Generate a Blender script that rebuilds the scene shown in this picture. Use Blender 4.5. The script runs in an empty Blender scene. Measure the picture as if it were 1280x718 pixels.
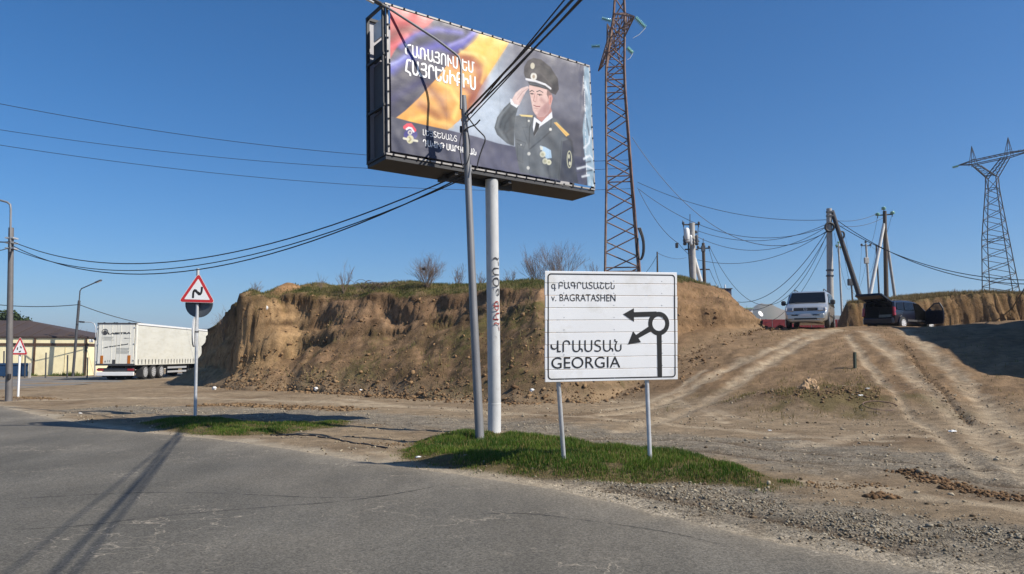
import bpy, math, random
import numpy as np
from mathutils import Vector, Matrix, Euler

random.seed(7)
RNG = np.random.default_rng(11)
scn = bpy.context.scene
COL = scn.collection

# ------------------------------------------------------------------ camera, sky, sun
CAM_Z, PITCH, FPX = 1.6, math.radians(5.33), 924.0
cam_d = bpy.data.cameras.new("camera")
cam = bpy.data.objects.new("camera", cam_d)
COL.objects.link(cam)
cam_d.sensor_width = 36.0
cam_d.lens = FPX / 1280 * 36.0
cam_d.clip_start = 0.1
cam_d.clip_end = 12000
cam.location = (0, 0, CAM_Z)
cam.rotation_euler = (math.pi / 2 + PITCH, 0, 0)
scn.camera = cam

SUN = Vector((1.03, -0.43, 1.0)).normalized()          # towards the sun
SUN_EL = math.asin(SUN.z)
SUN_AZ = math.atan2(SUN.x, SUN.y)
world = bpy.data.worlds.new("World")
scn.world = world
world.use_nodes = True
wn = world.node_tree.nodes
wl = world.node_tree.links
bg = wn["Background"]
sky = wn.new("ShaderNodeTexSky")
sky.sky_type = 'NISHITA'
sky.sun_disc = False
sky.sun_elevation = SUN_EL
sky.sun_rotation = SUN_AZ
sky.altitude = 600
sky.air_density = 1.0
sky.dust_density = 0.8
sky.ozone_density = 7.0
hsv = wn.new("ShaderNodeHueSaturation")
hsv.inputs["Saturation"].default_value = 1.22
wl.new(sky.outputs[0], hsv.inputs["Color"])
wl.new(hsv.outputs[0], bg.inputs[0])
bg.inputs[1].default_value = 0.088
sun_d = bpy.data.lights.new("sun", 'SUN')
sun_d.energy = 4.8
sun_d.angle = math.radians(0.5)
sun_d.color = (1.0, 0.93, 0.82)
sun = bpy.data.objects.new("sun", sun_d)
COL.objects.link(sun)
sun.rotation_euler = SUN.to_track_quat('Z', 'Y').to_euler()
scn.view_settings.view_transform = 'Standard'
scn.view_settings.look = 'None'
scn.view_settings.exposure = 0.45
scn.view_settings.gamma = 1.0

# ------------------------------------------------------------------ numpy noise
_perm = RNG.permutation(512)
_g2 = np.stack([np.cos(np.arange(512) * 2.39996), np.sin(np.arange(512) * 2.39996)], -1)
def _h(ix, iy, s=0):
    return _perm[(_perm[(ix + s) & 511] + iy) & 511]
def noise2(x, y, s=0):
    x = np.asarray(x, float); y = np.asarray(y, float)
    ix = np.floor(x).astype(int); iy = np.floor(y).astype(int)
    fx = x - ix; fy = y - iy
    u = fx * fx * fx * (fx * (fx * 6 - 15) + 10); v = fy * fy * fy * (fy * (fy * 6 - 15) + 10)
    def gd(dx, dy):
        g = _g2[_h(ix + dx, iy + dy, s)]
        return g[..., 0] * (fx - dx) + g[..., 1] * (fy - dy)
    a = gd(0, 0) * (1 - u) + gd(1, 0) * u
    b = gd(0, 1) * (1 - u) + gd(1, 1) * u
    return (a * (1 - v) + b * v) * 1.4
def fbm(x, y, o=4, s=0, gain=.5):
    t = 0; a = 1.0; f = 1.0
    for i in range(o):
        t = t + a * noise2(x * f, y * f, s + i * 17); a *= gain; f *= 2.03
    return t
def sstep(t):
    t = np.clip(t, 0, 1); return t * t * (3 - 2 * t)
def seg_dist(x, y, pts):
    """distance to a polyline and the arc position (0..1) of the nearest point"""
    best = np.full(np.shape(x), 1e9); pos = np.zeros(np.shape(x)); n = len(pts) - 1
    for i in range(n):
        ax, ay = pts[i][0], pts[i][1]; bx, by = pts[i + 1][0], pts[i + 1][1]
        dx, dy = bx - ax, by - ay; L = dx * dx + dy * dy + 1e-9
        t = np.clip(((x - ax) * dx + (y - ay) * dy) / L, 0, 1)
        d = np.hypot(x - ax - t * dx, y - ay - t * dy)
        m = d < best; best = np.where(m, d, best); pos = np.where(m, (i + t) / n, pos)
    return best, pos
def in_poly(x, y, poly):
    r = np.zeros(np.shape(x), bool); n = len(poly)
    for i in range(n):
        x1, y1 = poly[i][0], poly[i][1]; x2, y2 = poly[(i + 1) % n][0], poly[(i + 1) % n][1]
        if y1 == y2: continue
        c = ((y1 > y) != (y2 > y)) & (x < (x2 - x1) * (y - y1) / (y2 - y1) + x1)
        r ^= c
    return r
def poly_sd(x, y, poly):
    d, _ = seg_dist(x, y, list(poly) + [poly[0]])
    return np.where(in_poly(x, y, poly), d, -d)
def smooth_poly(pts, it=2, closed=False):
    pts = [tuple(p) for p in pts]
    for _ in range(it):
        q = [] if closed else [pts[0]]
        m = len(pts) if closed else len(pts) - 1
        for i in range(m):
            a, b = pts[i], pts[(i + 1) % len(pts)]
            q.append(tuple(.75 * p + .25 * r for p, r in zip(a, b)))
            q.append(tuple(.25 * p + .75 * r for p, r in zip(a, b)))
        if not closed: q.append(pts[-1])
        pts = q
    return pts

# ------------------------------------------------------------------ survey helpers: bearings read off the photograph
CP, SP = math.cos(PITCH), math.sin(PITCH)
def ray(px, py):
    a = (px - 640) / FPX; b = (359 - py) / FPX
    return Vector((a, CP - b * SP, SP + b * CP))
def at(px, py, Y):
    d = ray(px, py); return Vector((0, 0, CAM_Z)) + d * (Y / d.y)
def atz(px, py, z=0.0):
    d = ray(px, py); return Vector((0, 0, CAM_Z)) + d * ((z - CAM_Z) / d.z)

# ------------------------------------------------------------------ terrain heights
ROAD_EDGE_PX = [(-420, 468), (-160, 486), (-20, 503), (90, 528), (170, 540), (240, 545), (330, 556), (420, 570), (480, 579), (560, 590), (640, 602),
                (700, 612), (770, 628), (850, 648), (940, 669), (1025, 686), (1092, 699), (1190, 714), (1290, 731), (1500, 768)]
ROAD_EDGE = [atz(x, y)[:2] for x, y in ROAD_EDGE_PX]
ROAD_EDGE = smooth_poly(ROAD_EDGE, 2)
APRON = [(-24, 60), (-22.6, 51), (-20.6, 45), (-18.0, 41), (-14.6, 37.0), (-11.5, 34.4), (-8, 34.5), (-12, 40), (-17, 50), (-19, 60)]
MESA_TOE = [(-24.0, 64), (-22.0, 53), (-20.8, 47.2), (-16.8, 41.6), (-13.5, 37.0), (-11.4, 35.0), (-7.2, 32.0), (-3.0, 28.2), (-0.6, 25.6), (1.8, 24.6),
            (4.2, 27), (7.6, 30.8), (11.9, 34.9), (14.0, 39), (15.6, 46), (14.5, 56), (10, 63), (-5, 66)]
MESA_TOE = smooth_poly(MESA_TOE, 1, True)
def ramp_h(x, y):
    yt = np.interp(x, [1, 6, 9, 12, 15, 20, 30], [26, 22.5, 19.6, 17, 15.5, 14.5, 14])
    yp = np.interp(x, [3, 9, 14, 20, 30], [38.5, 37.2, 36.4, 35.6, 34])
    t = (y - yt) / (yp - yt)
    tc = np.clip(t, 0, 1)
    r = .55 * tc + .45 * sstep(tc)
    r = np.where(t > .86, r + 0, r)
    z = 3.0 * r * sstep((x - 1) / 6.5)
    z = z + .45 * sstep((x - 20) / 8) * sstep((y - 28) / 8)
    # past the plateau the ground falls away again far off
    z = z * (1 - .35 * sstep((y - 90) / 60))
    return z
HUMP = (8.6, 21.6)
def base_h(x, y):
    x = np.asarray(x, float); y = np.asarray(y, float)
    z = ramp_h(x, y)
    z = z + .42 * np.exp(-(((x - HUMP[0]) / 2.6) ** 2 + ((y - HUMP[1]) / 1.5) ** 2) ** 1.3)
    return z
def ground_h(x, y, fine=True):
    x = np.asarray(x, float); y = np.asarray(y, float)
    z = base_h(x, y)
    rd = road_side(x, y)                      # >0 on the dirt side, metres
    k = sstep(rd / 1.2)
    far = 1 / (1 + np.maximum(y - 40, 0) / 30)
    z = z + k * far * (.05 * fbm(x * .35, y * .35, 3, 3) + .022 * fbm(x * 1.3, y * 1.3, 3, 9))
    on_ramp = sstep((base_h(x, y) - .05) / .6)
    z = z + on_ramp * far * (.10 * fbm(x * .5, y * .5, 4, 21))
    if fine:
        z = z + k * far * .012 * fbm(x * 5, y * 5, 3, 31)
    z = z - .022 * (1 - sstep(rd / .35)) + .0 * k
    # the verges under the grass are a little proud
    z = z + .10 * sstep(poly_sd(x, y, GRASS_A) / .5) + .05 * sstep(poly_sd(x, y, GRASS_B) / .5)
    for (pl, w, dep) in RUTS:
        d, _ = seg_dist(x, y, pl)
        z = z - dep * np.exp(-(d / w) ** 2) + dep * .45 * np.exp(-((d - 1.9 * w) / (w * .7)) ** 2)
    return z
def road_side(x, y):
    """signed distance to the asphalt edge, positive on the earth side"""
    d, _ = seg_dist(x, y, ROAD_EDGE)
    far = [(-900, 900)]
    poly = list(ROAD_EDGE) + [(60, ROAD_EDGE[-1][1] - 30), (60, 1500), (-1500, 1500), (-1500, ROAD_EDGE[0][1])]
    return np.where(in_poly(x, y, poly), d, -d)
GRASS_A_PX = [(500, 562), (520, 551), (560, 546), (600, 543), (660, 545), (710, 551), (760, 557), (820, 564), (870, 571), (915, 582), (960, 596), (1003, 607), (955, 611),
              (890, 606), (820, 604), (740, 602), (680, 600), (600, 589), (545, 583), (505, 573)]
GRASS_B_PX = [(176, 530), (205, 525), (250, 521), (300, 527), (345, 531), (400, 528), (440, 527), (434, 534), (395, 537), (370, 541), (330, 544), (290, 545), (240, 543), (205, 538)]
GRASS_A = [atz(x, y)[:2] for x, y in GRASS_A_PX]
GRASS_B = [atz(x, y)[:2] for x, y in GRASS_B_PX]
RUTS = []
def G(px, py):
    """where the bearing through a photograph point meets the ground"""
    d = ray(px, py); o = Vector((0, 0, CAM_Z)); d = d / d.y
    Y = np.arange(4, 140, .05)
    X = d.x * Y; Z = CAM_Z + d.z * Y
    hh = base_h(X, Y)
    i = np.argmax(Z < hh)
    if Z[i] >= hh[i]: i = len(Y) - 1
    return (float(X[i]), float(Y[i]))
def GP(L): return smooth_poly([G(x, y) for x, y in L], 1)
TRACKS = [  # (polyline, half width)
    (GP([(740, 522), (850, 492), (905, 466), (960, 440), (1003, 420), (1040, 412)]), .35),
    (GP([(780, 540), (880, 505), (930, 472), (975, 447), (1015, 424), (1050, 412)]), .35),
    (GP([(1078, 414), (1110, 440), (1150, 480), (1200, 520), (1262, 572), (1330, 620)]), .38),
    (GP([(1128, 412), (1178, 452), (1222, 495), (1290, 548), (1360, 600)]), .38),
    (GP([(1060, 420), (1075, 445), (1120, 490), (1170, 540), (1240, 600)]), .20),
    (GP([(430, 500), (560, 512), (700, 522), (850, 532), (980, 545), (1100, 552)]), .30),
    (GP([(-100, 508), (60, 500), (200, 497), (330, 500), (520, 508), (640, 518)]), .55),
    (GP([(470, 565), (560, 588), (700, 606), (780, 622)]), .18),
    (GP([(1010, 556), (1090, 546), (1170, 546)]), .40),
    (GP([(740, 502), (800, 503), (860, 510), (930, 524)]), .22),
    (GP([(880, 462), (858, 482), (815, 502), (760, 512)]), .22),
    (GP([(845, 500), (880, 512), (905, 528)]), .2),
    (GP([(980, 605), (1060, 607), (1150, 622), (1290, 640)]), .3),
]
RUTS = [(t[0], t[1] * .55, .035) for t in TRACKS[:5]] + [
    (GP([(1126, 430), (1138, 442), (1150, 462), (1166, 478), (1186, 500), (1216, 530)]), .06, .05),
    (GP([(650, 560), (850, 560), (1050, 585), (1290, 612)]), .12, .03),
    (GP([(650, 550), (850, 548), (1050, 570), (1290, 592)]), .12, .03),
    (GP([(760, 612), (860, 628), (1000, 655), (1140, 690)]), .15, .04),
]
def gz(x, y): return float(ground_h(np.array([x]), np.array([y]))[0])
def onground(px, py, dz=0.0):
    x, y = G(px, py); return Vector((x, y, gz(x, y) + dz))

# ------------------------------------------------------------------ object helpers
def tag(o, label=None, cat=None, group=None, kind=None):
    if label: o["label"] = label
    if cat: o["category"] = cat
    if group: o["group"] = group
    if kind: o["kind"] = kind
    return o
def empty(name, loc=(0, 0, 0), rz=0.0, label=None, cat=None, group=None):
    o = bpy.data.objects.new(name, None); COL.objects.link(o)
    o.location = loc; o.rotation_euler = (0, 0, rz); o.empty_display_size = .2
    return tag(o, label, cat, group)
def copy_tree(o, parent=None):
    c = o.copy(); COL.objects.link(c); c.parent = parent
    for ch in list(o.children): copy_tree(ch, c)
    return c
def np_mesh(name, V, F, mat=None, parent=None, smooth=False, col=None, loc=None):
    V = np.asarray(V, np.float32); F = np.asarray(F, np.int32); k = F.shape[1]
    me = bpy.data.meshes.new(name)
    me.vertices.add(len(V)); me.vertices.foreach_set("co", V.ravel())
    me.loops.add(F.size); me.loops.foreach_set("vertex_index", F.ravel())
    me.polygons.add(len(F)); me.polygons.foreach_set("loop_start", np.arange(0, F.size, k, dtype=np.int32))
    me.update(calc_edges=True)
    if smooth: me.polygons.foreach_set("use_smooth", np.ones(len(F), bool))
    if col is not None:
        for nm, c in (col.items() if isinstance(col, dict) else [("Col", col)]):
            a = me.color_attributes.new(nm, 'FLOAT_COLOR', 'POINT')
            c = np.asarray(c, np.float32)
            if c.shape[1] == 3: c = np.concatenate([c, np.ones((len(c), 1), np.float32)], 1)
            a.data.foreach_set("color", c.ravel())
    o = bpy.data.objects.new(name, me); COL.objects.link(o)
    if mat: me.materials.append(mat)
    if parent: o.parent = parent
    if loc is not None: o.location = loc
    return o
def grid_faces(nu, nv):
    i = np.arange(nu - 1)[:, None] * nv + np.arange(nv - 1)[None, :]
    return np.stack([i, i + nv, i + nv + 1, i + 1], -1).reshape(-1, 4)
class MB:
    """collects simple shapes for ONE mesh"""
    def __init__(s): s.v = []; s.f = []
    def add(s, vs, fs):
        b = len(s.v); s.v += [tuple(v) for v in vs]; s.f += [tuple(b + i for i in f) for f in fs]; return s
    def box(s, c, size, rot=None, bev=0.0):
        hx, hy, hz = size[0] / 2, size[1] / 2, size[2] / 2
        c = Vector(c); R = rot or Matrix.Identity(3)
        if bev <= 0:
            vs = [(x, y, z) for x in (-hx, hx) for y in (-hy, hy) for z in (-hz, hz)]
            fs = [(0, 1, 3, 2), (4, 6, 7, 5), (0, 4, 5, 1), (2, 3, 7, 6), (0, 2, 6, 4), (1, 5, 7, 3)]
            return s.add([c + R @ Vector(v) for v in vs], fs)
        b = min(bev, hx * .9, hy * .9, hz * .9)
        vs = []; idx = {}
        for x in (-1, 1):
            for y in (-1, 1):
                for z in (-1, 1):
                    for k in range(3):
                        p = [x * (hx - b), y * (hy - b), z * (hz - b)]
                        p[k] = (x * hx, y * hy, z * hz)[k]
                        idx[(x, y, z, k)] = len(vs); vs.append(c + R @ Vector(p))
        fs = []
        for k in range(3):
            a, d = [(1, 2), (2, 0), (0, 1)][k]
            for sg in (-1, 1):
                q = []
                for (p1, p2) in ((-1, -1), (1, -1), (1, 1), (-1, 1)):
                    key = [0, 0, 0]; key[k] = sg; key[a] = p1; key[d] = p2
                    q.append(idx[(*key, k)])
                fs.append(q if sg > 0 else q[::-1])
        for k in range(3):      # edges along axis k
            a, d = [(1, 2), (2, 0), (0, 1)][k]
            for sa in (-1, 1):
                for sd in (-1, 1):
                    k0 = [0, 0, 0]; k0[a] = sa; k0[d] = sd
                    lo = list(k0); lo[k] = -1; hi = list(k0); hi[k] = 1
                    q = [idx[(*lo, a)], idx[(*hi, a)], idx[(*hi, d)], idx[(*lo, d)]]
                    fs.append(q if sa * sd < 0 else q[::-1])
        for x in (-1, 1):
            for y in (-1, 1):
                for z in (-1, 1):
                    q = [idx[(x, y, z, 0)], idx[(x, y, z, 1)], idx[(x, y, z, 2)]]
                    fs.append(q if x * y * z > 0 else q[::-1])
        return s.add(vs, fs)
    def tube(s, pts, r, n=8, cap=True, flat=1.0):
        pts = [Vector(p) for p in pts]
        rs = r if isinstance(r, (list, tuple)) else [r] * len(pts)
        b = len(s.v); up = None
        for i, p in enumerate(pts):
            t = (pts[min(i + 1, len(pts) - 1)] - pts[max(i - 1, 0)])
            if t.length < 1e-9: t = Vector((0, 0, 1))
            t.normalize()
            if up is None:
                up = Vector((0, 0, 1)) if abs(t.z) < .9 else Vector((1, 0, 0))
            a = t.cross(up).normalized(); c = a.cross(t).normalized(); up = c
            for k in range(n):
                w = 2 * math.pi * k / n
                s.v.append(tuple(p + (a * math.cos(w) + c * math.sin(w) * flat) * rs[i]))
        for i in range(len(pts) - 1):
            for k in range(n):
                k2 = (k + 1) % n
                s.f.append((b + i * n + k, b + i * n + k2, b + (i + 1) * n + k2, b + (i + 1) * n + k))
        if cap:
            e0 = [s.v[b + k] for k in range(n)]; e1 = [s.v[b + (len(pts) - 1) * n + k] for k in range(n)]; c0 = len(s.v); s.v += e0 + e1
            s.f.append(tuple(c0 + k for k in range(n))[::-1]); s.f.append(tuple(c0 + n + k for k in range(n)))
        return s
    def prism(s, poly, fn, t0, t1):
        """poly of 2D points, fn(a, b, t) -> 3D, between depths t0 and t1"""
        n = len(poly); vs = [fn(a, b, t0) for a, b in poly] + [fn(a, b, t1) for a, b in poly]
        fs = [tuple(range(n))[::-1], tuple(range(n, 2 * n))] + [(i, (i + 1) % n, n + (i + 1) % n, n + i) for i in range(n)]
        return s.add(vs, fs)
    def ring(s, poly_o, poly_i, fn, t0, t1):
        n = len(poly_o)
        vs = [fn(a, b, t) for t in (t0, t1) for P in (poly_o, poly_i) for a, b in P]
        fs = []
        for i in range(n):
            j = (i + 1) % n
            fs += [(2 * n + i, 2 * n + j, 3 * n + j, 3 * n + i), (i, n + i, n + j, j), (i, j, 2 * n + j, 2 * n + i), (n + i, 3 * n + i, 3 * n + j, n + j)]
        return s.add(vs, fs)
    def lathe(s, prof, c, axis='z', n=20):
        """prof: (radius, height)"""
        b = len(s.v); c = Vector(c)
        for r, h in prof:
            for k in range(n):
                w = 2 * math.pi * k / n; x, y = r * math.cos(w), r * math.sin(w)
                s.v.append(tuple(c + (Vector((x, y, h)) if axis == 'z' else Vector((x, h, y)) if axis == 'y' else Vector((h, x, y)))))
        for i in range(len(prof) - 1):
            for k in range(n):
                k2 = (k + 1) % n
                s.f.append((b + i * n + k, b + i * n + k2, b + (i + 1) * n + k2, b + (i + 1) * n + k))
        e0 = [s.v[b + k] for k in range(n)]; e1 = [s.v[b + (len(prof) - 1) * n + k] for k in range(n)]; c0 = len(s.v); s.v += e0 + e1
        s.f.append(tuple(c0 + k for k in range(n))[::-1]); s.f.append(tuple(c0 + n + k for k in range(n)))
        return s
    def build(s, name, mat, parent=None, smooth=False, base=None, label=None):
        me = bpy.data.meshes.new(name)
        v = s.v if base is None else [(a - base[0], b - base[1], c - base[2]) for a, b, c in s.v]
        me.from_pydata(v, [], s.f); me.update()
        import bmesh
        bm = bmesh.new(); bm.from_mesh(me); bmesh.ops.recalc_face_normals(bm, faces=bm.faces[:]); bm.to_mesh(me); bm.free()
        if smooth:
            for p in me.polygons: p.use_smooth = len(p.vertices) == 4
        if mat: me.materials.append(mat)
        o = bpy.data.objects.new(name, me); COL.objects.link(o)
        if parent: o.parent = parent
        if label: o["label"] = label
        return o
def circ(cx, cy, rx, ry=None, n=24, a0=0, a1=2 * math.pi):
    ry = rx if ry is None else ry
    full = abs(a1 - a0 - 2 * math.pi) < 1e-6
    m = n if full else n + 1
    return [(cx + rx * math.cos(a0 + (a1 - a0) * i / n), cy + ry * math.sin(a0 + (a1 - a0) * i / n)) for i in range(m)]
def txt(name, body, mat, parent, frame, box, bold=0.0, shear=0.0, ext=.002, warp=None):
    """lettering fitted into box=(u0,v0,u1,v1); frame(u,v,t)->3D"""
    from mathutils.geometry import tessellate_polygon
    cu = bpy.data.curves.new(name, 'FONT'); cu.body = body; cu.size = 1; cu.resolution_u = 4; cu.shear = shear; cu.fill_mode = 'NONE'
    tmp = bpy.data.objects.new(name, cu); COL.objects.link(tmp)
    dg = bpy.context.evaluated_depsgraph_get(); dg.update()
    me0 = bpy.data.meshes.new_from_object(tmp.evaluated_get(dg))
    pts = [tuple(q_.co)[:2] for q_ in me0.vertices]; nb = {}
    for e in me0.edges:
        i, j = e.vertices; nb.setdefault(i, []).append(j); nb.setdefault(j, []).append(i)
    seen = set(); loops = []
    for s0 in range(len(pts)):           # contours in vertex order keep the font's winding
        if s0 in seen or len(nb.get(s0, ())) < 2: continue
        lp_ = [s0]; seen.add(s0); cur = s0 + 1 if (s0 + 1) in nb[s0] else nb[s0][0]; prev = s0
        while cur != s0 and cur not in seen:
            lp_.append(cur); seen.add(cur); nx = [k for k in nb[cur] if k != prev]
            prev = cur; cur = nx[0] if nx else s0
        if len(lp_) > 2: loops.append([pts[k] for k in lp_])
    bpy.data.objects.remove(tmp); bpy.data.curves.remove(cu); bpy.data.meshes.remove(me0)
    if not loops: return None
    area = lambda L: sum(L[i][0] * L[(i + 1) % len(L)][1] - L[(i + 1) % len(L)][0] * L[i][1] for i in range(len(L))) / 2
    ars = [area(L) for L in loops]; sg = 1 if ars[int(np.argmax(np.abs(ars)))] > 0 else -1
    outers = [i for i, a_ in enumerate(ars) if a_ * sg > 0]; holes = {i: [] for i in outers}
    for i, a_ in enumerate(ars):
        if a_ * sg > 0: continue
        c_ = [o for o in outers if abs(ars[o]) > abs(a_) and in_poly(np.array(loops[i][0][0]), np.array(loops[i][0][1]), loops[o])]
        if c_: holes[min(c_, key=lambda o: abs(ars[o]))].append(i)
    V2, f, lay_ = [], [], []
    for k, o in enumerate(outers):
        rings = [loops[o]] + [loops[h] for h in holes[o]]
        tri = tessellate_polygon([[Vector((x, y, 0)) for x, y in r] for r in rings]); b0 = len(V2)
        for r in rings: V2 += r; lay_ += [k % 3] * len(r)
        f += [(b0 + i, b0 + j, b0 + l) for i, j, l in tri]
    v = np.array(V2); lay_ = np.array(lay_)
    mn = v.min(0); mx = v.max(0)
    u = box[0] + (v[:, 0] - mn[0]) / (mx[0] - mn[0] + 1e-9) * (box[2] - box[0])
    w = box[1] + (v[:, 1] - mn[1]) / (mx[1] - mn[1] + 1e-9) * (box[3] - box[1])
    m = MB(); hgt = abs(box[3] - box[1]); wid = abs(box[2] - box[0])
    offs = [(0, 0)] if not bold else [(dx * bold, dy * bold * .4) for dx in (-1, 0, 1) for dy in (-1, 1)]
    for i, (dx, dy) in enumerate(offs): m.add([frame(a + dx, b + dy, ext + i * .0007 + l_ * .0002) for a, b, l_ in zip(u, w, lay_)], f)
    o = m.build(name, mat, parent)
    return o

# ------------------------------------------------------------------ materials
def srgb(r, g, b, k=1.0):
    f = lambda c: ((c / 255 + .055) / 1.055) ** 2.4 if c > 10 else c / 255 / 12.92
    return (f(r) * k, f(g) * k, f(b) * k)
def mat(name, col, rough=.6, metal=0.0, var=.12, scale=6.0, bump=0.0, bscale=40.0, vcol=None, col2=None, c2scale=3.0, c2thr=.55, c2soft=.1, coat=0.0, spec=.5, trans=0.0, stretch=None, alpha=1.0):
    m = bpy.data.materials.new(name); m.use_nodes = True
    nt = m.node_tree; N = nt.nodes; L = nt.links; b = N["Principled BSDF"]
    tc = N.new("ShaderNodeTexCoord")
    co = tc.outputs["Object"]
    if stretch:
        mp = N.new("ShaderNodeMapping"); mp.inputs["Scale"].default_value = stretch; L.new(co, mp.inputs[0]); co = mp.outputs[0]
    if vcol:
        a = N.new("ShaderNodeVertexColor"); a.layer_name = vcol; base = a.outputs["Color"]
    else:
        r = N.new("ShaderNodeRGB"); r.outputs[0].default_value = (*col, 1); base = r.outputs[0]
    if col2:
        n2 = N.new("ShaderNodeTexNoise"); n2.inputs["Scale"].default_value = c2scale; n2.inputs["Detail"].default_value = 8; n2.inputs["Roughness"].default_value = .65
        L.new(co, n2.inputs["Vector"])
        mr = N.new("ShaderNodeMapRange"); mr.inputs[1].default_value = c2thr - c2soft; mr.inputs[2].default_value = c2thr + c2soft
        L.new(n2.outputs["Fac"], mr.inputs[0])
        mx = N.new("ShaderNodeMix"); mx.data_type = 'RGBA'; L.new(mr.outputs[0], mx.inputs[0]); L.new(base, mx.inputs[6]); mx.inputs[7].default_value = (*col2, 1)
        base = mx.outputs[2]
    if var:
        n = N.new("ShaderNodeTexNoise"); n.inputs["Scale"].default_value = scale; n.inputs["Detail"].default_value = 6; n.inputs["Roughness"].default_value = .6
        L.new(co, n.inputs["Vector"])
        mr = N.new("ShaderNodeMapRange"); mr.inputs[1].default_value = .25; mr.inputs[2].default_value = .75; mr.inputs[3].default_value = 1 - var; mr.inputs[4].default_value = 1 + var
        L.new(n.outputs["Fac"], mr.inputs[0])
        hs = N.new("ShaderNodeVectorMath"); hs.operation = 'SCALE'; L.new(base, hs.inputs[0]); L.new(mr.outputs[0], hs.inputs["Scale"]); base = hs.outputs[0]
        rr = N.new("ShaderNodeMapRange"); rr.inputs[3].default_value = max(rough - .1, .03); rr.inputs[4].default_value = min(rough + .12, 1)
        L.new(n.outputs["Fac"], rr.inputs[0]); L.new(rr.outputs[0], b.inputs["Roughness"])
    else:
        b.inputs["Roughness"].default_value = rough
    L.new(base, b.inputs["Base Color"])
    b.inputs["Metallic"].default_value = metal
    b.inputs["Alpha"].default_value = alpha
    b.inputs["Specular IOR Level"].default_value = spec
    if coat: b.inputs["Coat Weight"].default_value = coat; b.inputs["Coat Roughness"].default_value = .08
    if bump:
        nb = N.new("ShaderNodeTexNoise"); nb.inputs["Scale"].default_value = bscale; nb.inputs["Detail"].default_value = 6
        L.new(co, nb.inputs["Vector"])
        bp = N.new("ShaderNodeBump"); bp.inputs["Strength"].default_value = 1.0; bp.inputs["Distance"].default_value = bump
        L.new(nb.outputs["Fac"], bp.inputs["Height"]); L.new(bp.outputs[0], b.inputs["Normal"])
    return m
def earth_mat(name, gravel_attr=True, fine=1.0):
    """colour comes from the Col attribute; grain, pebbles and relief are added here"""
    m = bpy.data.materials.new(name); m.use_nodes = True
    nt = m.node_tree; N = nt.nodes; L = nt.links; b = N["Principled BSDF"]
    tc = N.new("ShaderNodeTexCoord"); co = tc.outputs["Object"]
    a = N.new("ShaderNodeVertexColor"); a.layer_name = "Col"
    k = N.new("ShaderNodeVertexColor"); k.layer_name = "Mask"
    sep = N.new("ShaderNodeSeparateColor"); L.new(k.outputs["Color"], sep.inputs[0])
    def noise(sc, det=6, ro=.65):
        n = N.new("ShaderNodeTexNoise"); n.inputs["Scale"].default_value = sc; n.inputs["Detail"].default_value = det; n.inputs["Roughness"].default_value = ro
        L.new(co, n.inputs["Vector"]); return n.outputs["Fac"]
    def mr(x, a0, a1, b0, b1):
        r = N.new("ShaderNodeMapRange"); r.inputs[1].default_value = a0; r.inputs[2].default_value = a1; r.inputs[3].default_value = b0; r.inputs[4].default_value = b1
        L.new(x, r.inputs[0]); return r.outputs[0]
    def mth(op, x, y):
        q = N.new("ShaderNodeMath"); q.operation = op
        for i, w in enumerate((x, y)):
            if hasattr(w, "is_output"): L.new(w, q.inputs[i])
            else: q.inputs[i].default_value = w
        return q.outputs[0]
    g1 = mr(noise(3.0 * fine), .3, .7, .74, 1.24)
    g2 = mr(noise(22 * fine, 8, .8), .3, .7, .72, 1.28)
    vo = N.new("ShaderNodeTexVoronoi"); vo.inputs["Scale"].default_value = 34 * fine; L.new(co, vo.inputs["Vector"])
    vg = N.new("ShaderNodeSeparateColor"); L.new(vo.outputs["Color"], vg.inputs[0])
    peb = mr(vg.outputs[0], 0, 1, .62, 1.45)
    pebm = N.new("ShaderNodeMix"); pebm.data_type = 'FLOAT'; L.new(sep.outputs[0], pebm.inputs[0]); pebm.inputs[2].default_value = 1.0; L.new(peb, pebm.inputs[3])
    f = mth('MULTIPLY', mth('MULTIPLY', g1, g2), pebm.outputs[0])
    sc = N.new("ShaderNodeVectorMath"); sc.operation = 'SCALE'; L.new(a.outputs["Color"], sc.inputs[0]); L.new(f, sc.inputs["Scale"])
    L.new(sc.outputs[0], b.inputs["Base Color"])
    b.inputs["Roughness"].default_value = .95; b.inputs["Specular IOR Level"].default_value = .12
    n3 = noise(9 * fine, 10, .75); n4 = noise(60 * fine, 5, .7)
    h = mth('ADD', mth('MULTIPLY', n3, .075), mth('MULTIPLY', n4, .018))
    h = mth('ADD', h, mth('MULTIPLY', mth('MULTIPLY', vo.outputs["Distance"], -.02), sep.outputs[0]))
    bp = N.new("ShaderNodeBump"); bp.inputs["Distance"].default_value = 1.0; bp.inputs["Strength"].default_value = .9
    L.new(h, bp.inputs["Height"]); L.new(bp.outputs[0], b.inputs["Normal"])
    return m
def foliage_mat(name, rough=.7, tl=.35):
    m = bpy.data.materials.new(name); m.use_nodes = True
    nt = m.node_tree; N = nt.nodes; L = nt.links; b = N["Principled BSDF"]
    a = N.new("ShaderNodeVertexColor"); a.layer_name = "Col"; L.new(a.outputs["Color"], b.inputs["Base Color"])
    b.inputs["Roughness"].default_value = rough; b.inputs["Specular IOR Level"].default_value = .2
    t = N.new("ShaderNodeBsdfTranslucent"); L.new(a.outputs["Color"], t.inputs["Color"])
    mx = N.new("ShaderNodeMixShader"); mx.inputs[0].default_value = tl
    L.new(b.outputs[0], mx.inputs[1]); L.new(t.outputs[0], mx.inputs[2]); L.new(mx.outputs[0], N["Material Output"].inputs["Surface"])
    return m

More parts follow.
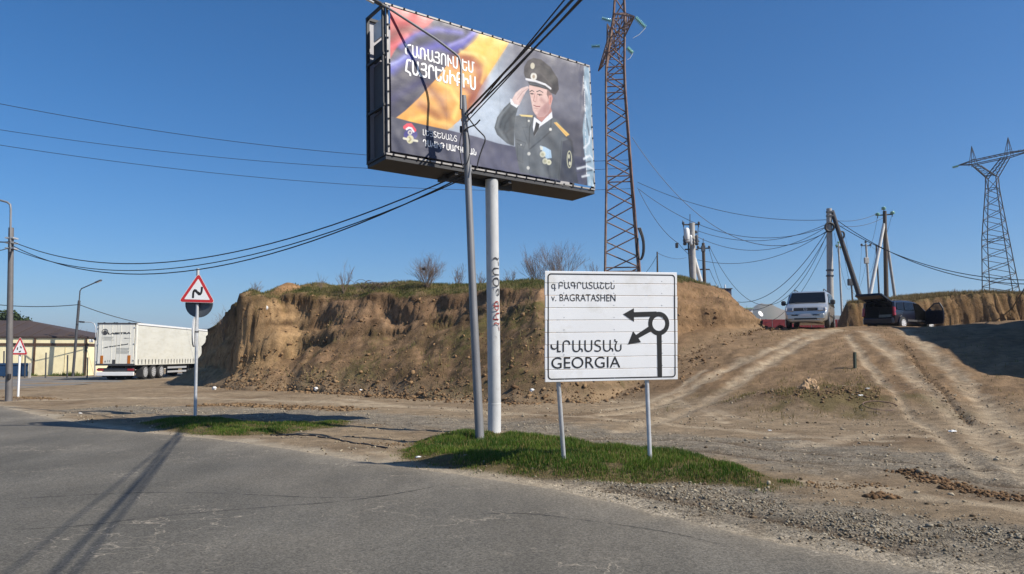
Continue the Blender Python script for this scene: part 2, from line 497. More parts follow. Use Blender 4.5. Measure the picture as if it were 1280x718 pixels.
M_EARTH = earth_mat("earth")
M_BANK = earth_mat("bank_soil", fine=1.0)
M_GALV = mat("galvanised_steel", (.50, .51, .52), .45, .35, .15, 10, .001, 60)
M_DKSTEEL = mat("dark_grey_steel", (.085, .085, .09), .5, .3, .25, 5, .001, 50)
M_LAMPPOLE = mat("grey_painted_pole", (.20, .20, .205), .5, .2, .2, 3, .001, 50, stretch=(1, 1, .3))
M_BLACK = mat("black_cable", (.018, .018, .02), .55, 0, .1)
M_BLKPAINT = mat("black_print", (.012, .012, .013), .6, 0, .1)
M_WHITE = mat("white_paint", (.78, .78, .77), .45, 0, .05, 3)
M_SIGNW = mat("sign_white_sheet", (.80, .81, .82), .32, 0, .05, 1.5, .0006, 8, col2=(.68, .67, .64), c2scale=2.2, c2thr=.66, c2soft=.1)
M_SIGNBACK = mat("sign_back_aluminium", (.10, .115, .13), .5, .4, .15)
M_RED = mat("sign_red", (.52, .03, .035), .4, 0, .1)
M_POLE = mat("white_painted_pole", (.50, .51, .51), .6, 0, .14, 4, .002, 30, col2=(.34, .33, .31), c2scale=7, c2thr=.66, c2soft=.05, stretch=(1, 1, .5))
M_PRINTW = mat("white_print", (.82, .82, .82), .5, 0, .03)
M_RUST = mat("rusty_steel", (.15, .075, .05), .75, .3, .35, 3, .002, 20, col2=(.26, .2, .17), c2scale=1.2, c2thr=.55, c2soft=.2)
M_STEEL = mat("weathered_pylon_steel", (.17, .155, .15), .65, .5, .25, 1)
M_CONC = mat("pole_concrete", (.40, .385, .36), .85, 0, .2, 3, .003, 30)
M_WOOD = mat("dark_timber_pole", (.085, .065, .05), .85, 0, .25, 6, .003, 20, stretch=(1, 1, .1))
M_GLASSG = mat("green_glass_insulator", (.20, .42, .33), .15, 0, .1, coat=.5)
M_TYRE = mat("tyre_rubber", (.022, .022, .022), .85, 0, .2, 8)
M_RIM = mat("alloy_rim", (.55, .56, .58), .3, .8, .08)
M_GLASS = mat("tinted_glass", (.006, .007, .009), .12, 0, 0, spec=.22)
M_PLASTIC = mat("black_plastic", (.03, .03, .032), .6, 0, .1)

def bump_shift(): pass

# ------------------------------------------------------------------ the ground
def axis(lo, hi, step, out_lo, out_hi, g=1.045):
    a = list(np.arange(lo, hi, step)); s = step; p = a[-1]
    while p < out_hi: s *= g; p += s; a.append(p)
    s = step; p = a[0]; pre = []
    while p > out_lo: s *= g; p -= s; pre.append(p)
    return np.array(pre[::-1] + a)
gx = axis(-11, 14, .085, -4200, 4200, 1.032)
gy = axis(4.2, 25, .085, -300, 4300, 1.032)
X, Y = np.meshgrid(gx, gy, indexing='ij')
Z = ground_h(X, Y)
RS = road_side(X, Y)
n_lo = fbm(X * .25, Y * .25, 4, 41); n_mid = fbm(X * 1.1, Y * 1.1, 4, 51); n_hi = fbm(X * 4, Y * 4, 3, 61)
C_DIRT = np.array(srgb(141, 124, 101)) ; C_LIGHT = np.array(srgb(172, 156, 132)); C_GRAY = np.array(srgb(125, 119, 107)); C_DARK = np.array(srgb(100, 80, 60))
C_SOIL = np.array(srgb(126, 102, 76)); C_GREEN = np.array(srgb(84, 88, 46))
def lerp(a, b, t): return a + (b - a) * t[..., None]
c = np.broadcast_to(C_DIRT, X.shape + (3,)).copy()
c = lerp(c, C_DARK, sstep((n_lo + .25 * n_mid) * 1.1 + .1) * .55)
ramp_m = sstep((base_h(X, Y) - .1) / .5)
c = lerp(c, C_SOIL, ramp_m * .75)
gray = np.zeros(X.shape)
for pl, w in ((GP([(150, 512), (300, 516), (420, 520), (600, 532), (760, 546), (900, 560), (1050, 574), (1290, 596)]), 1.5),
              (GP([(820, 548), (960, 552), (1100, 566), (1290, 582)]), .8)):
    d, _ = seg_dist(X, Y, pl); gray = np.maximum(gray, sstep((w * 1.5 - d + .9 * n_mid) / w))
gravel = sstep((1.25 - np.abs(RS - .95) + .35 * n_mid) / .5) * sstep((X - (-.2)) / .8)
gray = np.maximum(gray * (1 - ramp_m * .8), gravel)
c = lerp(c, C_GRAY, gray * (.72 + .2 * np.clip(n_hi, -1, 1)))
trk = np.zeros(X.shape)
for pl, w in TRACKS:
    d, _ = seg_dist(X, Y, pl); trk = np.maximum(trk, sstep(1.25 - d / w + .5 * n_mid))
c = lerp(c, C_LIGHT, np.clip(trk * (.62 + .35 * n_hi), 0, 1))
# streaks left by tyres, running along the track direction
stre = fbm(X * .45 + Y * .3, (Y - .25 * X) * 3.2, 3, 71)
c = c * (1 + .20 * stre * sstep(RS))[..., None]
sl = fbm((X * .8 - Y * .6) * 2.4, (X * .6 + Y * .8) * .45, 4, 75)
c = c * (1 + .26 * sl * ramp_m)[..., None]
hump_m = np.exp(-(((X - HUMP[0]) / 3.2) ** 2 + ((Y - HUMP[1]) / 2.2) ** 2))
c = lerp(c, C_DARK, np.clip(hump_m * (.8 + .8 * n_mid), 0, 1) * .8)
c = lerp(c, C_GREEN, np.clip(hump_m * (n_lo + n_mid * .8 - .15) * 1.3, 0, .35))
for pl, w, dep in RUTS[5:]:
    d, _ = seg_dist(X, Y, pl); c = lerp(c, C_DARK * .7, np.exp(-(d / (w * .8)) ** 2) * .7)
pale_verge = sstep((.5 - RS + .25 * n_mid) / .4) * sstep((RS + .3) / .3); c = lerp(c, np.array(srgb(176, 164, 144)), pale_verge * .7)  # paler strip of earth along the asphalt edge
c = lerp(c, np.array(srgb(96, 84, 56)), sstep((poly_sd(X, Y, GRASS_A) + .15) / .25) * .9)
c = lerp(c, np.array(srgb(96, 84, 56)), sstep((poly_sd(X, Y, GRASS_B) + .1) / .25) * .9)
mesa_sd = poly_sd(X, Y, MESA_TOE)
far = sstep((np.hypot(X, Y) - 75) / 60)
c = lerp(c, np.array(srgb(128, 118, 78)), far * .8)
mask = np.zeros(X.shape + (3,)); mask[..., 0] = np.clip(gray, 0, 1)
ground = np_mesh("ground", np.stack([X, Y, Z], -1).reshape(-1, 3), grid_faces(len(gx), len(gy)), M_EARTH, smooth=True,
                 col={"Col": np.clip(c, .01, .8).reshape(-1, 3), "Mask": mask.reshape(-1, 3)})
tag(ground, "bare tan earth with gravel, ruts and a ramp rising to the parked cars", kind="structure")

# ------------------------------------------------------------------ asphalt
def road_mat():
    m = bpy.data.materials.new("worn_asphalt"); m.use_nodes = True
    nt = m.node_tree; N = nt.nodes; L = nt.links; b = N["Principled BSDF"]
    tc = N.new("ShaderNodeTexCoord"); co = tc.outputs["Object"]
    def noise(sc, det=5, ro=.6, st=None):
        n = N.new("ShaderNodeTexNoise"); n.inputs["Scale"].default_value = sc; n.inputs["Detail"].default_value = det; n.inputs["Roughness"].default_value = ro
        v = co
        if st:
            mp = N.new("ShaderNodeMapping"); mp.inputs["Scale"].default_value = st; mp.inputs["Rotation"].default_value = (0, 0, .75); L.new(co, mp.inputs[0]); v = mp.outputs[0]
        L.new(v, n.inputs["Vector"]); return n.outputs["Fac"]
    def mr(x, a0, a1, b0, b1):
        r = N.new("ShaderNodeMapRange"); r.inputs[1].default_value = a0; r.inputs[2].default_value = a1; r.inputs[3].default_value = b0; r.inputs[4].default_value = b1
        L.new(x, r.inputs[0]); return r.outputs[0]
    def mul(x, y):
        q = N.new("ShaderNodeMath"); q.operation = 'MULTIPLY'; L.new(x, q.inputs[0])
        if hasattr(y, "is_output"): L.new(y, q.inputs[1])
        else: q.inputs[1].default_value = y
        return q.outputs[0]
    vc = N.new("ShaderNodeVertexColor"); vc.layer_name = "Col"
    vo = N.new("ShaderNodeTexVoronoi"); vo.inputs["Scale"].default_value = 75; L.new(co, vo.inputs["Vector"])
    sp = N.new("ShaderNodeSeparateColor"); L.new(vo.outputs["Color"], sp.inputs[0])
    agg = mr(sp.outputs[0], 0, 1, .66, 1.36)
    f = mul(mul(mr(noise(.7, 6, .65, (1, .35, 1)), .3, .7, .72, 1.25), mr(noise(28, 6, .8), .3, .7, .68, 1.34)), agg)
    # pale worn hairlines
    vl = N.new("ShaderNodeTexVoronoi"); vl.feature = 'DISTANCE_TO_EDGE'; vl.inputs["Scale"].default_value = 3.2
    ds = N.new("ShaderNodeTexNoise"); ds.inputs["Scale"].default_value = 5; L.new(co, ds.inputs["Vector"])
    ad = N.new("ShaderNodeMixRGB"); ad.inputs[0].default_value = .3; L.new(co, ad.inputs[1]); L.new(ds.outputs["Color"], ad.inputs[2]); L.new(ad.outputs[0], vl.inputs["Vector"])
    line = mul(mr(vl.outputs["Distance"], 0.0, .02, 1, 0), mr(noise(.5, 3), .5, .62, 0, .55))
    sc = N.new("ShaderNodeVectorMath"); sc.operation = 'SCALE'; L.new(vc.outputs["Color"], sc.inputs[0]); L.new(f, sc.inputs["Scale"])
    mx = N.new("ShaderNodeMix"); mx.data_type = 'RGBA'; L.new(line, mx.inputs[0]); L.new(sc.outputs[0], mx.inputs[6]); mx.inputs[7].default_value = (*srgb(190, 178, 158), 1)
    L.new(mx.outputs[2], b.inputs["Base Color"]); b.inputs["Roughness"].default_value = .88; b.inputs["Specular IOR Level"].default_value = .25
    bp = N.new("ShaderNodeBump"); bp.inputs["Distance"].default_value = .006; bp.inputs["Strength"].default_value = .9
    L.new(noise(70, 4, .8), bp.inputs["Height"]); L.new(bp.outputs[0], b.inputs["Normal"])
    return m
M_ROAD = road_mat()
def resample(pts, step):
    P = np.array(pts, float); s = np.concatenate([[0], np.cumsum(np.hypot(*np.diff(P, axis=0).T))])
    q = np.arange(0, s[-1], step); return np.stack([np.interp(q, s, P[:, 0]), np.interp(q, s, P[:, 1])], -1)
RE = resample(ROAD_EDGE, .05)
nrm = np.gradient(RE, axis=0); nrm = np.stack([-nrm[:, 1], nrm[:, 0]], -1); nrm /= np.linalg.norm(nrm, axis=1, keepdims=True)
jit = .06 * fbm(RE[:, 0] * 1.5, RE[:, 1] * 1.5, 3, 5) + .03 * fbm(RE[:, 0] * 9, RE[:, 1] * 9, 2, 6)
RE2 = RE - nrm * jit[:, None]
D = np.array([-.62, -.78])
vs_ = np.concatenate([np.arange(0, 1.2, .1), np.geomspace(1.2, 60, 45)])
P = RE2[:, None, :] + D[None, None, :] * vs_[None, :, None]
rx, ry = P[..., 0], P[..., 1]
rz = np.full(rx.shape, .004) + .0 * rx
rz[:, 0] = -.02
vv = np.broadcast_to(vs_[None, :], rx.shape)
nz = fbm(rx * .5, ry * .5, 4, 81); nz2 = fbm(rx * 3, ry * 3, 3, 82)
rc = np.broadcast_to(np.array(srgb(91, 88, 81)), rx.shape + (3,)).copy()
rc = lerp(rc, np.array(srgb(144, 132, 112)), np.clip(np.exp(-vv / .28) * (1.0 + .5 * nz2), 0, .9))
rc = lerp(rc, np.array(srgb(118, 112, 101)), np.clip(np.exp(-vv / 2.2) * .5 + .35 * nz, 0, .55))
road = np_mesh("road", np.stack([rx, ry, rz], -1).reshape(-1, 3), grid_faces(*rx.shape), M_ROAD, smooth=False, col={"Col": rc.reshape(-1, 3)})
tag(road, "worn grey asphalt road curving across the foreground", kind="structure")
# far branch of the road in front of the warehouse
fr = [(-60, 14), (-27.0, 24.2), (-24.6, 33), (-24.3, 40), (-24.0, 47), (-23.6, 58), (-24, 75), (-26, 120), (-32, 120), (-31.5, 75), (-31.5, 63), (-34, 58.0), (-50, 54.2), (-130, 37), (-130, 14)]
fp = smooth_poly(fr, 1, True)
me_b = MB(); me_b.add([(x, y, .008) for x, y in fp], [tuple(range(len(fp)))])
far_road = me_b.build("road", mat("far_asphalt", srgb(104, 102, 99), .85, 0, .15, .6, .004, 40, col2=srgb(128, 122, 110), c2scale=.25, c2thr=.55, c2soft=.15), None)
tag(far_road, "grey asphalt branch road passing the cream warehouse and the truck", kind="structure")

# patch seams lying on the asphalt
def strip(name, pts, w, m, parent, z, step=.08, wj=.0, fade=True):
    R_ = resample(smooth_poly(pts, 2), step)
    t = np.gradient(R_, axis=0); nn = np.stack([-t[:, 1], t[:, 0]], -1); nn /= np.linalg.norm(nn, axis=1, keepdims=True)
    ww = w * (1 + wj * fbm(R_[:, 0] * 3, R_[:, 1] * 3, 3, 91))
    off = np.linspace(-1, 1, 7)
    Q = R_[:, None, :] + nn[:, None, :] * (off[None, :, None] * ww[:, None, None] / 2)
    V = np.concatenate([Q, np.full(Q.shape[:2] + (1,), z)], -1)
    al = (1 - np.abs(off) ** 3)[None, :] * np.ones((len(R_), 1))
    e = np.minimum(np.arange(len(R_)), np.arange(len(R_))[::-1]) / 12; al = al * np.clip(e, 0, 1)[:, None]
    return np_mesh(name, V.reshape(-1, 3), grid_faces(*Q.shape[:2]), m, parent, col={"Col": np.repeat(al.reshape(-1, 1), 3, 1)})
def stain_mat(name, col, amt, scale, lo=.3, hi=.6):
    m = bpy.data.materials.new(name); m.use_nodes = True
    nt = m.node_tree; N = nt.nodes; L = nt.links; b = N["Principled BSDF"]
    b.inputs["Base Color"].default_value = (*col, 1); b.inputs["Roughness"].default_value = .9
    a = N.new("ShaderNodeVertexColor"); a.layer_name = "Col"
    tc = N.new("ShaderNodeTexCoord"); n = N.new("ShaderNodeTexNoise"); n.inputs["Scale"].default_value = scale; n.inputs["Detail"].default_value = 6; L.new(tc.outputs["Object"], n.inputs["Vector"])
    r = N.new("ShaderNodeMapRange"); r.inputs[1].default_value = lo; r.inputs[2].default_value = hi; r.inputs[3].default_value = 0; r.inputs[4].default_value = amt; L.new(n.outputs["Fac"], r.inputs[0])
    q = N.new("ShaderNodeMath"); q.operation = 'MULTIPLY'; L.new(a.outputs["Color"], q.inputs[0]); L.new(r.outputs[0], q.inputs[1])
    L.new(q.outputs[0], b.inputs["Alpha"]); return m
M_SEAM = stain_mat("asphalt_seam", (.022, .021, .02), .55, 14, .3, .55)
def Z0(L): return [atz(x, y)[:2] for x, y in L]
for L_ in ([(-40, 628), (60, 622), (150, 617), (240, 616), (330, 620), (420, 624), (500, 619)],
           [(-40, 666), (60, 661), (120, 657), (180, 648), (260, 641), (340, 634), (440, 627), (520, 614), (560, 605)],
           [(560, 648), (640, 640), (740, 652), (850, 668), (930, 690)]):
    strip("seam", Z0(L_), .04, M_SEAM, road, .0065, .05, 1.2)

# ------------------------------------------------------------------ the earth bank (mesa)
def mesa_h(x, y):
    wx = x + .6 * fbm(x * .3, y * .3, 2, 101) + .04 * fbm(x * 2.6, y * 2.6, 4, 103)
    wy = y + .6 * fbm(x * .3, y * .3, 2, 111) + .04 * fbm(x * 2.6, y * 2.6, 4, 113)
    d = poly_sd(wx, wy, MESA_TOE)
    # gullies run down the face
    gul = np.abs(fbm(x * 1.3 + .2 * y, y * .3, 4, 121)) * .15
    run = np.interp(x, [-22, -17, -13.9, -12.5, -9.5, -6, -2, 2, 6, 9, 11.5], [.4, .3, .3, 1.2, 2.8, 4.0, 5.4, 5.6, 2.9, 2.0, .6])
    hta = np.interp(x, [-22, -17, -13.9, -12.5, -9.5, -6, -2, 2, 6, 9, 11.5], [.6, .9, 1.0, 1.5, 2.1, 2.6, 3.2, 3.9, 4.0, 3.8, 3.3])
    run2 = np.interp(x, [-22, -17, -13.9, -12.5, -9.5, -6, -2, 2, 6, 9, 11.5], [.8, .8, .7, .9, 1.0, .9, .9, 1.0, 1.1, 1.6, 2.4])
    htb = np.interp(x, [-23.2, -20.4, -18.3, -16.6, -15.3, -14, -8, -2, 3, 7, 9.5, 11, 12.5, 14], [1.2, 2.2, 3.3, 4.0, 4.45, 4.75, 4.7, 4.6, 4.8, 5.3, 5.35, 5.4, 5.4, 5.4])
    htt = np.interp(x, [-23.2, -20.4, -18.3, -16.6, -15.3, -14, -8, -2, 3, 8, 10, 11.3, 12.6, 14], [1.6, 2.7, 3.9, 4.7, 5.15, 5.45, 5.5, 5.25, 5.15, 5.85, 5.85, 5.8, 5.7, 5.7])
    hta = hta + .35 * fbm(x * .6, y * .1, 3, 131)
    dd = d - .35 * gul * sstep(d / 1.0)
    z = np.where(d < 0, d * 1.2, 0)
    t = np.clip(dd / run, 0, 1)
    z = z + hta * (t ** .95)
    t2 = np.clip((dd - run) / run2, 0, 1)
    t2 = t2 + .07 * np.sin(t2 * math.pi * 3 + 2 * fbm(x * .4, y * .4, 2, 140))
    z = z + (htb - hta) * t2
    t3 = np.clip((dd - run - run2) / 3.2, 0, 1)
    z = z + (htt - htb) * (1 - (1 - t3) ** 2)
    face = sstep(d / .6) * (1 - sstep((dd - run - run2) / .8))
    z = z + face * (.06 * fbm(x * 1.2, y * 1.2, 5, 151, .6) + .035 * fbm(x * 4.5, y * 4.5, 3, 161, .7))
    z = z + (1 - face) * sstep(d) * .07 * fbm(x * .9, y * .9, 4, 171)
    # dumped heap near the left corner
    z = z + .17 * sstep((dd - run - run2) / 3) + .50 * np.exp(-(((x + 12.75) / .85) ** 2 + ((y - 41.3) / .9) ** 2) ** 1.1)
    da = poly_sd(wx, wy, APRON)
    z = np.maximum(z, np.minimum(da * .62, 1.35 + .25 * fbm(x * .8, y * .8, 3, 181)) + sstep(da) * (.12 * fbm(x * 1.8, y * 1.8, 4, 182) + .05 * fbm(x * 6, y * 6, 2, 183)))
    d = np.maximum(d, da)
    return z, d, dd, run, run2
mx_ = np.arange(-25, 17.5, .1); my_ = np.concatenate([np.arange(21.5, 46, .1), np.arange(46, 68, .25)])
X, Y = np.meshgrid(mx_, my_, indexing='ij')
Zm, d, dd, run, run2 = mesa_h(X, Y)
gb = base_h(X, Y)
Zmesa = np.maximum(Zm, -1) + 0.0
right = sstep((X - 3) / 5)
Zmesa = np.where(d < 0, gb - .25 + np.clip(d, -1, 0), np.maximum(Zmesa, gb + np.clip(d, 0, 1) * .3 - .1))
n1 = fbm(X * .35, Y * .35, 4, 201); n2 = fbm(X * 1.4, Y * 1.4, 4, 202); n3 = fbm(X * 5, Y * 5, 3, 203)
lay = fbm(X * .15, Zmesa * 2.2, 3, 204)
c = np.broadcast_to(np.array(srgb(142, 117, 91)), X.shape + (3,)).copy()
c = lerp(c, np.array(srgb(172, 144, 106)), np.clip(sstep((-8 - X + 3 * n1) / 5) * .75, 0, 1))
c = lerp(c, np.array(srgb(112, 84, 60)), np.clip(.30 * n2 + .35 * lay + .12, 0, .7))
talm = (1 - sstep((dd - run) / .3))
dirty = np.exp(-(((X + 1) / 8.5) ** 2)) * talm
c = lerp(c, np.array(srgb(96, 80, 58)), np.clip(dirty * (.75 + .9 * n2), 0, .85))
c = lerp(c, np.array(srgb(92, 92, 50)), np.clip(dirty * (n1 + n3 * .6 - .1) * 1.5, 0, .7))
strat = np.exp(-((Zmesa - 3.25 - .15 * n1) / .16) ** 2) * sstep((2 - X) / 6)
c = lerp(c, np.array(srgb(84, 66, 50)), np.clip(strat * (.6 + n2), 0, .7))
top = sstep((dd - run - run2 + .1 + .35 * n2) / .35)
c = lerp(c, np.array(srgb(80, 82, 44)), np.clip(top * (.8 + .5 * n2), 0, 1))
c = lerp(c, np.array(srgb(150, 128, 84)), np.clip(top * (n1 * .8 - .1) * 1.2, 0, .6))
c = lerp(c, C_SOIL, sstep((X - 4) / 4) * .6 * (1 - top))
lipd = np.exp(-((dd - run - run2 + .05) / .12) ** 2)
c = lerp(c, np.array(srgb(62, 48, 34)), lipd * .6)
heap = np.exp(-(((X + 12.75) / .95) ** 2 + ((Y - 41.3) / 1.0) ** 2))
c = lerp(c, np.array(srgb(152, 120, 86)), np.clip(heap * 1.8, 0, 1))
toe = np.exp(-(np.clip(d, 0, 9) / .8) ** 2); c = lerp(c, C_DIRT, toe * .7)
# soil layers and broken edges: push the steep faces in and out by height
gxx, gyy = np.gradient(Zmesa, mx_, my_); gl = np.hypot(gxx, gyy); st_ = sstep((gl - .55) / 1.2) * sstep(d / .5)
s_arc = X * .8 - Y * .6
st_ = st_ * (.25 + .75 * sstep((dd - run + .5) / .6))
off = st_ * (.16 * fbm(s_arc * .45, Zmesa * 2.6, 4, 221) + .065 * fbm(s_arc * 2.2, Zmesa * 4.5, 4, 222, .65) + .06 * fbm(s_arc * 7, Zmesa * 9, 2, 223))
off = off + .16 * st_ * lipd
XD = X - gxx / (gl + .05) * off; YD = Y - gyy / (gl + .05) * off
c = c * (1 - .30 * np.clip(fbm(s_arc * .25, Zmesa * 3.2, 4, 224), -1, 1) * sstep((gl - .3) / .6))[..., None] * np.array([.90, .87, .84])
bank = np_mesh("earth_bank", np.stack([XD, YD, Zmesa], -1).reshape(-1, 3), grid_faces(len(mx_), len(my_)), M_BANK, smooth=True,
               col={"Col": np.clip(c, .01, .8).reshape(-1, 3), "Mask": np.zeros((X.size, 3))})
tag(bank, "long brown cut earth bank with a grassy top behind the billboard", kind="structure")
def mesa_z(x, y):
    z, d_, *_ = mesa_h(np.array([float(x)]), np.array([float(y)])); return float(max(z[0], base_h(x, y)))

# the lower bank behind the parked cars
BK = smooth_poly([(27.5, 60), (22.3, 50), (19.7, 45.4), (23, 44.8), (27, 45.2), (31, 44.6), (36, 43), (48, 40), (80, 38), (80, 80), (42, 90), (35, 75)], 1, True)
def bk_h(x, y):
    wx = x + .4 * fbm(x * .5, y * .5, 3, 301); wy = y + .35 * fbm(x * .6, y * .6, 3, 302) + .16 * fbm(x * 2.6, y * .4, 4, 303, .65)
    d = poly_sd(wx, wy, BK)
    t = np.clip(d / .75, 0, 1); t2 = np.clip((d - .75) / 3, 0, 1)
    z = 1.85 * (.25 * t + .75 * t ** .6) + .22 * t2
    z = z + sstep(d) * (.12 * fbm(x * .45, y * .45, 3, 304)) + sstep(d / .3) * .05 * fbm(x * 3, y * 3, 3, 305)
    z = z + .16 * np.exp(-((x - 29.5) / 2.0) ** 2) * sstep(d / 1.5) - .12 * np.exp(-((x - 24) / 1.4) ** 2) * sstep(d)
    return z, d
bx_ = np.concatenate([np.arange(16.5, 40, .11), np.arange(40, 82, .8)]); by_ = np.concatenate([np.arange(37, 50, .11), np.arange(50, 92, .8)])
X, Y = np.meshgrid(bx_, by_, indexing='ij'); zb, d = bk_h(X, Y)
gb = base_h(X, Y); Zb = np.where(d < 0, gb - .25 + np.clip(d, -1, 0), gb + zb)
n1 = fbm(X * .8, Y * .8, 4, 311); n2 = fbm(X * 3, Y * 3, 3, 312); gr = fbm(X * 2.2, Zb * .6, 3, 313)
c = np.broadcast_to(np.array(srgb(128, 104, 76)), X.shape + (3,)).copy()
c = lerp(c, np.array(srgb(104, 80, 52)), np.clip(.5 * n1 + .7 * gr + .2, 0, .85))
tp = sstep((d - .6 + .3 * n2) / .3)
c = lerp(c, np.array(srgb(98, 86, 56)), tp * .9)
bank2 = np_mesh("earth_bank", np.stack([X, Y, Zb], -1).reshape(-1, 3), grid_faces(len(bx_), len(by_)), M_BANK, smooth=True,
                col={"Col": np.clip(c, .01, .8).reshape(-1, 3), "Mask": np.zeros((X.size, 3))})
tag(bank2, "low yellowish cut earth bank behind the van and the dark car", kind="structure")
def bk_z(x, y):
    z, d_ = bk_h(np.array([float(x)]), np.array([float(y)])); return float(base_h(x, y) + max(z[0], 0))

# distant hills
az = np.linspace(-1.2, 1.25, 420); rr = np.array([1100, 1230, 1400, 1600, 1800.])
pxs = 640 + FPX * np.tan(az)
hp = np.interp(pxs, [-900, 0, 200, 700, 905, 935, 950, 966, 990, 1040, 1280, 2000], [10, 14, 12, 36, 44, 54, 62, 58, 50, 46, 42, 30]) + 2.5 * fbm(az * 22, az * 0, 4, 401)
V = []
for j, r in enumerate(rr):
    k = [0, .45, .85, 1.0, .6][j]
    h = (hp / FPX) * 1600 * k * (1 + (.06 * fbm(az * 40, az * 0 + j * 3.7, 3, 402) if j < 3 else 0))
    V.append(np.stack([np.sin(az) * r, np.cos(az) * r, h + CAM_Z * (k > 0)], -1))
V = np.stack(V, 1)
hn = fbm(V[..., 0] / 300, V[..., 1] / 300 + V[..., 2] / 60, 4, 405)
hc = np.broadcast_to(np.array(srgb(120, 108, 88)), V.shape).copy(); hc = lerp(hc, np.array(srgb(84, 86, 62)), np.clip(hn + .3, 0, 1))
hills = np_mesh("hills", V.reshape(-1, 3), grid_faces(len(az), 5), M_EARTH, smooth=True, col={"Col": hc.reshape(-1, 3), "Mask": np.zeros((len(az) * 5, 3))})
tag(hills, "low bare hills on the horizon", kind="structure")

# ------------------------------------------------------------------ billboard
BB_O = Vector((-2.383, 13.67, 5.405)); yw, tl_, ln = .642, .007, .039
BU0 = Vector((math.cos(yw), math.sin(yw), 0)); BN0 = Vector((-math.sin(yw), math.cos(yw), 0))     # BN0 points away from the viewer
BU = (BU0 * math.cos(tl_) + Vector((0, 0, 1)) * math.sin(tl_))
BV = ((-BU0 * math.sin(tl_) + Vector((0, 0, 1)) * math.cos(tl_)) * math.cos(ln) + BN0 * math.sin(ln)).normalized()
BW, BH = 5.365, 2.996
BN = BU.cross(BV).normalized() * -1                     # into the cabinet
if BN.dot(BN0) < 0: BN = -BN
pole_xy = atz(618, 541); pole_xy.z = gz(pole_xy.x, pole_xy.y) - .02
bb = empty("billboard", pole_xy, 0, "large billboard of a saluting officer in a peaked cap on a white pole", "billboard")
def bf(u, v, t=0.0):                                    # t = distance in front of the face
    return BB_O + BU * u + BV * v - BN * t - pole_xy
# homography from photograph pixels to (u, v) in 0..1 so the artwork is drawn on the sheet itself
FR = .10
def homog(src, dst):
    A = []
    for (x, y), (u, v) in zip(src, dst):
        A.append([x, y, 1, 0, 0, 0, -u * x, -u * y, -u]); A.append([0, 0, 0, x, y, 1, -v * x, -v * y, -v])
    _, _, vt = np.linalg.svd(np.array(A, float)); return vt[-1].reshape(3, 3)
HB = homog([(480, 5), (737, 83), (742.5, 238), (483, 192)], [(0, BH), (BW, BH), (BW, 0), (0, 0)])
def uvp(pts):
    p = np.array(pts, float); q = np.c_[p, np.ones(len(p))] @ HB.T; return q[:, :2] / q[:, 2:]
nu, nv = 540, 300
uu = np.linspace(FR, BW - .03, nu); vv_ = np.linspace(.06, BH - .04, nv)
U, W = np.meshgrid(uu, vv_, indexing='ij')
art = np.zeros(U.shape + (3,))
def S(r, g, b): return np.array(srgb(r, g, b))
def poly(px, colr, alpha=1.0, soft=0.0):
    soft = max(soft, .022)
    q = uvp(px) if not isinstance(px, np.ndarray) else px
    x0, y0 = q.min(0) - soft * 2 - .02; x1, y1 = q.max(0) + soft * 2 + .02
    i0, i1 = np.searchsorted(uu, [x0, x1]); j0, j1 = np.searchsorted(vv_, [y0, y1])
    if i1 <= i0 or j1 <= j0: return
    su, sv = U[i0:i1, j0:j1], W[i0:i1, j0:j1]
    if soft > 0: a = sstep(poly_sd(su, sv, [tuple(p) for p in q]) / soft + .5) * alpha
    else: a = in_poly(su, sv, [tuple(p) for p in q]) * alpha
    art[i0:i1, j0:j1] = lerp(art[i0:i1, j0:j1], np.asarray(colr), a)
def stroke(px, w, colr, alpha=1.0, soft=None):
    q = uvp(px); soft = soft or w
    x0, y0 = q.min(0) - w - soft; x1, y1 = q.max(0) + w + soft
    i0, i1 = np.searchsorted(uu, [x0, x1]); j0, j1 = np.searchsorted(vv_, [y0, y1])
    if i1 <= i0 or j1 <= j0: return
    d, _ = seg_dist(U[i0:i1, j0:j1], W[i0:i1, j0:j1], [tuple(p) for p in q])
    art[i0:i1, j0:j1] = lerp(art[i0:i1, j0:j1], np.asarray(colr), sstep((w / 2 + soft / 2 - d) / soft) * alpha)
# backdrop
art[:] = S(112, 113, 126)
gx_ = np.clip((U / BW - .45) / .5, 0, 1); gy_ = W / BH
art[:] = lerp(np.broadcast_to(S(196, 208, 222), art.shape), S(118, 118, 132), sstep(gx_ * 1.7 + gy_ * .75 - .35))
art[:] = lerp(art, S(84, 84, 98), sstep((gx_ - .3) * 2.5) * sstep((.62 - gy_) * 5) * .75)
poly([(640, 80), (742, 130), (742, 160), (690, 142), (640, 118)], S(140, 142, 155), .4, .25)
# tricolour silk
flag = [(470, -5), (634, 47), (618, 78), (600, 108), (588, 132), (572, 152), (556, 163), (540, 160), (500, 152), (478, 148)]
poly(flag, S(48, 48, 92), 1, .02)
poly([(470, -5), (545, 22), (534, 32), (522, 42), (505, 50), (495, 60), (487, 74), (478, 78)], S(205, 62, 72), 1, .05)
stroke([(486, 22), (505, 20), (530, 30)], .16, S(228, 110, 112), .8, .3); stroke([(484, 50), (500, 38), (520, 38)], .12, S(120, 26, 42), .85, .25); stroke([(487, 60), (500, 54), (508, 46)], .07, S(238, 130, 140), .9, .12)
stroke([(500, 60), (518, 44), (545, 38), (575, 42)], .09, S(120, 118, 210), .85, .16)
stroke([(524, 66), (545, 58), (565, 62), (585, 52), (592, 42)], .14, S(96, 92, 200), .9, .22)
stroke([(560, 58), (580, 50), (590, 42)], .06, S(170, 165, 235), .8, .1)
stroke([(488, 88), (505, 76), (520, 68)], .16, S(96, 104, 208), .9, .22); stroke([(487, 82), (497, 78), (505, 72)], .05, S(170, 178, 240), .8, .08)
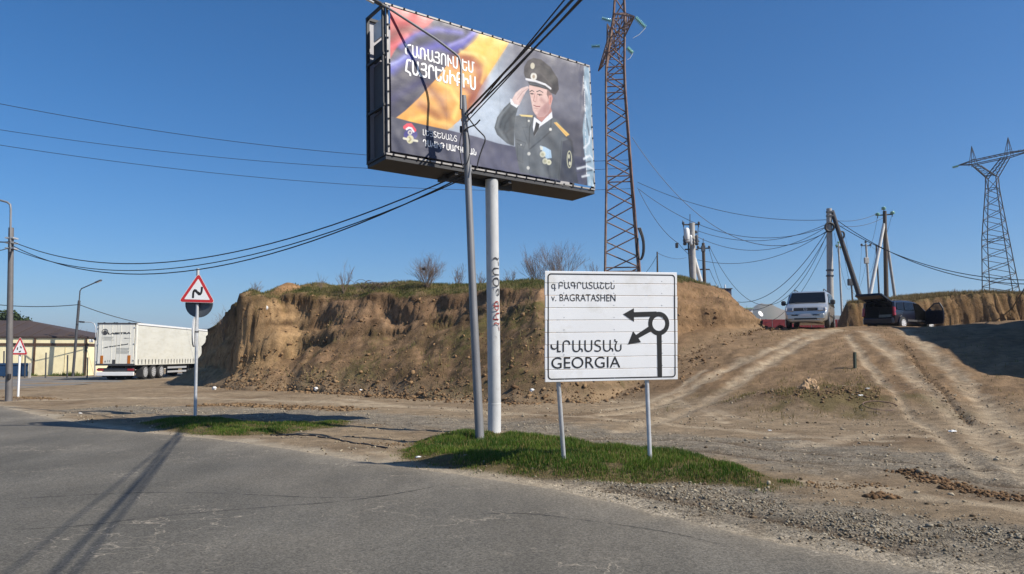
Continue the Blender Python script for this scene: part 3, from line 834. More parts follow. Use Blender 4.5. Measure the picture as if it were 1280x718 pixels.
stroke([(505, 95), (520, 85), (530, 110), (500, 130)], .25, S(40, 40, 84), .8, .3); stroke([(488, 125), (510, 112), (525, 104)], .12, S(66, 64, 130), .7, .2)
gold = [(600, 40), (640, 46), (618, 80), (600, 108), (588, 132), (572, 152), (556, 165), (540, 160), (505, 152), (492, 150), (505, 140), (522, 124), (536, 108), (547, 96), (556, 84), (566, 72), (580, 62), (592, 52)]
poly(gold, S(240, 184, 96), 1, .03)
poly([(598, 42), (636, 46), (618, 80), (604, 100), (590, 70), (580, 62)], S(248, 216, 112), .9, .18)
stroke([(566, 80), (582, 74), (596, 84), (600, 98), (590, 125)], .26, S(176, 92, 56), .85, .28); stroke([(575, 66), (590, 68), (604, 74)], .08, S(255, 236, 160), .8, .12)
stroke([(536, 112), (550, 128), (556, 145)], .16, S(150, 86, 66), .7, .25); stroke([(548, 104), (562, 112), (572, 130), (566, 148)], .09, S(255, 222, 130), .95, .14)
stroke([(578, 110), (590, 118), (580, 144)], .12, S(160, 78, 58), .8, .18); stroke([(512, 152), (530, 146), (548, 154), (562, 158)], .09, S(255, 216, 120), .95, .14)
stroke([(524, 132), (535, 140), (545, 146)], .18, S(160, 92, 70), .6, .2); stroke([(598, 72), (606, 82), (600, 104)], .06, S(250, 205, 110), .8, .1)
# lower band
poly([(470, 142), (520, 155), (560, 164), (590, 171), (620, 180), (660, 188), (742, 200), (742, 260), (470, 215)], S(82, 85, 108), 1, .015)
poly([(560, 164), (590, 171), (620, 180), (700, 200), (742, 260), (600, 240)], S(118, 118, 140), .6, .6)
# the officer (outline read off the print)
def zp(L): return [(600 + x / 3.987, 60 + y / 3.987) for x, y in L]
JK, JKD, JKL = S(108, 115, 122), S(66, 72, 80), S(138, 145, 152)
poly(zp([(150, 268), (185, 292), (172, 340), (165, 400), (163, 492), (128, 480), (78, 436), (64, 402), (78, 350), (112, 302)]), S(94, 102, 108), 1, .01)
for a in ([(150, 300), (100, 360), (90, 400)], [(165, 320), (120, 380), (110, 430)], [(160, 400), (120, 430), (140, 470)]): stroke(zp(a), .04, JKD, .8, .06)
stroke(zp([(140, 290), (90, 350), (75, 400)]), .03, JKL, .6, .05)
poly(zp([(172, 342), (232, 335), (262, 345), (262, 442), (292, 398), (352, 345), (385, 368), (432, 430), (456, 520), (478, 676), (330, 650), (192, 622), (168, 500), (163, 400)]), JK, 1, .01)
poly(zp([(405, 470), (448, 455), (458, 530), (482, 680), (388, 664), (398, 560)]), S(70, 76, 92), 1, .02)
stroke(zp([(400, 470), (392, 560), (384, 660)]), .02, JKD, .9, .04); stroke(zp([(420, 440), (450, 470), (455, 520)]), .06, S(40, 42, 54), .8, .08)
stroke(zp([(262, 345), (240, 400), (236, 500)]), .025, JKD, .9, .03); stroke(zp([(350, 350), (345, 420), (300, 460), (240, 508)]), .028, JKD, 1, .03)
stroke(zp([(225, 345), (228, 400), (205, 400), (235, 490)]), .02, JKD, .7, .03)
stroke(zp([(236, 505), (240, 640)]), .015, JKD, .6, .02); stroke(zp([(175, 460), (220, 478), (212, 500), (180, 480)]), .018, JKD, .9, .02); stroke(zp([(178, 480), (180, 560), (205, 575), (208, 500)]), .012, JKD, .7, .02)
stroke(zp([(352, 560), (330, 600), (340, 650)]), .05, S(70, 78, 92), .7, .08); stroke(zp([(300, 460), (280, 520), (300, 600)]), .08, JKL, .35, .12)
poly(zp([(143, 256), (160, 262), (186, 290), (176, 303), (146, 284)]), S(236, 240, 246), 1)
poly(zp([(152, 262), (172, 226), (200, 204), (232, 194), (236, 204), (222, 222), (208, 248), (188, 290), (165, 284)]), S(226, 204, 200), 1, .01)
stroke(zp([(178, 262), (205, 224), (230, 206)]), .012, S(176, 140, 138), .8, .015); stroke(zp([(190, 276), (212, 235)]), .02, S(190, 158, 156), .7, .03); stroke(zp([(170, 240), (196, 212)]), .015, S(246, 232, 228), .8, .03)
poly(zp([(262, 348), (300, 375), (352, 318), (356, 352), (292, 396), (264, 444), (256, 400)]), S(240, 242, 248), 1)
poly(zp([(272, 372), (290, 384), (286, 408), (262, 446), (258, 432), (266, 400)]), S(30, 32, 48), 1, .01)
poly(zp([(272, 335), (346, 296), (352, 322), (300, 374), (276, 352)]), S(196, 150, 142), 1)
poly(zp([(240, 186), (236, 200), (246, 258), (256, 316), (268, 336), (286, 349), (314, 346), (334, 330), (346, 298), (356, 256), (350, 232), (318, 200)]), S(226, 196, 188), 1, .012)
poly(zp([(300, 300), (346, 260), (346, 298), (334, 330), (314, 346), (286, 349), (272, 336)]), S(196, 160, 158), .8, .06)
poly(zp([(330, 210), (350, 232), (356, 256), (338, 262), (326, 236)]), S(120, 84, 78), .8, .03)
poly(zp([(336, 242), (352, 238), (356, 258), (346, 288), (336, 284)]), S(218, 164, 154), 1, .01); stroke(zp([(346, 250), (344, 276)]), .012, S(150, 96, 90), .8, .015)
stroke(zp([(242, 222), (252, 216), (262, 222)]), .02, S(40, 26, 26), 1, .012); stroke(zp([(276, 222), (292, 216), (308, 226)]), .02, S(40, 26, 26), 1, .012)
stroke(zp([(243, 232), (260, 234)]), .034, S(196, 160, 152), .8, .02); stroke(zp([(278, 235), (303, 239)]), .034, S(196, 160, 152), .8, .02)
stroke(zp([(245, 231), (259, 233)]), .016, S(60, 40, 38), 1, .010); stroke(zp([(280, 234), (302, 238)]), .016, S(60, 40, 38), 1, .010); poly(zp(circ(252, 233, 4, 4, 8)), S(28, 20, 20), 1); poly(zp(circ(291, 238, 4.5, 4.5, 8)), S(28, 20, 20), 1)
stroke(zp([(300, 262), (322, 282), (318, 318)]), .10, S(186, 146, 142), .55, .10); stroke(zp([(254, 262), (262, 300), (276, 330)]), .05, S(238, 214, 206), .6, .06); stroke(zp([(270, 318), (292, 322)]), .04, S(206, 176, 172), .7, .04)
stroke(zp([(268, 228), (262, 256), (258, 268), (270, 272)]), .014, S(170, 116, 110), .9, .02); stroke(zp([(276, 240), (274, 266)]), .03, S(206, 168, 160), .7, .04)
stroke(zp([(260, 290), (274, 296), (292, 296)]), .018, S(148, 76, 78), 1, .014); stroke(zp([(262, 304), (284, 308)]), .015, S(186, 146, 144), .8, .02)
poly(zp([(212, 128), (214, 98), (232, 66), (262, 52), (300, 60), (346, 98), (382, 156), (388, 210), (372, 238), (346, 228), (322, 198), (268, 172), (230, 164), (216, 146)]), S(70, 62, 62), 1, .01)
poly(zp([(232, 72), (262, 60), (300, 72), (336, 104), (300, 92), (250, 92), (226, 100)]), S(96, 88, 90), .7, .05)
stroke(zp([(224, 160), (270, 168), (320, 186), (346, 206)]), .05, S(228, 228, 232), 1, .012); poly(zp([(232, 172), (268, 176), (322, 196), (340, 210), (330, 212), (290, 200), (240, 190)]), S(22, 24, 36), 1, .008)
stroke(zp([(240, 182), (280, 186), (318, 202)]), .012, S(120, 130, 150), .8, .015)
poly(np.array(uvp(zp(circ(262, 146, 16, 20, 14)))), S(226, 224, 216), 1, .01); poly(np.array(uvp(zp(circ(262, 146, 7, 10, 10)))), S(176, 160, 140), 1, .01); poly(np.array(uvp(zp(circ(257, 92, 11, 16, 12)))), S(214, 208, 190), 1, .015)
poly(zp([(362, 376), (376, 374), (440, 436), (424, 446)]), S(238, 208, 132), 1, .008); stroke(zp([(369, 378), (430, 440)]), .012, S(214, 110, 60), .9, .012)
poly(zp([(188, 336), (256, 340), (254, 350), (200, 345)]), S(240, 220, 160), 1, .008)
poly(zp(circ(438, 560, 13, 44, 18)), S(206, 206, 182), 1, .008); poly(zp(circ(438, 560, 9, 38, 18)), S(60, 66, 80), 1, .008); poly(zp(circ(436, 545, 4, 12, 10)), S(216, 216, 196), 1); poly(zp(circ(440, 580, 5, 10, 10)), S(210, 210, 190), 1)
poly(zp([(292, 490), (318, 498), (346, 514), (350, 552), (322, 556), (304, 520)]), S(186, 212, 234), 1, .008); poly(zp([(290, 492), (306, 496), (306, 514), (294, 512)]), S(220, 224, 216), 1)
for cx_, cy_, r_ in ((305, 534, 15), (317, 568, 14), (336, 574, 13)): poly(zp(circ(cx_, cy_, r_, r_ * 1.05, 14)), S(226, 226, 206), 1, .008); poly(zp(circ(cx_, cy_, r_ * .5, r_ * .5, 10)), S(198, 198, 170), 1, .008)
for cx_, cy_, r_ in ((236, 531, 8), (232, 601, 8), (345, 410, 7), (236, 368, 5), (197, 487, 3)): poly(zp(circ(cx_, cy_, r_, r_ * 1.1, 12)), S(232, 232, 226), 1, .006)
for a_, w_, c_, al_ in (([(200, 400), (230, 560), (220, 620)], .22, JKL, .35), ([(330, 440), (380, 520), (370, 640)], .20, JKD, .45), ([(270, 470), (310, 560), (300, 640)], .14, JKL, .30), ([(100, 320), (80, 400), (120, 460)], .08, JKL, .5), ([(140, 330), (150, 420), (150, 480)], .10, JKD, .6),
                        ([(300, 80), (350, 140), (365, 215)], .08, S(44, 38, 40), .7), ([(240, 120), (300, 130), (350, 190)], .05, S(100, 92, 92), .6)):
    stroke(zp(a_), w_, c_, al_, w_)
# torn edge where an older sheet shows, and small vertical print
poly([(729, 84), (738, 86), (743, 236), (733, 236), (730, 200), (727, 165), (731, 130)], S(176, 200, 216), .85, .05)
for k in range(46):
    y0 = 96 + k * 2.7
    if (k * 7) % 11 < 9: stroke([(729.2 + k * .05, y0), (729.4 + k * .05, y0 + 1.4)], .02, S(235, 238, 242), .9, .015)
for a in ([(728, 200), (735, 196), (741, 202)], [(720, 212), (732, 209), (742, 214)], [(726, 222), (735, 220)], [(729, 186), (735, 180), (738, 165)]): stroke(a, .04, S(234, 240, 246), .9, .06)
for a in ([(724, 206), (736, 203)], [(716, 218), (738, 214)], [(732, 150), (736, 170)]): stroke(a, .03, S(70, 74, 90), .8, .05)
# round emblem on the lower band
def zq(L): return [(480 + x / 9.14, 140 + y / 9.14) for x, y in L]
poly(zq(circ(296, 265, 78, 60, 24)), S(78, 74, 168), .75, .02)
stroke(zq([(230, 185), (262, 160), (300, 158), (342, 212)]), .075, S(236, 88, 112), 1, .015); stroke(zq([(250, 205), (275, 188), (305, 194), (330, 232)]), .04, S(240, 240, 246), 1, .012)
poly(zq(circ(290, 242, 26, 26, 16)), S(232, 228, 220), 1, .008); poly(zq(circ(290, 242, 11, 13, 10)), S(90, 84, 150), 1, .008)
poly(zq(circ(292, 318, 40, 48, 18)), S(226, 222, 190), 1, .01); stroke(zq([(218, 308), (370, 338)]), .045, S(228, 226, 210), 1, .015); stroke(zq([(285, 296), (300, 318), (280, 342)]), .03, S(160, 150, 100), .8, .03)
# print grain, faded cloth folds and seams of the joined vinyl strips
for k in (.25, .5, .75): art *= (1 - .10 * np.exp(-((U - BW * k) / .012) ** 2))[..., None]
art *= (1 + .05 * fbm(U * 9, W * 9, 4, 511) + .05 * fbm(U * 2.2, W * 4, 3, 512))[..., None]
art[:] = np.clip(art, .004, 1) ** 1.25 * .74
# silk-screen sheet with wrinkles and sag; a ripped strip at the right edge
wr = .010 * fbm(U * 1.2, W * 1.2, 3, 501) + .012 * np.maximum(0, np.sin((W * 1.3 + U * .9) * 5)) * sstep((U - BW + 1.0) / .8) * sstep((1.2 - W) / .8)
wr = wr + .03 * fbm(U * 3.5, W * 1.4, 3, 502) * sstep((U - BW + .45) / .3) + .008 * np.sin(U * 17 + W * 9) * sstep((.7 - W) / .5) * .6
wr = wr - .02 * np.exp(-((BH - W) / .06)) * np.abs(np.sin(U / .62 * math.pi)) + .014
P_ = np.array(BB_O - pole_xy)[None, None] + U[..., None] * np.array(BU) + W[..., None] * np.array(BV) - (wr + .02)[..., None] * np.array(BN)
M_BANNER = mat("printed_vinyl", (1, 1, 1), .42, 0, .04, 3, .0008, 25, vcol="Col", spec=.4)
np_mesh("banner_sheet", P_.reshape(-1, 3), grid_faces(nu, nv), M_BANNER, bb, smooth=True, col={"Col": np.clip(art, .01, .85).reshape(-1, 3)})
def fbox(p00, p11): a, b = uvp([p00, p11]); return (a[0], a[1], b[0], b[1])
def hbox(bl, tr):  # bottom-left and top-right pixels
    a, b = uvp([bl, tr]); return (a[0], a[1], b[0], b[1])
def bft(u, v, t):
    i = int(np.clip(np.searchsorted(uu, u), 1, nu - 1)); j = int(np.clip(np.searchsorted(vv_, v), 1, nv - 1))
    return bf(u, v, float(wr[i, j]) + .0215 + t)
l1 = uvp([(505, 72), (505, 58), (591, 91)]); l2 = uvp([(508, 96), (505, 70), (592, 112), (592, 94)])
txt("lettering", "ԾԱՌԱՅՈՒՄ ԵՄ", M_PRINTW, bb, bft, (l1[0][0], 2.04, l1[2][0], 2.29), .006)
txt("lettering", "ՀԱՅՐԵՆԻՔԻՍ", M_PRINTW, bb, bft, (l1[0][0], 1.64, l1[2][0] + .02, 1.99), .008)
l3 = uvp([(527.5, 169.5), (569.5, 177), (527.5, 180), (592, 196)])
vb3 = (uvp([(528, 170)])[0][1], uvp([(528, 162)])[0][1]); vb4 = (uvp([(528, 183)])[0][1], uvp([(528, 174.5)])[0][1])
txt("lettering", "ԼԵՅՏԵՆԱՆՏ", M_PRINTW, bb, bft, (l3[0][0], vb3[0], l3[1][0], vb3[1]), .0)
txt("lettering", "ԴԱՎԻԹ ՍԱՐԳՍՅԱՆ", M_PRINTW, bb, bft, (l3[0][0], vb4[0], uvp([(593, 190)])[0][0], vb4[1]), .004)
# cabinet: two-sided box frame about 0.8 m deep
M_CAB = mat("dark_cabinet_steel", (.035, .036, .04), .6, .3, .25, 4, .001, 30)
M_TRIM = mat("pale_edge_trim", (.26, .25, .24), .55, .3, .3, 8, .001, 40)
DEP = .78
def bar(mb, a, b, w, h):      # a, b = (u, v, t); rectangular bar
    A, B = bf(*a), bf(*b); t = (B - A); L_ = t.length; t.normalize()
    n_ = -BN; o_ = t.cross(n_)
    if o_.length < .1: n_ = BU; o_ = t.cross(n_)
    o_.normalize(); n_ = o_.cross(t)
    R = Matrix((t, o_, n_)).transposed()
    return mb.box((A + B) / 2, (L_, w, h), R)
for a, b, nm in (((0, .0, 0), (BW, .0, 0), "edge_trim"), ((0, BH, 0), (BW, BH, 0), "edge_trim"), ((.05, .03, 0), (.05, BH - .03, 0), "edge_trim"), ((BW - .01, .03, 0), (BW - .01, BH - .03, 0), "edge_trim")):
    bar(MB(), a, b, .034 if nm else .03, .05).build(nm, M_TRIM, bb)
for k in range(20):            # lacing eyelets along the edges
    u = .15 + k * (BW - .3) / 19
    for v in (.0, BH): MB().box(bf(u, v, .03), (.03, .03, .03)).build("lacing_clip", M_CAB, bb)
for k in range(11):
    v = .15 + k * (BH - .3) / 10
    for u in (.05, BW - .01): MB().box(bf(u, v, .03), (.026, .026, .026)).build("lacing_clip", M_CAB, bb)
back = MB()
back.add([bf(.02, .02, -DEP), bf(BW, .02, -DEP), bf(BW, BH, -DEP), bf(.02, BH, -DEP), bf(.02, .02, -DEP - .03), bf(BW, .02, -DEP - .03), bf(BW, BH, -DEP - .03), bf(.02, BH, -DEP - .03)],
         [(0, 1, 2, 3), (7, 6, 5, 4), (0, 4, 5, 1), (1, 5, 6, 2), (2, 6, 7, 3), (3, 7, 4, 0)])
back.build("rear_sheet", mat("rear_vinyl", (.35, .35, .38), .6, 0, .1), bb)
bot = MB(); bot.add([bf(0, -.03, .0), bf(BW, -.03, 0), bf(BW, -.03, -DEP), bf(0, -.03, -DEP), bf(0, -.10, .0), bf(BW, -.10, 0), bf(BW, -.10, -DEP), bf(0, -.10, -DEP)],
                    [(0, 1, 2, 3), (7, 6, 5, 4), (0, 4, 5, 1), (1, 5, 6, 2), (2, 6, 7, 3), (3, 7, 4, 0)])
bot.build("bottom_tray", M_CAB, bb)
for v in (.0, .98, 2.0, BH):
    for u in (.0, BW * .25, BW * .5, BW * .75, BW):
        if u in (0.0, BW) or v in (.0, BH): bar(MB(), (u, v, -.02), (u, v, -DEP), .05, .05).build("cross_bar", M_CAB, bb)
for u in (.0, BW * .25, BW * .5, BW * .75, BW):
    bar(MB(), (u, .0, -.06), (u, BH, -.06), .06, .05).build("upright", M_CAB, bb); bar(MB(), (u, .0, -DEP + .04), (u, BH, -DEP + .04), .06, .05).build("upright", M_CAB, bb)
for v in (-.02, BH): bar(MB(), (0, v, -DEP + .02), (BW, v, -DEP + .02), .06, .06).build("rear_rail", M_CAB, bb)
# inner baffle sheets seen through the open left end
M_BAF = mat("grey_inner_sheet", (.075, .077, .085), .8, 0, .15)
for v0, v1, m_ in ((.05, .95, M_BAF), (1.02, 1.97, M_BAF), (2.04, 2.42, M_BAF), (2.5, 2.86, M_WHITE)):
    s_ = MB(); s_.add([bf(.1, v0, -.12), bf(.1, v1, -.12), bf(.1, v1, -DEP + .1), bf(.1, v0, -DEP + .1), bf(.13, v0, -.12), bf(.13, v1, -.12), bf(.13, v1, -DEP + .1), bf(.13, v0, -DEP + .1)],
                      [(0, 1, 2, 3), (7, 6, 5, 4), (0, 4, 5, 1), (1, 5, 6, 2), (2, 6, 7, 3), (3, 7, 4, 0)]); s_.build("end_panel", m_, bb)
# pole
ptop = bf(BW * .42, -.1, -DEP * .5); pt = at(614.5, 224, (ptop + pole_xy).y) - pole_xy
pr_ = .135
pm = MB(); pm.tube([(0, 0, -.1), (0, 0, .62)], pr_ * 1.02, 28); pm.build("pole_foot", M_POLE, bb, True)
ax = (Vector((pt.x, pt.y, ptop.z)))
pm = MB(); pm.tube([(0, 0, .62), ax], pr_, 28); pm.build("pole", M_POLE, bb, True)
pm = MB(); pm.lathe([(pr_ * 1.01, .60), (pr_ * 1.04, .61), (pr_ * 1.04, .63), (pr_ * 1.01, .64)], (0, 0, 0), n=28); pm.build("pole_joint", M_POLE, bb, True)
for u in (BW * .30, BW * .55): bar(MB(), (u, -.12, -.05), (u, -.12, -DEP + .05), .09, .08).build("support_beam", M_CAB, bb)
bar(MB(), (BW * .28, -.16, -DEP * .5), (BW * .6, -.16, -DEP * .5), .12, .1).build("support_beam", M_CAB, bb)
# sprayed lettering running down the pole
cam_dir = math.atan2(-pole_xy.y, -pole_xy.x)
def pole_frame(u, v, t):        # u runs down the pole, v round it
    z = u; a = cam_dir + v / pr_ + .62
    f_ = (z - 0) / ax.z
    return Vector((ax.x * f_ + math.cos(a) * (pr_ + .004), ax.y * f_ + math.sin(a) * (pr_ + .004), z))
def zpole(py): return (at(618, py, pole_xy.y + .05) - pole_xy).z
M_GR1 = mat("black_spray", (.03, .03, .035), .8, 0, .2); M_GR2 = mat("dark_red_spray", (.30, .04, .035), .8, 0, .3)
txt("graffiti_lettering", "ԾՍՕՑ", M_GR1, bb, lambda u, v, t: pole_frame(u, v, t), (zpole(325), -.085, zpole(372), .085), .0)
txt("graffiti_lettering", "ՓԿԾ", M_GR2, bb, lambda u, v, t: pole_frame(u, v, t), (zpole(378), -.085, zpole(414), .085), .0)

# ------------------------------------------------------------------ direction sign to Georgia
GS_O = Vector((.456, 10.2, 1.239)); yw, tl_, ln = .217, .013, -.059
GW, GH = 1.958, 1.533
GU0 = Vector((math.cos(yw), math.sin(yw), 0)); GN0 = Vector((-math.sin(yw), math.cos(yw), 0))
GU = GU0 * math.cos(tl_) + Vector((0, 0, 1)) * math.sin(tl_)
GV = ((-GU0 * math.sin(tl_) + Vector((0, 0, 1)) * math.cos(tl_)) * math.cos(ln) + GN0 * math.sin(ln)).normalized()
GNn = GU.cross(GV).normalized()
if GNn.y > 0: GNn = -GNn                               # towards the viewer
pA, pB = atz(705.5, 588), atz(813, 589)
gso = (pA + pB) / 2; gso.z = gz(gso.x, gso.y)
gs = empty("direction_sign", gso, 0, "big white direction sign to Georgia on two grey posts in the grass", "road sign")
def gf(u, v, t=0.0): return GS_O + GU * u + GV * v + GNn * t - gso
HG = homog([(679, 338), (848, 341), (846, 475), (684, 478)], [(0, GH), (GW, GH), (GW, 0), (0, 0)])
def guv(pts):
    p = np.array(pts, float); q = np.c_[p, np.ones(len(p))] @ HG.T; return q[:, :2] / q[:, 2:]
GR_ = Matrix((GU, GV, GNn)).transposed()
ns = 9; sh = GH / ns
for k in range(ns):
    m = MB(); e = random.uniform(-.006, .006)
    m.box(gf(GW / 2 + e, sh * (k + .5), -.012), (GW, sh - .006, .024), GR_ @ Euler((random.uniform(-.004, .004), random.uniform(-.002, .002), 0)).to_matrix(), .004)
    sl_ = m.build("slat", M_SIGNW, gs)
    for u_ in (.27, 1.0, 1.72): MB().lathe([(.008, 0), (.007, .003), (.003, .004)], (0, 0, 0), n=8).build("rivet", M_GALV, sl_).matrix_local = Matrix.Translation(gf(u_, sh * (k + .22), .0)) @ GR_.to_4x4()
gq = lambda L: [tuple(p) for p in guv(L)]
# black rounded border
def rrect(x0, y0, x1, y1, r, n=5):
    o = []
    for cx, cy, a in ((x1 - r, y1 - r, 0), (x0 + r, y1 - r, 90), (x0 + r, y0 + r, 180), (x1 - r, y0 + r, 270)):
        for i in range(n + 1): w = math.radians(a + 90 * i / n); o.append((cx + r * math.cos(w), cy + r * math.sin(w)))
    return o
MB().ring(rrect(.035, .035, GW - .035, GH - .035, .05), rrect(.051, .051, GW - .051, GH - .051, .038), lambda a, b, t: gf(a, b, t), .001, .003).build("border", M_BLKPAINT, gs)
# roundabout diagram
c0 = guv([(823.5, 406.5)])[0]; ro, ri = .160, .098
MB().ring(circ(c0[0], c0[1], ro, ro * 1.05, 40), circ(c0[0], c0[1], ri, ri * 1.05, 40), lambda a, b, t: gf(a, b, t), .001, .0035).build("roundabout_symbol", M_BLKPAINT, gs)
def gpoly(px, name, t=.003):
    MB().prism(gq(px), lambda a, b, q: gf(a, b, q), .001, t).build(name, M_BLKPAINT, gs)
gpoly([(820.8, 419), (826.8, 419), (826.6, 471), (821.3, 471)], "route_stem", .0041)
gpoly([(779, 394.5), (792.5, 387), (792.5, 392), (821, 391.2), (818, 397.4), (792.5, 398), (792.5, 404)], "arrow", .0045)
gpoly([(785, 432), (791.5, 416), (795, 420.5), (812.5, 409), (815, 415.5), (798, 424.5), (801, 429.5)], "arrow", .0048)
def gtxt(s_, bl, tr, bold=0.0):
    a, b = guv([bl, tr]); a2, b2 = guv([(tr[0], bl[1]), (bl[0], tr[1])])
    txt("lettering", s_, M_BLKPAINT, gs, lambda u, v, t: gf(u, v, .0036), (a[0], (a[1] + 0 * a2[1]), b[0], b[1]), bold)
gtxt("գ.ԲԱԳՐԱՏԱՇԵՆ", (688, 364.3), (768, 353.0), 0)
gtxt("v. BAGRATASHEN", (688, 377.6), (769.3, 369.2), -.0)
gtxt("ՎՐԱՍՏԱՆ", (689.5, 441.6), (777, 425.6), .0)
gtxt("GEORGIA", (691, 461.5), (775.5, 446.8), -.0)
for px0, px1 in (((705.5, 588), (701.5, 479)), ((813, 589), (810, 477))):
    a = atz(*px0); b_ = guv([px1])[0]; top_ = gf(b_[0], .35, -.06) ; a = Vector((a.x, a.y, gz(a.x, a.y) - .08)) - gso
    bo_ = gf(b_[0], 0, -.06)
    m = MB(); m.tube([a, bo_, gf(b_[0], GH - .1, -.06)], .0305, 16); m.build("post", M_GALV, gs, True)
for v in (.25, GH * .5, GH - .25):
    MB().box(gf(GW / 2, v, -.034), (GW - .2, .05, .02), GR_).build("rail", M_GALV, gs)

# ------------------------------------------------------------------ triangular warning signs
def rtri(cx, cy, s, r=.05, n=4):
    """rounded triangle, point up; s = side"""
    h = s * math.sqrt(3) / 2; P = [(cx, cy + h * 2 / 3), (cx - s / 2, cy - h / 3), (cx + s / 2, cy - h / 3)]; o = []
    for i, (x, y) in enumerate(P):
        dx, dy = cx - x, cy - y; l = math.hypot(dx, dy); qx, qy = x + dx / l * r * 2, y + dy / l * r * 2
        a0 = math.radians([90, 210, 330][i])
        for k in range(n + 1): w = a0 + math.radians(-60 + 120 * k / n); o.append((qx + r * math.cos(w), qy + r * math.sin(w)))
    return o
def tri_sign(parent, c, yaw, s, symbol, sx=1.0, roll=0.0):
    R = Euler((0, 0, yaw)).to_matrix() @ Euler((0, roll, 0)).to_matrix()
    f = lambda a, b, t: c + R @ Vector((a * sx, -t, b))
    MB().prism(rtri(0, 0, s), f, -.012, .004).build("sign_plate", M_SIGNBACK, parent)
    MB().prism(rtri(0, 0, s), f, .0045, .007).build("sign_edge", M_WHITE, parent)
    MB().prism(rtri(0, 0, s * .965, .045), f, .0075, .010).build("red_border", M_RED, parent)
    MB().prism(rtri(0, 0, s * .70, .012), f, .0105, .013).build("sign_face", M_SIGNW, parent)
    for poly_ in symbol: MB().prism(poly_, f, .0135, .016).build("symbol", M_BLKPAINT, parent)
    return f
def band(pts, w):
    """2D stroke outline"""
    L_, R_ = [], []
    for i, p in enumerate(pts):
        a = pts[max(i - 1, 0)]; b = pts[min(i + 1, len(pts) - 1)]; dx, dy = b[0] - a[0], b[1] - a[1]; l = math.hypot(dx, dy) or 1
        L_.append((p[0] - dy / l * w / 2, p[1] + dx / l * w / 2)); R_.append((p[0] + dy / l * w / 2, p[1] - dx / l * w / 2))
    return L_ + R_[::-1]
base = onground(244, 521); base.z -= .02
ws = empty("warning_sign", base, 0, "red bordered bend warning triangle above round sign backs on a grey post", "road sign")
topz = (at(247.5, 336, base.y) - base)
MB().tube([(0, 0, -.05), (topz.x * .5, 0, topz.z * .5), (topz.x, 0, topz.z)], .042, 14).build("post", M_GALV, ws, True)
tc_ = at(247, 366, base.y - .07) - base
zz = smooth_poly([(-.105, -.15), (-.105, .02), (-.06, .085), (.0, .0), (.06, -.065), (.105, .01), (.105, .16)], 1)
tri_sign(ws, tc_, .18, .93, [band(zz, .052)], 1.0, .02)
cc = at(249, 380, base.y + .07) - base
f = lambda a, b, t: cc + Vector((a, t, b))
MB().prism(circ(0, 0, .365, .365, 32), f, -.01, .012).build("round_plate", M_SIGNBACK, ws)
MB().ring(circ(0, 0, .37, .37, 32), circ(0, 0, .35, .35, 32), f, -.018, .014).build("plate_rim", M_SIGNBACK, ws)
c2 = at(243.0, 415, base.y + .02) - base
Rr = Euler((0, 0, 1.82)).to_matrix(); f2 = lambda a, b, t: c2 + Rr @ Vector((a, t, b))
MB().prism(circ(0, 0, .34, .40, 28), f2, -.01, .012).build("round_plate", M_WHITE, ws)
MB().ring(circ(0, 0, .345, .405, 28), circ(0, 0, .325, .385, 28), f2, -.016, .016).build("plate_rim", M_GALV, ws)
for z in (tc_.z - .2, tc_.z + .15, cc.z, c2.z): MB().lathe([(.052, -.02), (.052, .02)], (topz.x * z / topz.z, 0, z), n=14).build("clamp", M_DKSTEEL, ws)
base = onground(22.5, 498)
rs_ = empty("warning_sign", base, 0, "small red bordered roundabout warning triangle on a white post at far left", "road sign")
tp = at(24.5, 443, base.y) - base
MB().tube([(0, 0, -.05), (tp.x, 0, tp.z + .5)], .04, 12).build("post", M_WHITE, rs_, True)
c_ = at(24.5, 436, base.y - .06) - base
arcs = [band(smooth_poly([(.10 * math.cos(w) * 1, .10 * math.sin(w) - .02) for w in [a0 + i * .35 for i in range(4)]], 0), .045) for a0 in (.3, 2.4, 4.5)]
tri_sign(rs_, c_, .25, .82, arcs, .72)

# ------------------------------------------------------------------ street lamp poles
def lamp_head(parent, p, d, w=.09, L_=.45, m=None):
    t = Vector(d).normalized(); s_ = t.cross(Vector((0, 0, 1))).normalized(); u_ = s_.cross(t)
    R = Matrix((t, s_, u_)).transposed()
    MB().box(p + t * L_ / 2, (L_, w * 1.6, w), R, .03).build("lamp_head", m or M_DKSTEEL, parent)
    MB().box(p + t * L_ * .55 - u_ * (w * .5 + .012), (L_ * .6, w * 1.2, .02), R).build("lamp_glass", M_WHITE, parent)
base = onground(600, 556); Yb = base.y
lp = empty("street_lamp", base, 0, "dark leaning street lamp pole in front of the billboard with coiled cables", "street lamp")
def lw(px, py, Y): return at(px, py, Y) - base
YT = 13.95
mids = [Vector((0, 0, -.05)), lw(592, 390, Yb + .2), lw(585, 222, Yb + .38), lw(579, 120, YT)]
MB().tube(mids, [.082, .075, .066, .058], 16).build("pole", M_LAMPPOLE, lp, True)
MB().tube([lw(579.6, 138, YT) + Vector((-.05, -.06, 0)), lw(576.4, 84, YT), lw(575, 76, YT), lw(573, 71, YT), lw(568, 66.5, YT), lw(545, 49, YT - .05), lw(485, 10, YT - .22), lw(474, 4, YT - .25)], .024, 10).build("arm", M_LAMPPOLE, lp, True)
lamp_head(lp, lw(478, 6.5, YT - .24), lw(455, -6, YT - .3) - lw(478, 6.5, YT - .24), .07, .62)
for py in (150, 182, 208, 213): MB().lathe([(.075, -.025), (.078, 0), (.075, .025)], lw(580.5 + (py - 140) * .055, py, Yb + .47), n=12).build("clamp", M_GALV if py > 200 else M_BLACK, lp)
for q, (a_, b_) in enumerate((((583, 142), (577, 170)), ((577, 162), (590, 185)))):
    m = MB(); m.box(lw(*a_, Yb + .38), (.07, .09, .12), None, .01); m.build("insulator", M_BLACK, lp)
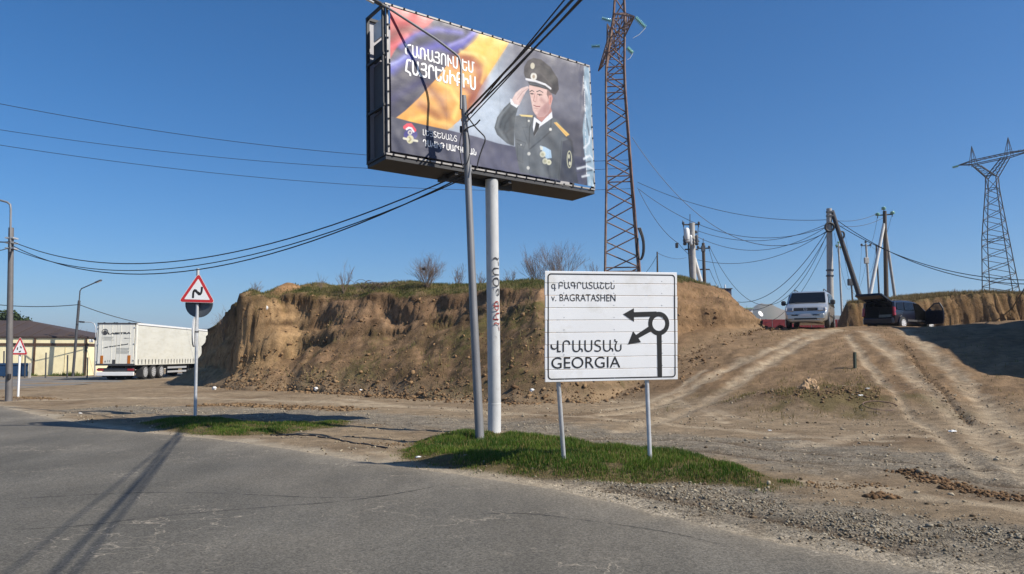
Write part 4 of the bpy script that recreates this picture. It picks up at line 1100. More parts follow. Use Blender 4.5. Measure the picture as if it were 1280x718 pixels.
# slack loops hanging at the pole
def loop(pts, r=.011, par=lp, base_=base, name="cable_loop"):
    P = smooth_poly([tuple(at(x, y, Y_)) for x, y, Y_ in pts], 3)
    MB().tube([Vector(p) - base_ for p in P], r, 6).build(name, M_BLACK, par, True)
YL = Yb + .25
loop([(578, 163, YL), (574, 180, YL), (576, 200, YL), (579, 209, YL)])
loop([(584, 160, YL), (588, 180, YL), (586, 200, YL), (582, 207, YL)])
loop([(582, 142, YL), (588, 151, YL), (595, 160, YL), (600, 165, YL), (608, 173, YL), (603, 185, YL), (598, 200, YL), (596, 211, YL)], .014)
loop([(579, 164, YL), (588, 158, YL), (594, 157, YL), (600, 150, YL)], .014)

base = onground(11, 502)
lq = empty("street_lamp", base, 0, "grey utility lamp pole with a curved arm at the left edge", "street lamp")
Yq = base.y
def lz(px, py, Y=Yq): return at(px, py, Y) - base
MB().tube([(0, 0, -.1), lz(14, 285)], [.115, .085], 14).build("pole", mat("weathered_steel_pole", (.15, .14, .135), .6, .2, .2, 3), lq, True)
MB().tube([lz(12.8, 315, Yq - .12), lz(13.4, 262, Yq - .12), lz(12.8, 256, Yq - .12), lz(9, 253, Yq - .12), lz(0, 250.5, Yq - .12), lz(-14, 247, Yq - .12)], .036, 10).build("arm", M_LAMPPOLE, lq, True)
lamp_head(lq, lz(-14, 247, Yq - .12), (-1, 0, .1), .12, .6)
for py in (298, 304, 311): MB().box(lz(14.5, py), (.3, .3, .05)).build("insulator_bracket", M_GALV, lq)
MB().box(lz(11.3, 471, Yq - .12), (.1, .1, .2), None, .02).build("junction_box", M_BLACK, lq)

base = Vector(atz(91, 470.5)); Yr = base.y
lr = empty("street_lamp", base, 0, "leaning dark street lamp in front of the warehouse with a long angled arm", "street lamp")
MB().tube([(0, 0, 0), at(99, 376, Yr) - base], .10, 12).build("pole", M_DKSTEEL, lr, True)
MB().tube([at(98.6, 381, Yr) - base, at(100, 364, Yr) - base, at(102, 361, Yr) - base, at(120, 353, Yr) - base], .045, 8).build("arm", M_DKSTEEL, lr, True)
lamp_head(lr, at(119, 353.5, Yr) - base, (.9, 0, .38), .12, .55)
base = Vector(atz(118.5, 470)); Yr = base.y
lr2 = empty("street_lamp", base, 0, "pale street lamp with a hooked arm beside the rear of the truck", "street lamp")
MB().tube([(0, 0, 0), at(119.5, 425, Yr) - base], .07, 12).build("pole", M_CONC, lr2, True)
MB().tube([at(119.5, 428, Yr) - base, at(119.6, 410, Yr) - base, at(118, 405, Yr) - base, at(114, 403, Yr) - base, at(104, 402.6, Yr) - base], .035, 8).build("arm", M_GALV, lr2, True)
lamp_head(lr2, at(106, 402.7, Yr) - base, (-1, 0, .05), .12, .45)
MB().box(at(119.5, 424, Yr) - base, (.25, .2, .2), None, .03).build("junction_box", M_BLACK, lr2)

# ------------------------------------------------------------------ lattice pylons
def strut(a, b, r, name, m, root, base, n=4):
    return MB().tube([Vector(a) - base, Vector(b) - base], r, n).build(name, m, root)
def lattice(root, base, levels, yaw, m, rl, rb, npan, horiz=True):
    """levels: (centre, side); legs, crossed braces and rings between them"""
    cs, sn = math.cos(yaw), math.sin(yaw)
    def corners(c, s): return [c + Vector((cs * a * s / 2 - sn * b * s / 2, sn * a * s / 2 + cs * b * s / 2, 0)) for a, b in ((-1, -1), (1, -1), (1, 1), (-1, 1))]
    C_ = [corners(*l) for l in levels]
    for k in range(4): MB().tube([c[k] - base for c in C_], rl, 4).build("leg", m, root)
    out = []
    for i in range(len(levels) - 1):
        n_ = npan[i]
        for j in range(n_):
            lo = [C_[i][k].lerp(C_[i + 1][k], j / n_) for k in range(4)]; hi = [C_[i][k].lerp(C_[i + 1][k], (j + 1) / n_) for k in range(4)]
            for k in range(4):
                k2 = (k + 1) % 4
                a_, b_ = (lo[k], hi[k2]) if (j + k) % 2 else (lo[k2], hi[k])
                strut(a_, b_, rb, "brace", m, root, base)
                if horiz and (j == 0 or n_ < 3): strut(lo[k], lo[k2], rb, "ring_strut", m, root, base)
    return C_
def truss_arm(root, base, roots, tip, m, r, nb=4):
    """arm of four chords running to a tip, with web braces"""
    for q in roots: strut(q, tip, r, "arm_chord", m, root, base)
    for i in range(1, nb + 1):
        t0, t1 = (i - 1) / (nb + .6), i / (nb + .6)
        for k in range(len(roots)):
            a = roots[k].lerp(tip, t1); b = roots[(k + 1) % len(roots)].lerp(tip, t1); c = roots[(k + 1) % len(roots)].lerp(tip, t0)
            strut(a, b, r * .6, "arm_brace", m, root, base); strut(a, c, r * .6, "arm_brace", m, root, base)
def discs(root, base, a, b, n, r, m=None):
    a, b = Vector(a), Vector(b); d = (b - a); L_ = d.length; d.normalize(); q = Vector((0, 0, 1)).rotation_difference(d).to_matrix()
    mb = MB(); off = len(mb.v); tmp = MB()
    prof = []
    for i in range(n):
        h = L_ * (i + .2) / n; prof += [(r * .25, h), (r, h + L_ / n * .25), (r * .9, h + L_ / n * .45), (r * .25, h + L_ / n * .5)]
    tmp.lathe(prof, (0, 0, 0), n=10)
    tmp.v = [tuple(a - base + q @ Vector(v)) for v in tmp.v]
    return tmp.build("insulator_string", m or M_GLASSG, root, True)
base = at(776, 400, 61.5); base.z = 2.9
p1 = empty("lattice_pylon", base, 0, "tall rusty brown lattice pylon just right of the billboard, its top out of frame", "pylon")
c0 = at(778.6, 400, 61.5); c0.z = 2.9
lv = [(c0, 3.35), (at(777.5, 337, 61.5), 2.8), (at(773.7, 224, 61.5), 2.1), (at(769.5, 120, 61.5), 1.65), (at(769, 88, 61.5), 1.55), (at(774, 20, 61.5), .95), (at(775, -60, 61.5), .35)]
C_ = lattice(p1, base, lv, -.13, M_RUST, .095, .055, [4, 6, 6, 2, 4, 4])
near_tip, far_tip = at(793, 21, 56.5), at(748, 89, 67.4)
up = C_[5]; dn = [C_[4][k].lerp(C_[5][k], .55) for k in range(4)]
truss_arm(p1, base, [up[0], up[1], dn[1], dn[0]], near_tip, M_RUST, .06); truss_arm(p1, base, [up[2], up[3], dn[3], dn[2]], far_tip, M_RUST, .06, 5)
mid_near, mid_far = at(784, 58, 58.8), at(757, 62, 64.2)
dn2 = [C_[4][k].lerp(C_[5][k], .0) for k in range(4)]; md = [C_[4][k].lerp(C_[5][k], .45) for k in range(4)]
truss_arm(p1, base, [md[2], md[3], dn2[3], dn2[2]], at(759, 30, 63.5), M_RUST, .045, 3)
for a, b, yy in (((794, 22), (807, 35), 56.5), ((784, 60), (791, 67), 58.8), ((764, 27), (752, 23), 63), ((750, 58), (739, 58.5), 65)):
    discs(p1, base, at(*a, yy), at(*b, yy), 8, .20, M_GLASSG)
for a, b in (((807, 35), (791, 48)), ((791, 67), (784, 75))): MB().tube([at(*a, 57) - base, at((a[0] + b[0]) / 2, (a[1] + b[1]) / 2 + 2, 57) - base, at(*b, 57) - base], .02, 4).build("jumper_wire", M_WHITE, p1)
for k in range(2): MB().tube(smooth_poly([tuple(at(x, y, 59.5) - base) for x, y in ((798 + k * 2, 285), (804 + k, 300), (804 + k, 318), (800, 327), (796, 314), (797, 298))], 2, False), .09, 5).build("cable_coil", M_BLACK, p1)

M_STEELD = mat('dark_pylon_steel', (.085, .075, .07), .7, .3, .25, 1)
h_ = 35.0
def p2pt(px, py): # on the cross-arm's vertical plane
    L_, R__ = Vector((82.0, 135.9)), Vector((88.2, 126.8)); d = ray(px, py)
    # solve L + s(R-L) parallel to d.xy
    a = R__ - L_; s = (d.x * L_.y - d.y * L_.x) / (d.y * a.x - d.x * a.y); P = L_ + a * s
    return Vector((P.x, P.y, CAM_Z + d.z * P.y / d.y))
cb = p2pt(1241, 340); base = Vector((cb.x, cb.y, 2.0))
p2_ = empty("lattice_pylon", base, 0, "distant lattice pylon with a forked head and two peaks on the far right skyline", "pylon")
yw2 = math.atan2(126.8 - 135.9, 88.2 - 82.0)
lv = [(Vector((p2pt(1257, 367).x, p2pt(1257, 367).y, 2.0)), 7.6), (p2pt(1251.5, 367), 4.6), (p2pt(1244.5, 300), 3.4), (p2pt(1240.5, 236), 1.75), (p2pt(1240, 222), 1.6)]
C_ = lattice(p2_, base, lv, yw2 + .15, M_STEELD, .10, .055, [3, 8, 8, 1])
tp = C_[-1]
for sgn, pa, pbk, rts in ((-1, (1217, 208), (1214.5, 183), (0, 3)), (1, (1261, 196), (1260, 172), (1, 2))):
    A = p2pt(*pa); w_ = Vector((math.cos(yw2 + 1.57), math.sin(yw2 + 1.57), 0)) * .55
    e1, e2 = A + w_, A - w_; out_ = Vector((math.cos(yw2), math.sin(yw2), 0)) * 1.1 * sgn
    lo1, lo2 = tp[rts[0]], tp[rts[1]]
    for a_, b_ in ((lo1, e2), (lo2, e1), (tp[1 - rts[0]] if rts[0] < 2 else tp[0], e2 - out_ * .9), (tp[3 if rts[1] == 2 else 2], e1 - out_ * .9)): strut(a_, b_, .09, "fork_chord", M_STEELD, p2_, base)
    for i in range(5):
        t0, t1 = i / 5, (i + 1) / 5
        strut(lo1.lerp(e2, t0), lo2.lerp(e1, t1), .045, "fork_brace", M_STEELD, p2_, base); strut(lo1.lerp(e2, t0), tp[1 - rts[0]].lerp(e2 - out_ * .9, t1), .045, "fork_brace", M_STEELD, p2_, base)
        strut(tp[1 - rts[0]].lerp(e2 - out_ * .9, t0), lo1.lerp(e2, t1), .045, "fork_brace", M_STEELD, p2_, base)
    tip = p2pt(*pbk)
    for q in (A + w_ + out_ * .5, A - w_ + out_ * .5, A + w_ - out_ * .5, A - w_ - out_ * .5): strut(q, tip, .06, "peak_chord", M_STEELD, p2_, base)
    for i in (.35, .7): strut((A + out_ * .5).lerp(tip, i), (A - out_ * .5).lerp(tip, i), .04, "peak_brace", M_STEELD, p2_, base)
La, Ra = p2pt(1198, 207.5), p2pt(1296, 187)
w_ = Vector((math.cos(yw2 + 1.57), math.sin(yw2 + 1.57), 0)) * .5
for dz in (0, .75):
    for s_ in (-1, 1):
        for E_, I_ in ((La, p2pt(1217, 206)), (Ra, p2pt(1264, 196))): strut(I_ + w_ * s_ + Vector((0, 0, dz)), E_ + Vector((0, 0, .1)), .08, "crossarm_chord", M_STEELD, p2_, base)
        strut(p2pt(1217, 206) + w_ * s_ + Vector((0, 0, dz)), p2pt(1264, 196) + w_ * s_ + Vector((0, 0, dz)), .08, "crossarm_chord", M_STEELD, p2_, base)
for i in range(14):
    a = La.lerp(Ra, (i + .5) / 14.5); b = La.lerp(Ra, (i + 1.3) / 14.5); k = 1 if 3 < i < 12 else .5
    strut(a - w_ * k, b + w_ * k + Vector((0, 0, .7 * k)), .04, "crossarm_brace", M_STEELD, p2_, base); strut(a + w_ * k + Vector((0, 0, .7 * k)), b - w_ * k, .04, "crossarm_brace", M_STEELD, p2_, base)
discs(p2_, base, La, La + Vector((-1.0, .2, -.25)), 7, .22); discs(p2_, base, Ra, Ra + Vector((.2, .2, -1.4)), 7, .2)

# ------------------------------------------------------------------ utility poles
def upole(label, px_top, px_bot, Y, r, m, cat="utility pole", braces=(), group=None, extra=None, zb=None):
    t = at(*px_top, Y); b = at(*px_bot, Y)
    z0 = zb if zb is not None else float(base_h(b.x, b.y)) - .1
    k = (z0 - b.z) / (t.z - b.z); b2 = b.lerp(t, k)
    root = empty("utility_pole", b2, 0, label, cat, group)
    MB().tube([(0, 0, 0), t - b2], [r * 1.15, r * .85], 10).build("pole", m, root, True)
    for (a_, c_, dy, mm, rr_) in braces:
        A = at(*a_, Y); B = at(*c_, Y + dy); d = (B - A); k = (z0 - A.z) / d.z
        MB().tube([A - b2, A + d * k - b2], [rr_ * .9, rr_ * 1.1], 8).build("brace_pole", mm, root, True)
    if extra: extra(root, b2)
    return root
def isl(root, b2, pts, Y, m=None, r=.11):
    for (x, y) in pts:
        c_ = at(x, y, Y) - b2
        MB().tube([c_ - Vector((0, 0, .35)), c_ - Vector((0, 0, .1))], .025, 5).build("insulator_pin", M_DKSTEEL, root)
        MB().lathe([(r * .5, -.14), (r, -.08), (r * .7, 0), (r, .04), (r * .35, .12)], c_, n=10).build("insulator", m or M_GLASSG, root, True)
def cross(root, b2, a, b, Y, r=.05, m=None, dy=0):
    MB().tube([at(*a, Y) - b2, at(*b, Y + dy) - b2], r, 4).build("crossarm", m or M_DKSTEEL, root)
def exA(root, b2):
    P = [at(1037 + 5.4 * math.cos(w), 284 + 5.4 * math.sin(w), 57.7) - b2 for w in np.linspace(0, 2 * math.pi, 19)]
    MB().tube(P, .09, 6, False).build("cable_coil", M_BLACK, root, True)
    P = [at(1052.5 + 2.8 * math.cos(w), 294 + 4.4 * math.sin(w), 57.7) - b2 for w in np.linspace(0, 2 * math.pi, 15)]
    MB().tube(P, .07, 6, False).build("cable_coil", M_BLACK, root, True)
    for y in (265, 270, 338, 345): MB().box(at(1037.3, y, 57.9) - b2, (.5, .3, .12)).build("bracket", M_DKSTEEL, root)
upole("square concrete pole with a dark leaning brace and a round cable coil near the van", (1036.3, 261), (1037.8, 364), 58, .24, M_CONC, braces=(((1040, 264), (1072, 363), -1.5, mat("tarred_pole", (.05, .045, .045), .8), .19), ((1042, 264), (1074, 363), -1.35, M_CONC, .06)), extra=exA)
def exB(root, b2):
    cross(root, b2, (1097, 269.5), (1116, 268), 60, .055); isl(root, b2, ((1097, 268), (1104.5, 260.5), (1115.5, 266)), 60, r=.2)
upole("dark pole with three green insulators and two spread braces behind the dark car", (1105.8, 264), (1107.8, 364), 60, .17, M_WOOD,
      braces=(((1105, 280), (1088.5, 364), -.6, mat("sunlit_pole", (.66, .65, .62), .8, 0, .12), .15), ((1107, 290), (1117.5, 364), .6, M_CONC, .12)), extra=exB)  # first brace gleams white in the sun; that brightness is in its colour
def exC(root, b2): cross(root, b2, (1045, 309), (1051, 308), 90, .05); isl(root, b2, ((1045.5, 307), (1048, 303), (1050.5, 309)), 90, r=.16)
upole("thin pale pole seen between the coiled concrete pole and its leaning brace", (1048, 305), (1051, 364), 90, .12, M_CONC, extra=exC)
def exD(root, b2): cross(root, b2, (1076.5, 307.5), (1088.5, 307), 85, .05); isl(root, b2, ((1077, 306), (1082, 302.5), (1088, 306)), 85, M_DKSTEEL, .14); MB().box(at(1083, 326, 84.7) - b2, (.5, .3, .7), None, .04).build("junction_box", M_CONC, root)
upole("grey pole with a short crossarm standing left of the sunlit white brace", (1082.5, 305), (1086, 364), 85, .13, M_CONC, extra=exD)
upole("thin dark pole without a crossarm, half hidden behind the sunlit white brace", (1095.3, 306), (1098.6, 364), 75, .09, M_WOOD)
def exF(root, b2):
    MB().box(at(1064, 353, 100) - b2, (.9, .5, .9), None, .06).build("transformer_tank", M_DKSTEEL, root); cross(root, b2, (1061, 352), (1067.5, 354), 100, .06)
upole("short dark stub pole with a small box showing above the bank at the van", (1064, 350), (1065, 366), 100, .12, M_WOOD, extra=exF)
def exT(root, b2):
    Y_ = 60
    for (a, b) in (((853.5, 281), (873.5, 281)), ((855, 301.5), (874, 302)), ((856, 312), (872, 312))): cross(root, b2, a, b, Y_, .06)
    cross(root, b2, (854.5, 279), (855.5, 301), Y_, .03); cross(root, b2, (873, 279), (872, 301), Y_, .03); cross(root, b2, (854, 279), (853, 276), Y_, .03)
    isl(root, b2, ((854, 279), (873.5, 279), (858, 290), (870, 290)), Y_, M_DKSTEEL, .12)
    MB().box(at(859, 296.5, 59.5) - b2, (.34, .5, .9), None, .05).build("transformer_tank", M_GALV, root); MB().lathe([(.16, -.5), (.22, -.3), (.22, .3), (.1, .45)], at(858.5, 292, 59.3) - b2, n=12).build("lightning_arrester", M_WHITE, root, True)
    for i in range(3): MB().lathe([(.1, -.45), (.17, -.35), (.12, -.2), (.17, -.05), (.12, .1), (.16, .25), (.06, .4)], at(856 + i * 7.4, 300, 59.6) - b2, n=10).build("bushing", M_DKSTEEL if i != 1 else M_GALV, root, True)
    MB().tube([at(860, 300, 59.8) - b2, at(863, 350, 59.8) - b2], .06, 6).build("conduit", M_BLACK, root)
    MB().tube([at(866.5, 318, 60.2) - b2, at(876, 352, 60.5) - b2], [.14, .18], 8).build("brace_pole", mat("pale_brace", (.62, .61, .58), .8, 0, .1), root, True)
    MB().tube([at(862.5, 282, 60.1) - b2, at(862.5, 268, 60.1) - b2], .035, 5).build("lightning_rod", M_DKSTEEL, root)
upole("pale transformer pole crowded with insulators above the right end of the bank", (864.8, 279), (866.5, 350), 60, .26, M_CONC, extra=exT, zb=3.5)
def exG(root, b2):
    cross(root, b2, (872, 310.5), (886.5, 310.5), 64, .06); cross(root, b2, (874, 337), (887, 337), 64, .06)
    isl(root, b2, ((872.5, 309), (886.5, 309)), 64, M_DKSTEEL, .12); MB().box(at(879, 311, 63.8) - b2, (.3, .3, .5)).build("bracket", M_DKSTEEL, root)
    MB().tube([at(879, 308, 64) - b2, at(879, 298, 64) - b2], .03, 5).build("lightning_rod", M_DKSTEEL, root)
upole("slim dark pole with two crossarms just right of the transformer pole", (879, 304), (880.5, 350), 64, .15, M_WOOD, extra=exG, zb=3.5)
upole("lone thin dark stake on the bank above the direction sign", (821.5, 315), (822, 352), 40, .045, M_WOOD, cat="stake", zb=mesa_z(7.8, 40) - .1)
# ------------------------------------------------------------------ overhead wires
def wire(a, b, sag, r, label, group=None, m=None, n=28, name="overhead_cable", cat="cable"):
    A = at(*a) if len(a) == 3 and a[2] > 0 else Vector(a[1:]) ; B = at(*b) if len(b) == 3 else Vector(b[1:])
    P = []
    for i in range(n + 1):
        t = i / n; p = A.lerp(B, t); p.z -= sag * 4 * t * (1 - t); P.append(p - A)
    o = MB().tube(P, r, 5).build(name, m or M_BLACK)
    o.location = A
    return tag(o, label, cat, group)
g = "black cables from the lamp pole over the road"
wire((584.0, 145, Yb + .35), (0, 7.45, -9.0, 6.6), .24, .017, "thick black cable climbing right from the lamp pole across the officer, lowest of the bundle", g)
wire((583.5, 140, Yb + .35), (0, 7.4, -9.0, 6.7), .20, .021, "thickest twisted black cable crossing the officer's cap", g)
wire((589, 142, Yb + .33), (0, 6.9, -9.0, 6.7), .02, .012, "thin straight black cable, leftmost of those crossing the top of the billboard", g)
wire((584.0, 152, Yb + .3), (0, 7.3, -9.0, 6.7), .15, .011, "thin black cable wound along the thickest one above the lamp pole", g)
g2 = "cables between the two lamp poles"
wire((15, 302, Yq), (578, 217, Yb + .55), 1.25, .015, "upper black cable sagging from the left lamp pole to the billboard lamp pole", g2)
wire((15, 307, Yq), (579, 221, Yb + .55), 1.45, .015, "middle black cable sagging between the two lamp poles", g2)
wire((15, 311, Yq), (579, 224, Yb + .55), 1.25, .013, "lowest black cable sagging between the two lamp poles", g2)
wire((15, 302, Yq), (-60, 268, Yq - 4), .3, .022, "short black cable running out of frame from the left lamp pole", None)
wire((15, 309, Yq), (-60, 306, Yq - 4), .2, .015, "thin cable leaving the left lamp pole near its lower bracket", None)
g3 = "three high wires crossing behind the billboard"
wire((-60, 118, 46), (788, 200, 61.5), 1.6, .02, "highest of the three long wires crossing the sky left of the billboard", g3)
wire((-60, 153, 46), (788, 210, 61.5), 1.4, .018, "middle of the three long wires crossing the sky left of the billboard", g3)
wire((-60, 172, 46), (790, 236, 61.5), 1.3, .018, "lowest of the three long wires crossing the sky left of the billboard", g3)
wire((-40, 376, 59), (98.5, 381, 58), .3, .03, "thin wire from the left edge to the leaning lamp by the warehouse")
wire((99, 381, 58), (300, 408, 66), .9, .03, "thin wire sloping from the leaning lamp over the truck roof")
g4 = "wires fanning out from the brown pylon to the right"
wire((790, 172, 61), (1034, 290, 58), 4.2, .024, "heaviest wire swooping from the brown pylon down to the coiled concrete pole", g4)
wire((797, 228, 61), (1033, 275, 58), 1.0, .022, "upper straight wire from the brown pylon to the coiled concrete pole", g4)
wire((799, 237, 61), (1033, 284, 58), 2.2, .022, "wire passing above the transformer pole to the coiled concrete pole", g4)
w_ = wire((797, 235, 60), (846, 303, 59), .6, .022, "loose cable hanging from the brown pylon with a weight on its end")
MB().box(at(846, 307, 59) - w_.location, (.22, .22, .42), None, .04).build("weight", M_BLACK, w_)
wire((847, 303, 59), (866, 322, 60), .1, .018, "short slack wire between the hanging weight and the transformer pole")
g5 = "wires from the transformer pole to the coiled concrete pole"
wire((873, 289, 60), (1036, 279, 58), 1.1, .02, "topmost wire between the transformer pole and the coiled pole", g5)
wire((873, 297, 60), (1036, 282, 58), 1.5, .02, "second wire between the transformer pole and the coiled pole", g5)
wire((872, 325, 60), (1035, 288, 58), 1.2, .02, "wire rising from low on the transformer pole to the coil", g5)
wire((887, 309, 64), (1034, 292, 58), 5.4, .02, "deep sagging wire from the slim crossarm pole to the coil", g5)
g6 = "cables swooping down behind the van"
wire((905, 373, 75), (1034, 288, 58), 2.3, .026, "thick dark cable swooping down left from the coil to the dark hut", g6)
wire((906, 376, 75), (1035, 292, 58), 3.0, .022, "thin cable below the thick one swooping to the dark hut", g6)
wire((908, 378, 75), (1036, 300, 58), 4.1, .018, "lowest thin cable swooping behind the van roof", g6)
g7 = "wires dropping from the crossarm pole behind the bank"
wire((886, 310, 64), (909, 372, 75), .6, .018, "left wire dropping from the slim crossarm pole to the dark hut", g7)
wire((887, 337, 64), (912, 372, 75), .6, .018, "right wire dropping from the slim crossarm pole to the dark hut", g7)
wire((823, 317, 40), (858, 322, 60), .2, .012, "hair-thin wire from the lone stake to the transformer pole")
wire((821, 320, 40), (790, 352, 41), .3, .012, "hair-thin stay wire left of the lone stake")
g8 = "cables leaving the coiled pole to the right"
wire((1047, 276, 58), (1480, 322, 40), 3.0, .028, "upper cable running right from the coiled pole past the forked pylon", g8)
wire((1047, 281, 58), (1480, 322, 40), 2.6, .028, "lower cable running right from the coiled pole past the forked pylon", g8)
wire((1046, 276, 58), (1097, 267, 60), .25, .018, "thin wire from the coiled pole to the left green insulator")
wire((1046, 282, 58), (1105, 272, 60), .35, .018, "thin wire from the coiled pole to the crossarm of the braced pole")
g9 = "thin wires between the poles behind the bank"
for a, b, s_, lb in (((1097, 269, 60), (1082, 305, 85), 1.2, "thin wire slanting from the left green insulator to the grey pole"), ((1115, 268, 60), (1088, 306, 85), 1.5, "thin wire slanting from the right green insulator to the grey pole"),
                     ((1043, 292, 58), (1065, 352, 100), 2.5, "thin wire dropping from the coiled pole to the stub pole"), ((1052, 300, 58), (1077, 307, 85), 5.0, "slack wire looping from the leaning brace to the grey pole"),
                     ((1083, 326, 85), (1065, 362, 100), 1.5, "thick drooping lead from the box on the grey pole"), ((1095, 310, 75), (1084, 340, 85), 1.0, "short wire between the thin dark pole and the grey pole"),
                     ((1052, 300, 90), (1064, 352, 100), -3.0, "curved wire right of the thin pale pole")):
    wire(a, b, s_, .013, lb, g9)
ga, gb_ = at(1290, 346, 30), onground(1228, 402)
o = MB().tube([gb_ - gb_, ga - gb_], .035, 5).build("guy_wire", M_BLACK); o.location = gb_; tag(o, "dark slanting stay wire running up out of frame at the right edge", "stay wire")

# ------------------------------------------------------------------ warehouse and neighbours at far left
M_CREAM = mat("cream_render", srgb(247, 234, 190, 1.0), .8, 0, .06, 1.2, .002, 20, col2=srgb(222, 208, 166), c2scale=.8, c2thr=.6, c2soft=.15)
M_BROWN = mat("brown_trim", srgb(84, 62, 46), .7, 0, .15)
M_ROOF = mat("brown_sheet_roof", srgb(74, 61, 54), .7, .1, .15, .6, .004, 10)
wb = atz(0, 470); Yw = wb.y + .4
xr = at(108, 450, Yw).x; xl = xr - 44; ze = at(60, 421, Yw).z; zr = at(50, 402, Yw + 6).z
base = Vector((xr, Yw, 0)); wh = empty("warehouse", base, .2, "cream warehouse with brown trim and a low brown hipped roof at far left", "building")
def wpx(px, Y=Yw): return at(px, 450, Y).x - xr
MB().box((-22, 6, ze / 2), (44, 12, ze)).build("wall", M_CREAM, wh)
zt_ = at(60, 431, Yw).z; ztt = at(60, 422, Yw).z
for z, h in ((zt_, .22), (ztt, .16)): MB().box((-22, -.03, z), (44.1, .07, h)).build("trim_band", M_BROWN, wh); 
for z, h in ((zt_, .22), (ztt, .16)): MB().box((.03, 6, z), (.07, 12.1, h)).build("trim_band", M_BROWN, wh)
for px in (49, 107.0, -10, -70): MB().box((wpx(px), -.05, ze / 2), (.15, .05, ze)).build("pilaster", M_BROWN, wh)
rf = MB(); e = .10; xrg = wpx(62, Yw + 6)
rf.add([(-44 - e, -e, ze), (e, -e, ze), (e, 12 + e, ze), (-44 - e, 12 + e, ze), (-38, 6, zr), (xrg, 6, zr), (-44 - e, -e, ze - .12), (e, -e, ze - .12), (e, 12 + e, ze - .12), (-44 - e, 12 + e, ze - .12)],
       [(0, 1, 5, 4), (1, 2, 5), (2, 3, 4, 5), (3, 0, 4), (6, 7, 1, 0), (7, 8, 2, 1), (8, 9, 3, 2), (9, 6, 0, 3), (9, 8, 7, 6)]); rf.build("roof", M_ROOF, wh)
for i in range(36): # standing seams on the front slope
    x = -43 + i * 1.25
    t_ = 1.0 if x < xrg and x > -38 else max(0, (e - x) / (e - xrg)) if x >= xrg else max(0, (x + 44 + e) / (6 + e))
    a = Vector((x, -e, ze + .03)); b = Vector((x, -e + (6 + e) * t_, ze + (zr - ze) * t_ + .03)); MB().tube([a, b], .025, 4).build("roof_seam", M_ROOF, wh)
for i in range(14):  # faint rendered joints of the wall panels
    MB().box((-1.6 - i * 3.1, -.012, ze * .42), (.03, .03, ze * .84)).build("wall_joint", mat("joint", srgb(205, 190, 150), .8) if i == 0 else bpy.data.materials["joint"], wh)
MB().box((.35, -.2, zt_ + .3), (.3, .3, .25), None, .03).build("wall_lamp", M_WHITE, wh)
M_BLUE = mat("dark_blue_gate", srgb(30, 62, 96), .5, .1, .12, 3)
gy0 = Yw - 6.2
gp_ = at(35, 470, gy0); gp_.z = 0
gate = empty("blue_gate", gp_, .2, "dark blue panelled sliding gate in front of the warehouse", "gate")
zg = at(20, 454, gy0).z
for i in range(7): MB().box((-.62 - i * 1.22, 0, zg / 2 + .05), (1.18, .05, zg - .1), None, .01).build("panel", M_BLUE, gate)
for z in (.2, zg - .1): MB().box((-4.3, -.05, z), (8.6, .05, .09)).build("rail", M_BLUE, gate)
MB().box((.1, 0, zg / 2), (.14, .14, zg)).build("gate_post", M_CONC, gate)
for i, (px, top) in enumerate(((4.5, 439), (31, 445), (57, 441), (84, 444), (109, 447))):
    b_ = at(px, 470, gy0 - .3); b_.z = 0; o = MB().tube([(0, 0, 0), at(px + .6, top, gy0 - .3) - b_], .05, 8).build("fence_post", M_DKSTEEL); o.location = b_
    tag(o, ("thin grey post at the left edge before the blue gate", "thin grey post rising at the blue gate's right end", "thin grey post midway along the cream wall", "thin grey post left of the leaning lamp's foot", "thin grey post at the warehouse corner")[i], "post", "thin posts before the warehouse")
bw = at(128, 465, 84); bw.z = 0
b2_ = empty("white_building", bw, 0, "low white building with a blue-grey sloping roof between warehouse and truck", "building")
MB().box((-3.5, 5, 1.5), (12, 10, 3.0)).build("wall", M_WHITE, b2_)
mm = MB(); mm.add([(-9.8, -.5, 3.9), (2.8, -.5, 2.4), (2.8, 10.5, 2.4), (-9.8, 10.5, 3.9), (-9.8, -.5, 3.7), (2.8, -.5, 2.2), (2.8, 10.5, 2.2), (-9.8, 10.5, 3.7)], [(0, 1, 2, 3), (7, 6, 5, 4), (0, 4, 5, 1), (1, 5, 6, 2), (2, 6, 7, 3), (3, 7, 4, 0)]); mm.build("roof", mat("blue_grey_roof", srgb(120, 138, 160), .5, .2, .1), b2_)
for x in (-7, -4.2, -1.4): MB().box((x, -.03, 1.4), (1.3, .06, 1.1)).build("window", M_GLASS, b2_)
MB().box((-3.5, -.04, .55), (12, .05, .35)).build("dark_band", M_BROWN, b2_)

# ------------------------------------------------------------------ vehicles
def shell(st, belt, tumble, open_rear=False, open_front=False):
    """st: (x, zbottom, ztop, half width) from front to rear"""
    V, n = [], 0
    for x, zb, zt, hw in st:
        ht = hw - max(0, (zt - belt)) * tumble; zm = min(zb + .14, zt); z1 = min(max((zb + zt) / 2, zb), belt - .2); zbelt = min(belt, zt - .06)
        half = [(0, zb), (hw * .8, zb), (hw * .97, zm), (hw, min(z1, zbelt - .02)), (hw - .01, zbelt), (ht + .02 if zt > belt + .1 else hw - .04, zt - .07), (ht - .07 if zt > belt + .1 else hw - .12, zt - .005), (ht * .5, zt + .012), (0, zt + .018)]
        ring = half + [(-a, b) for a, b in half[-2:0:-1]]
        n = len(ring); V += [(x, a, b) for a, b in ring]
    F = []
    for i in range(len(st) - 1):
        for k in range(n): F.append((i * n + k, i * n + (k + 1) % n, (i + 1) * n + (k + 1) % n, (i + 1) * n + k))
    m = MB()
    if not open_front: F.append(tuple(range(n))[::-1])
    if not open_rear: F.append(tuple((len(st) - 1) * n + k for k in range(n)))
    return m.add(V, F)
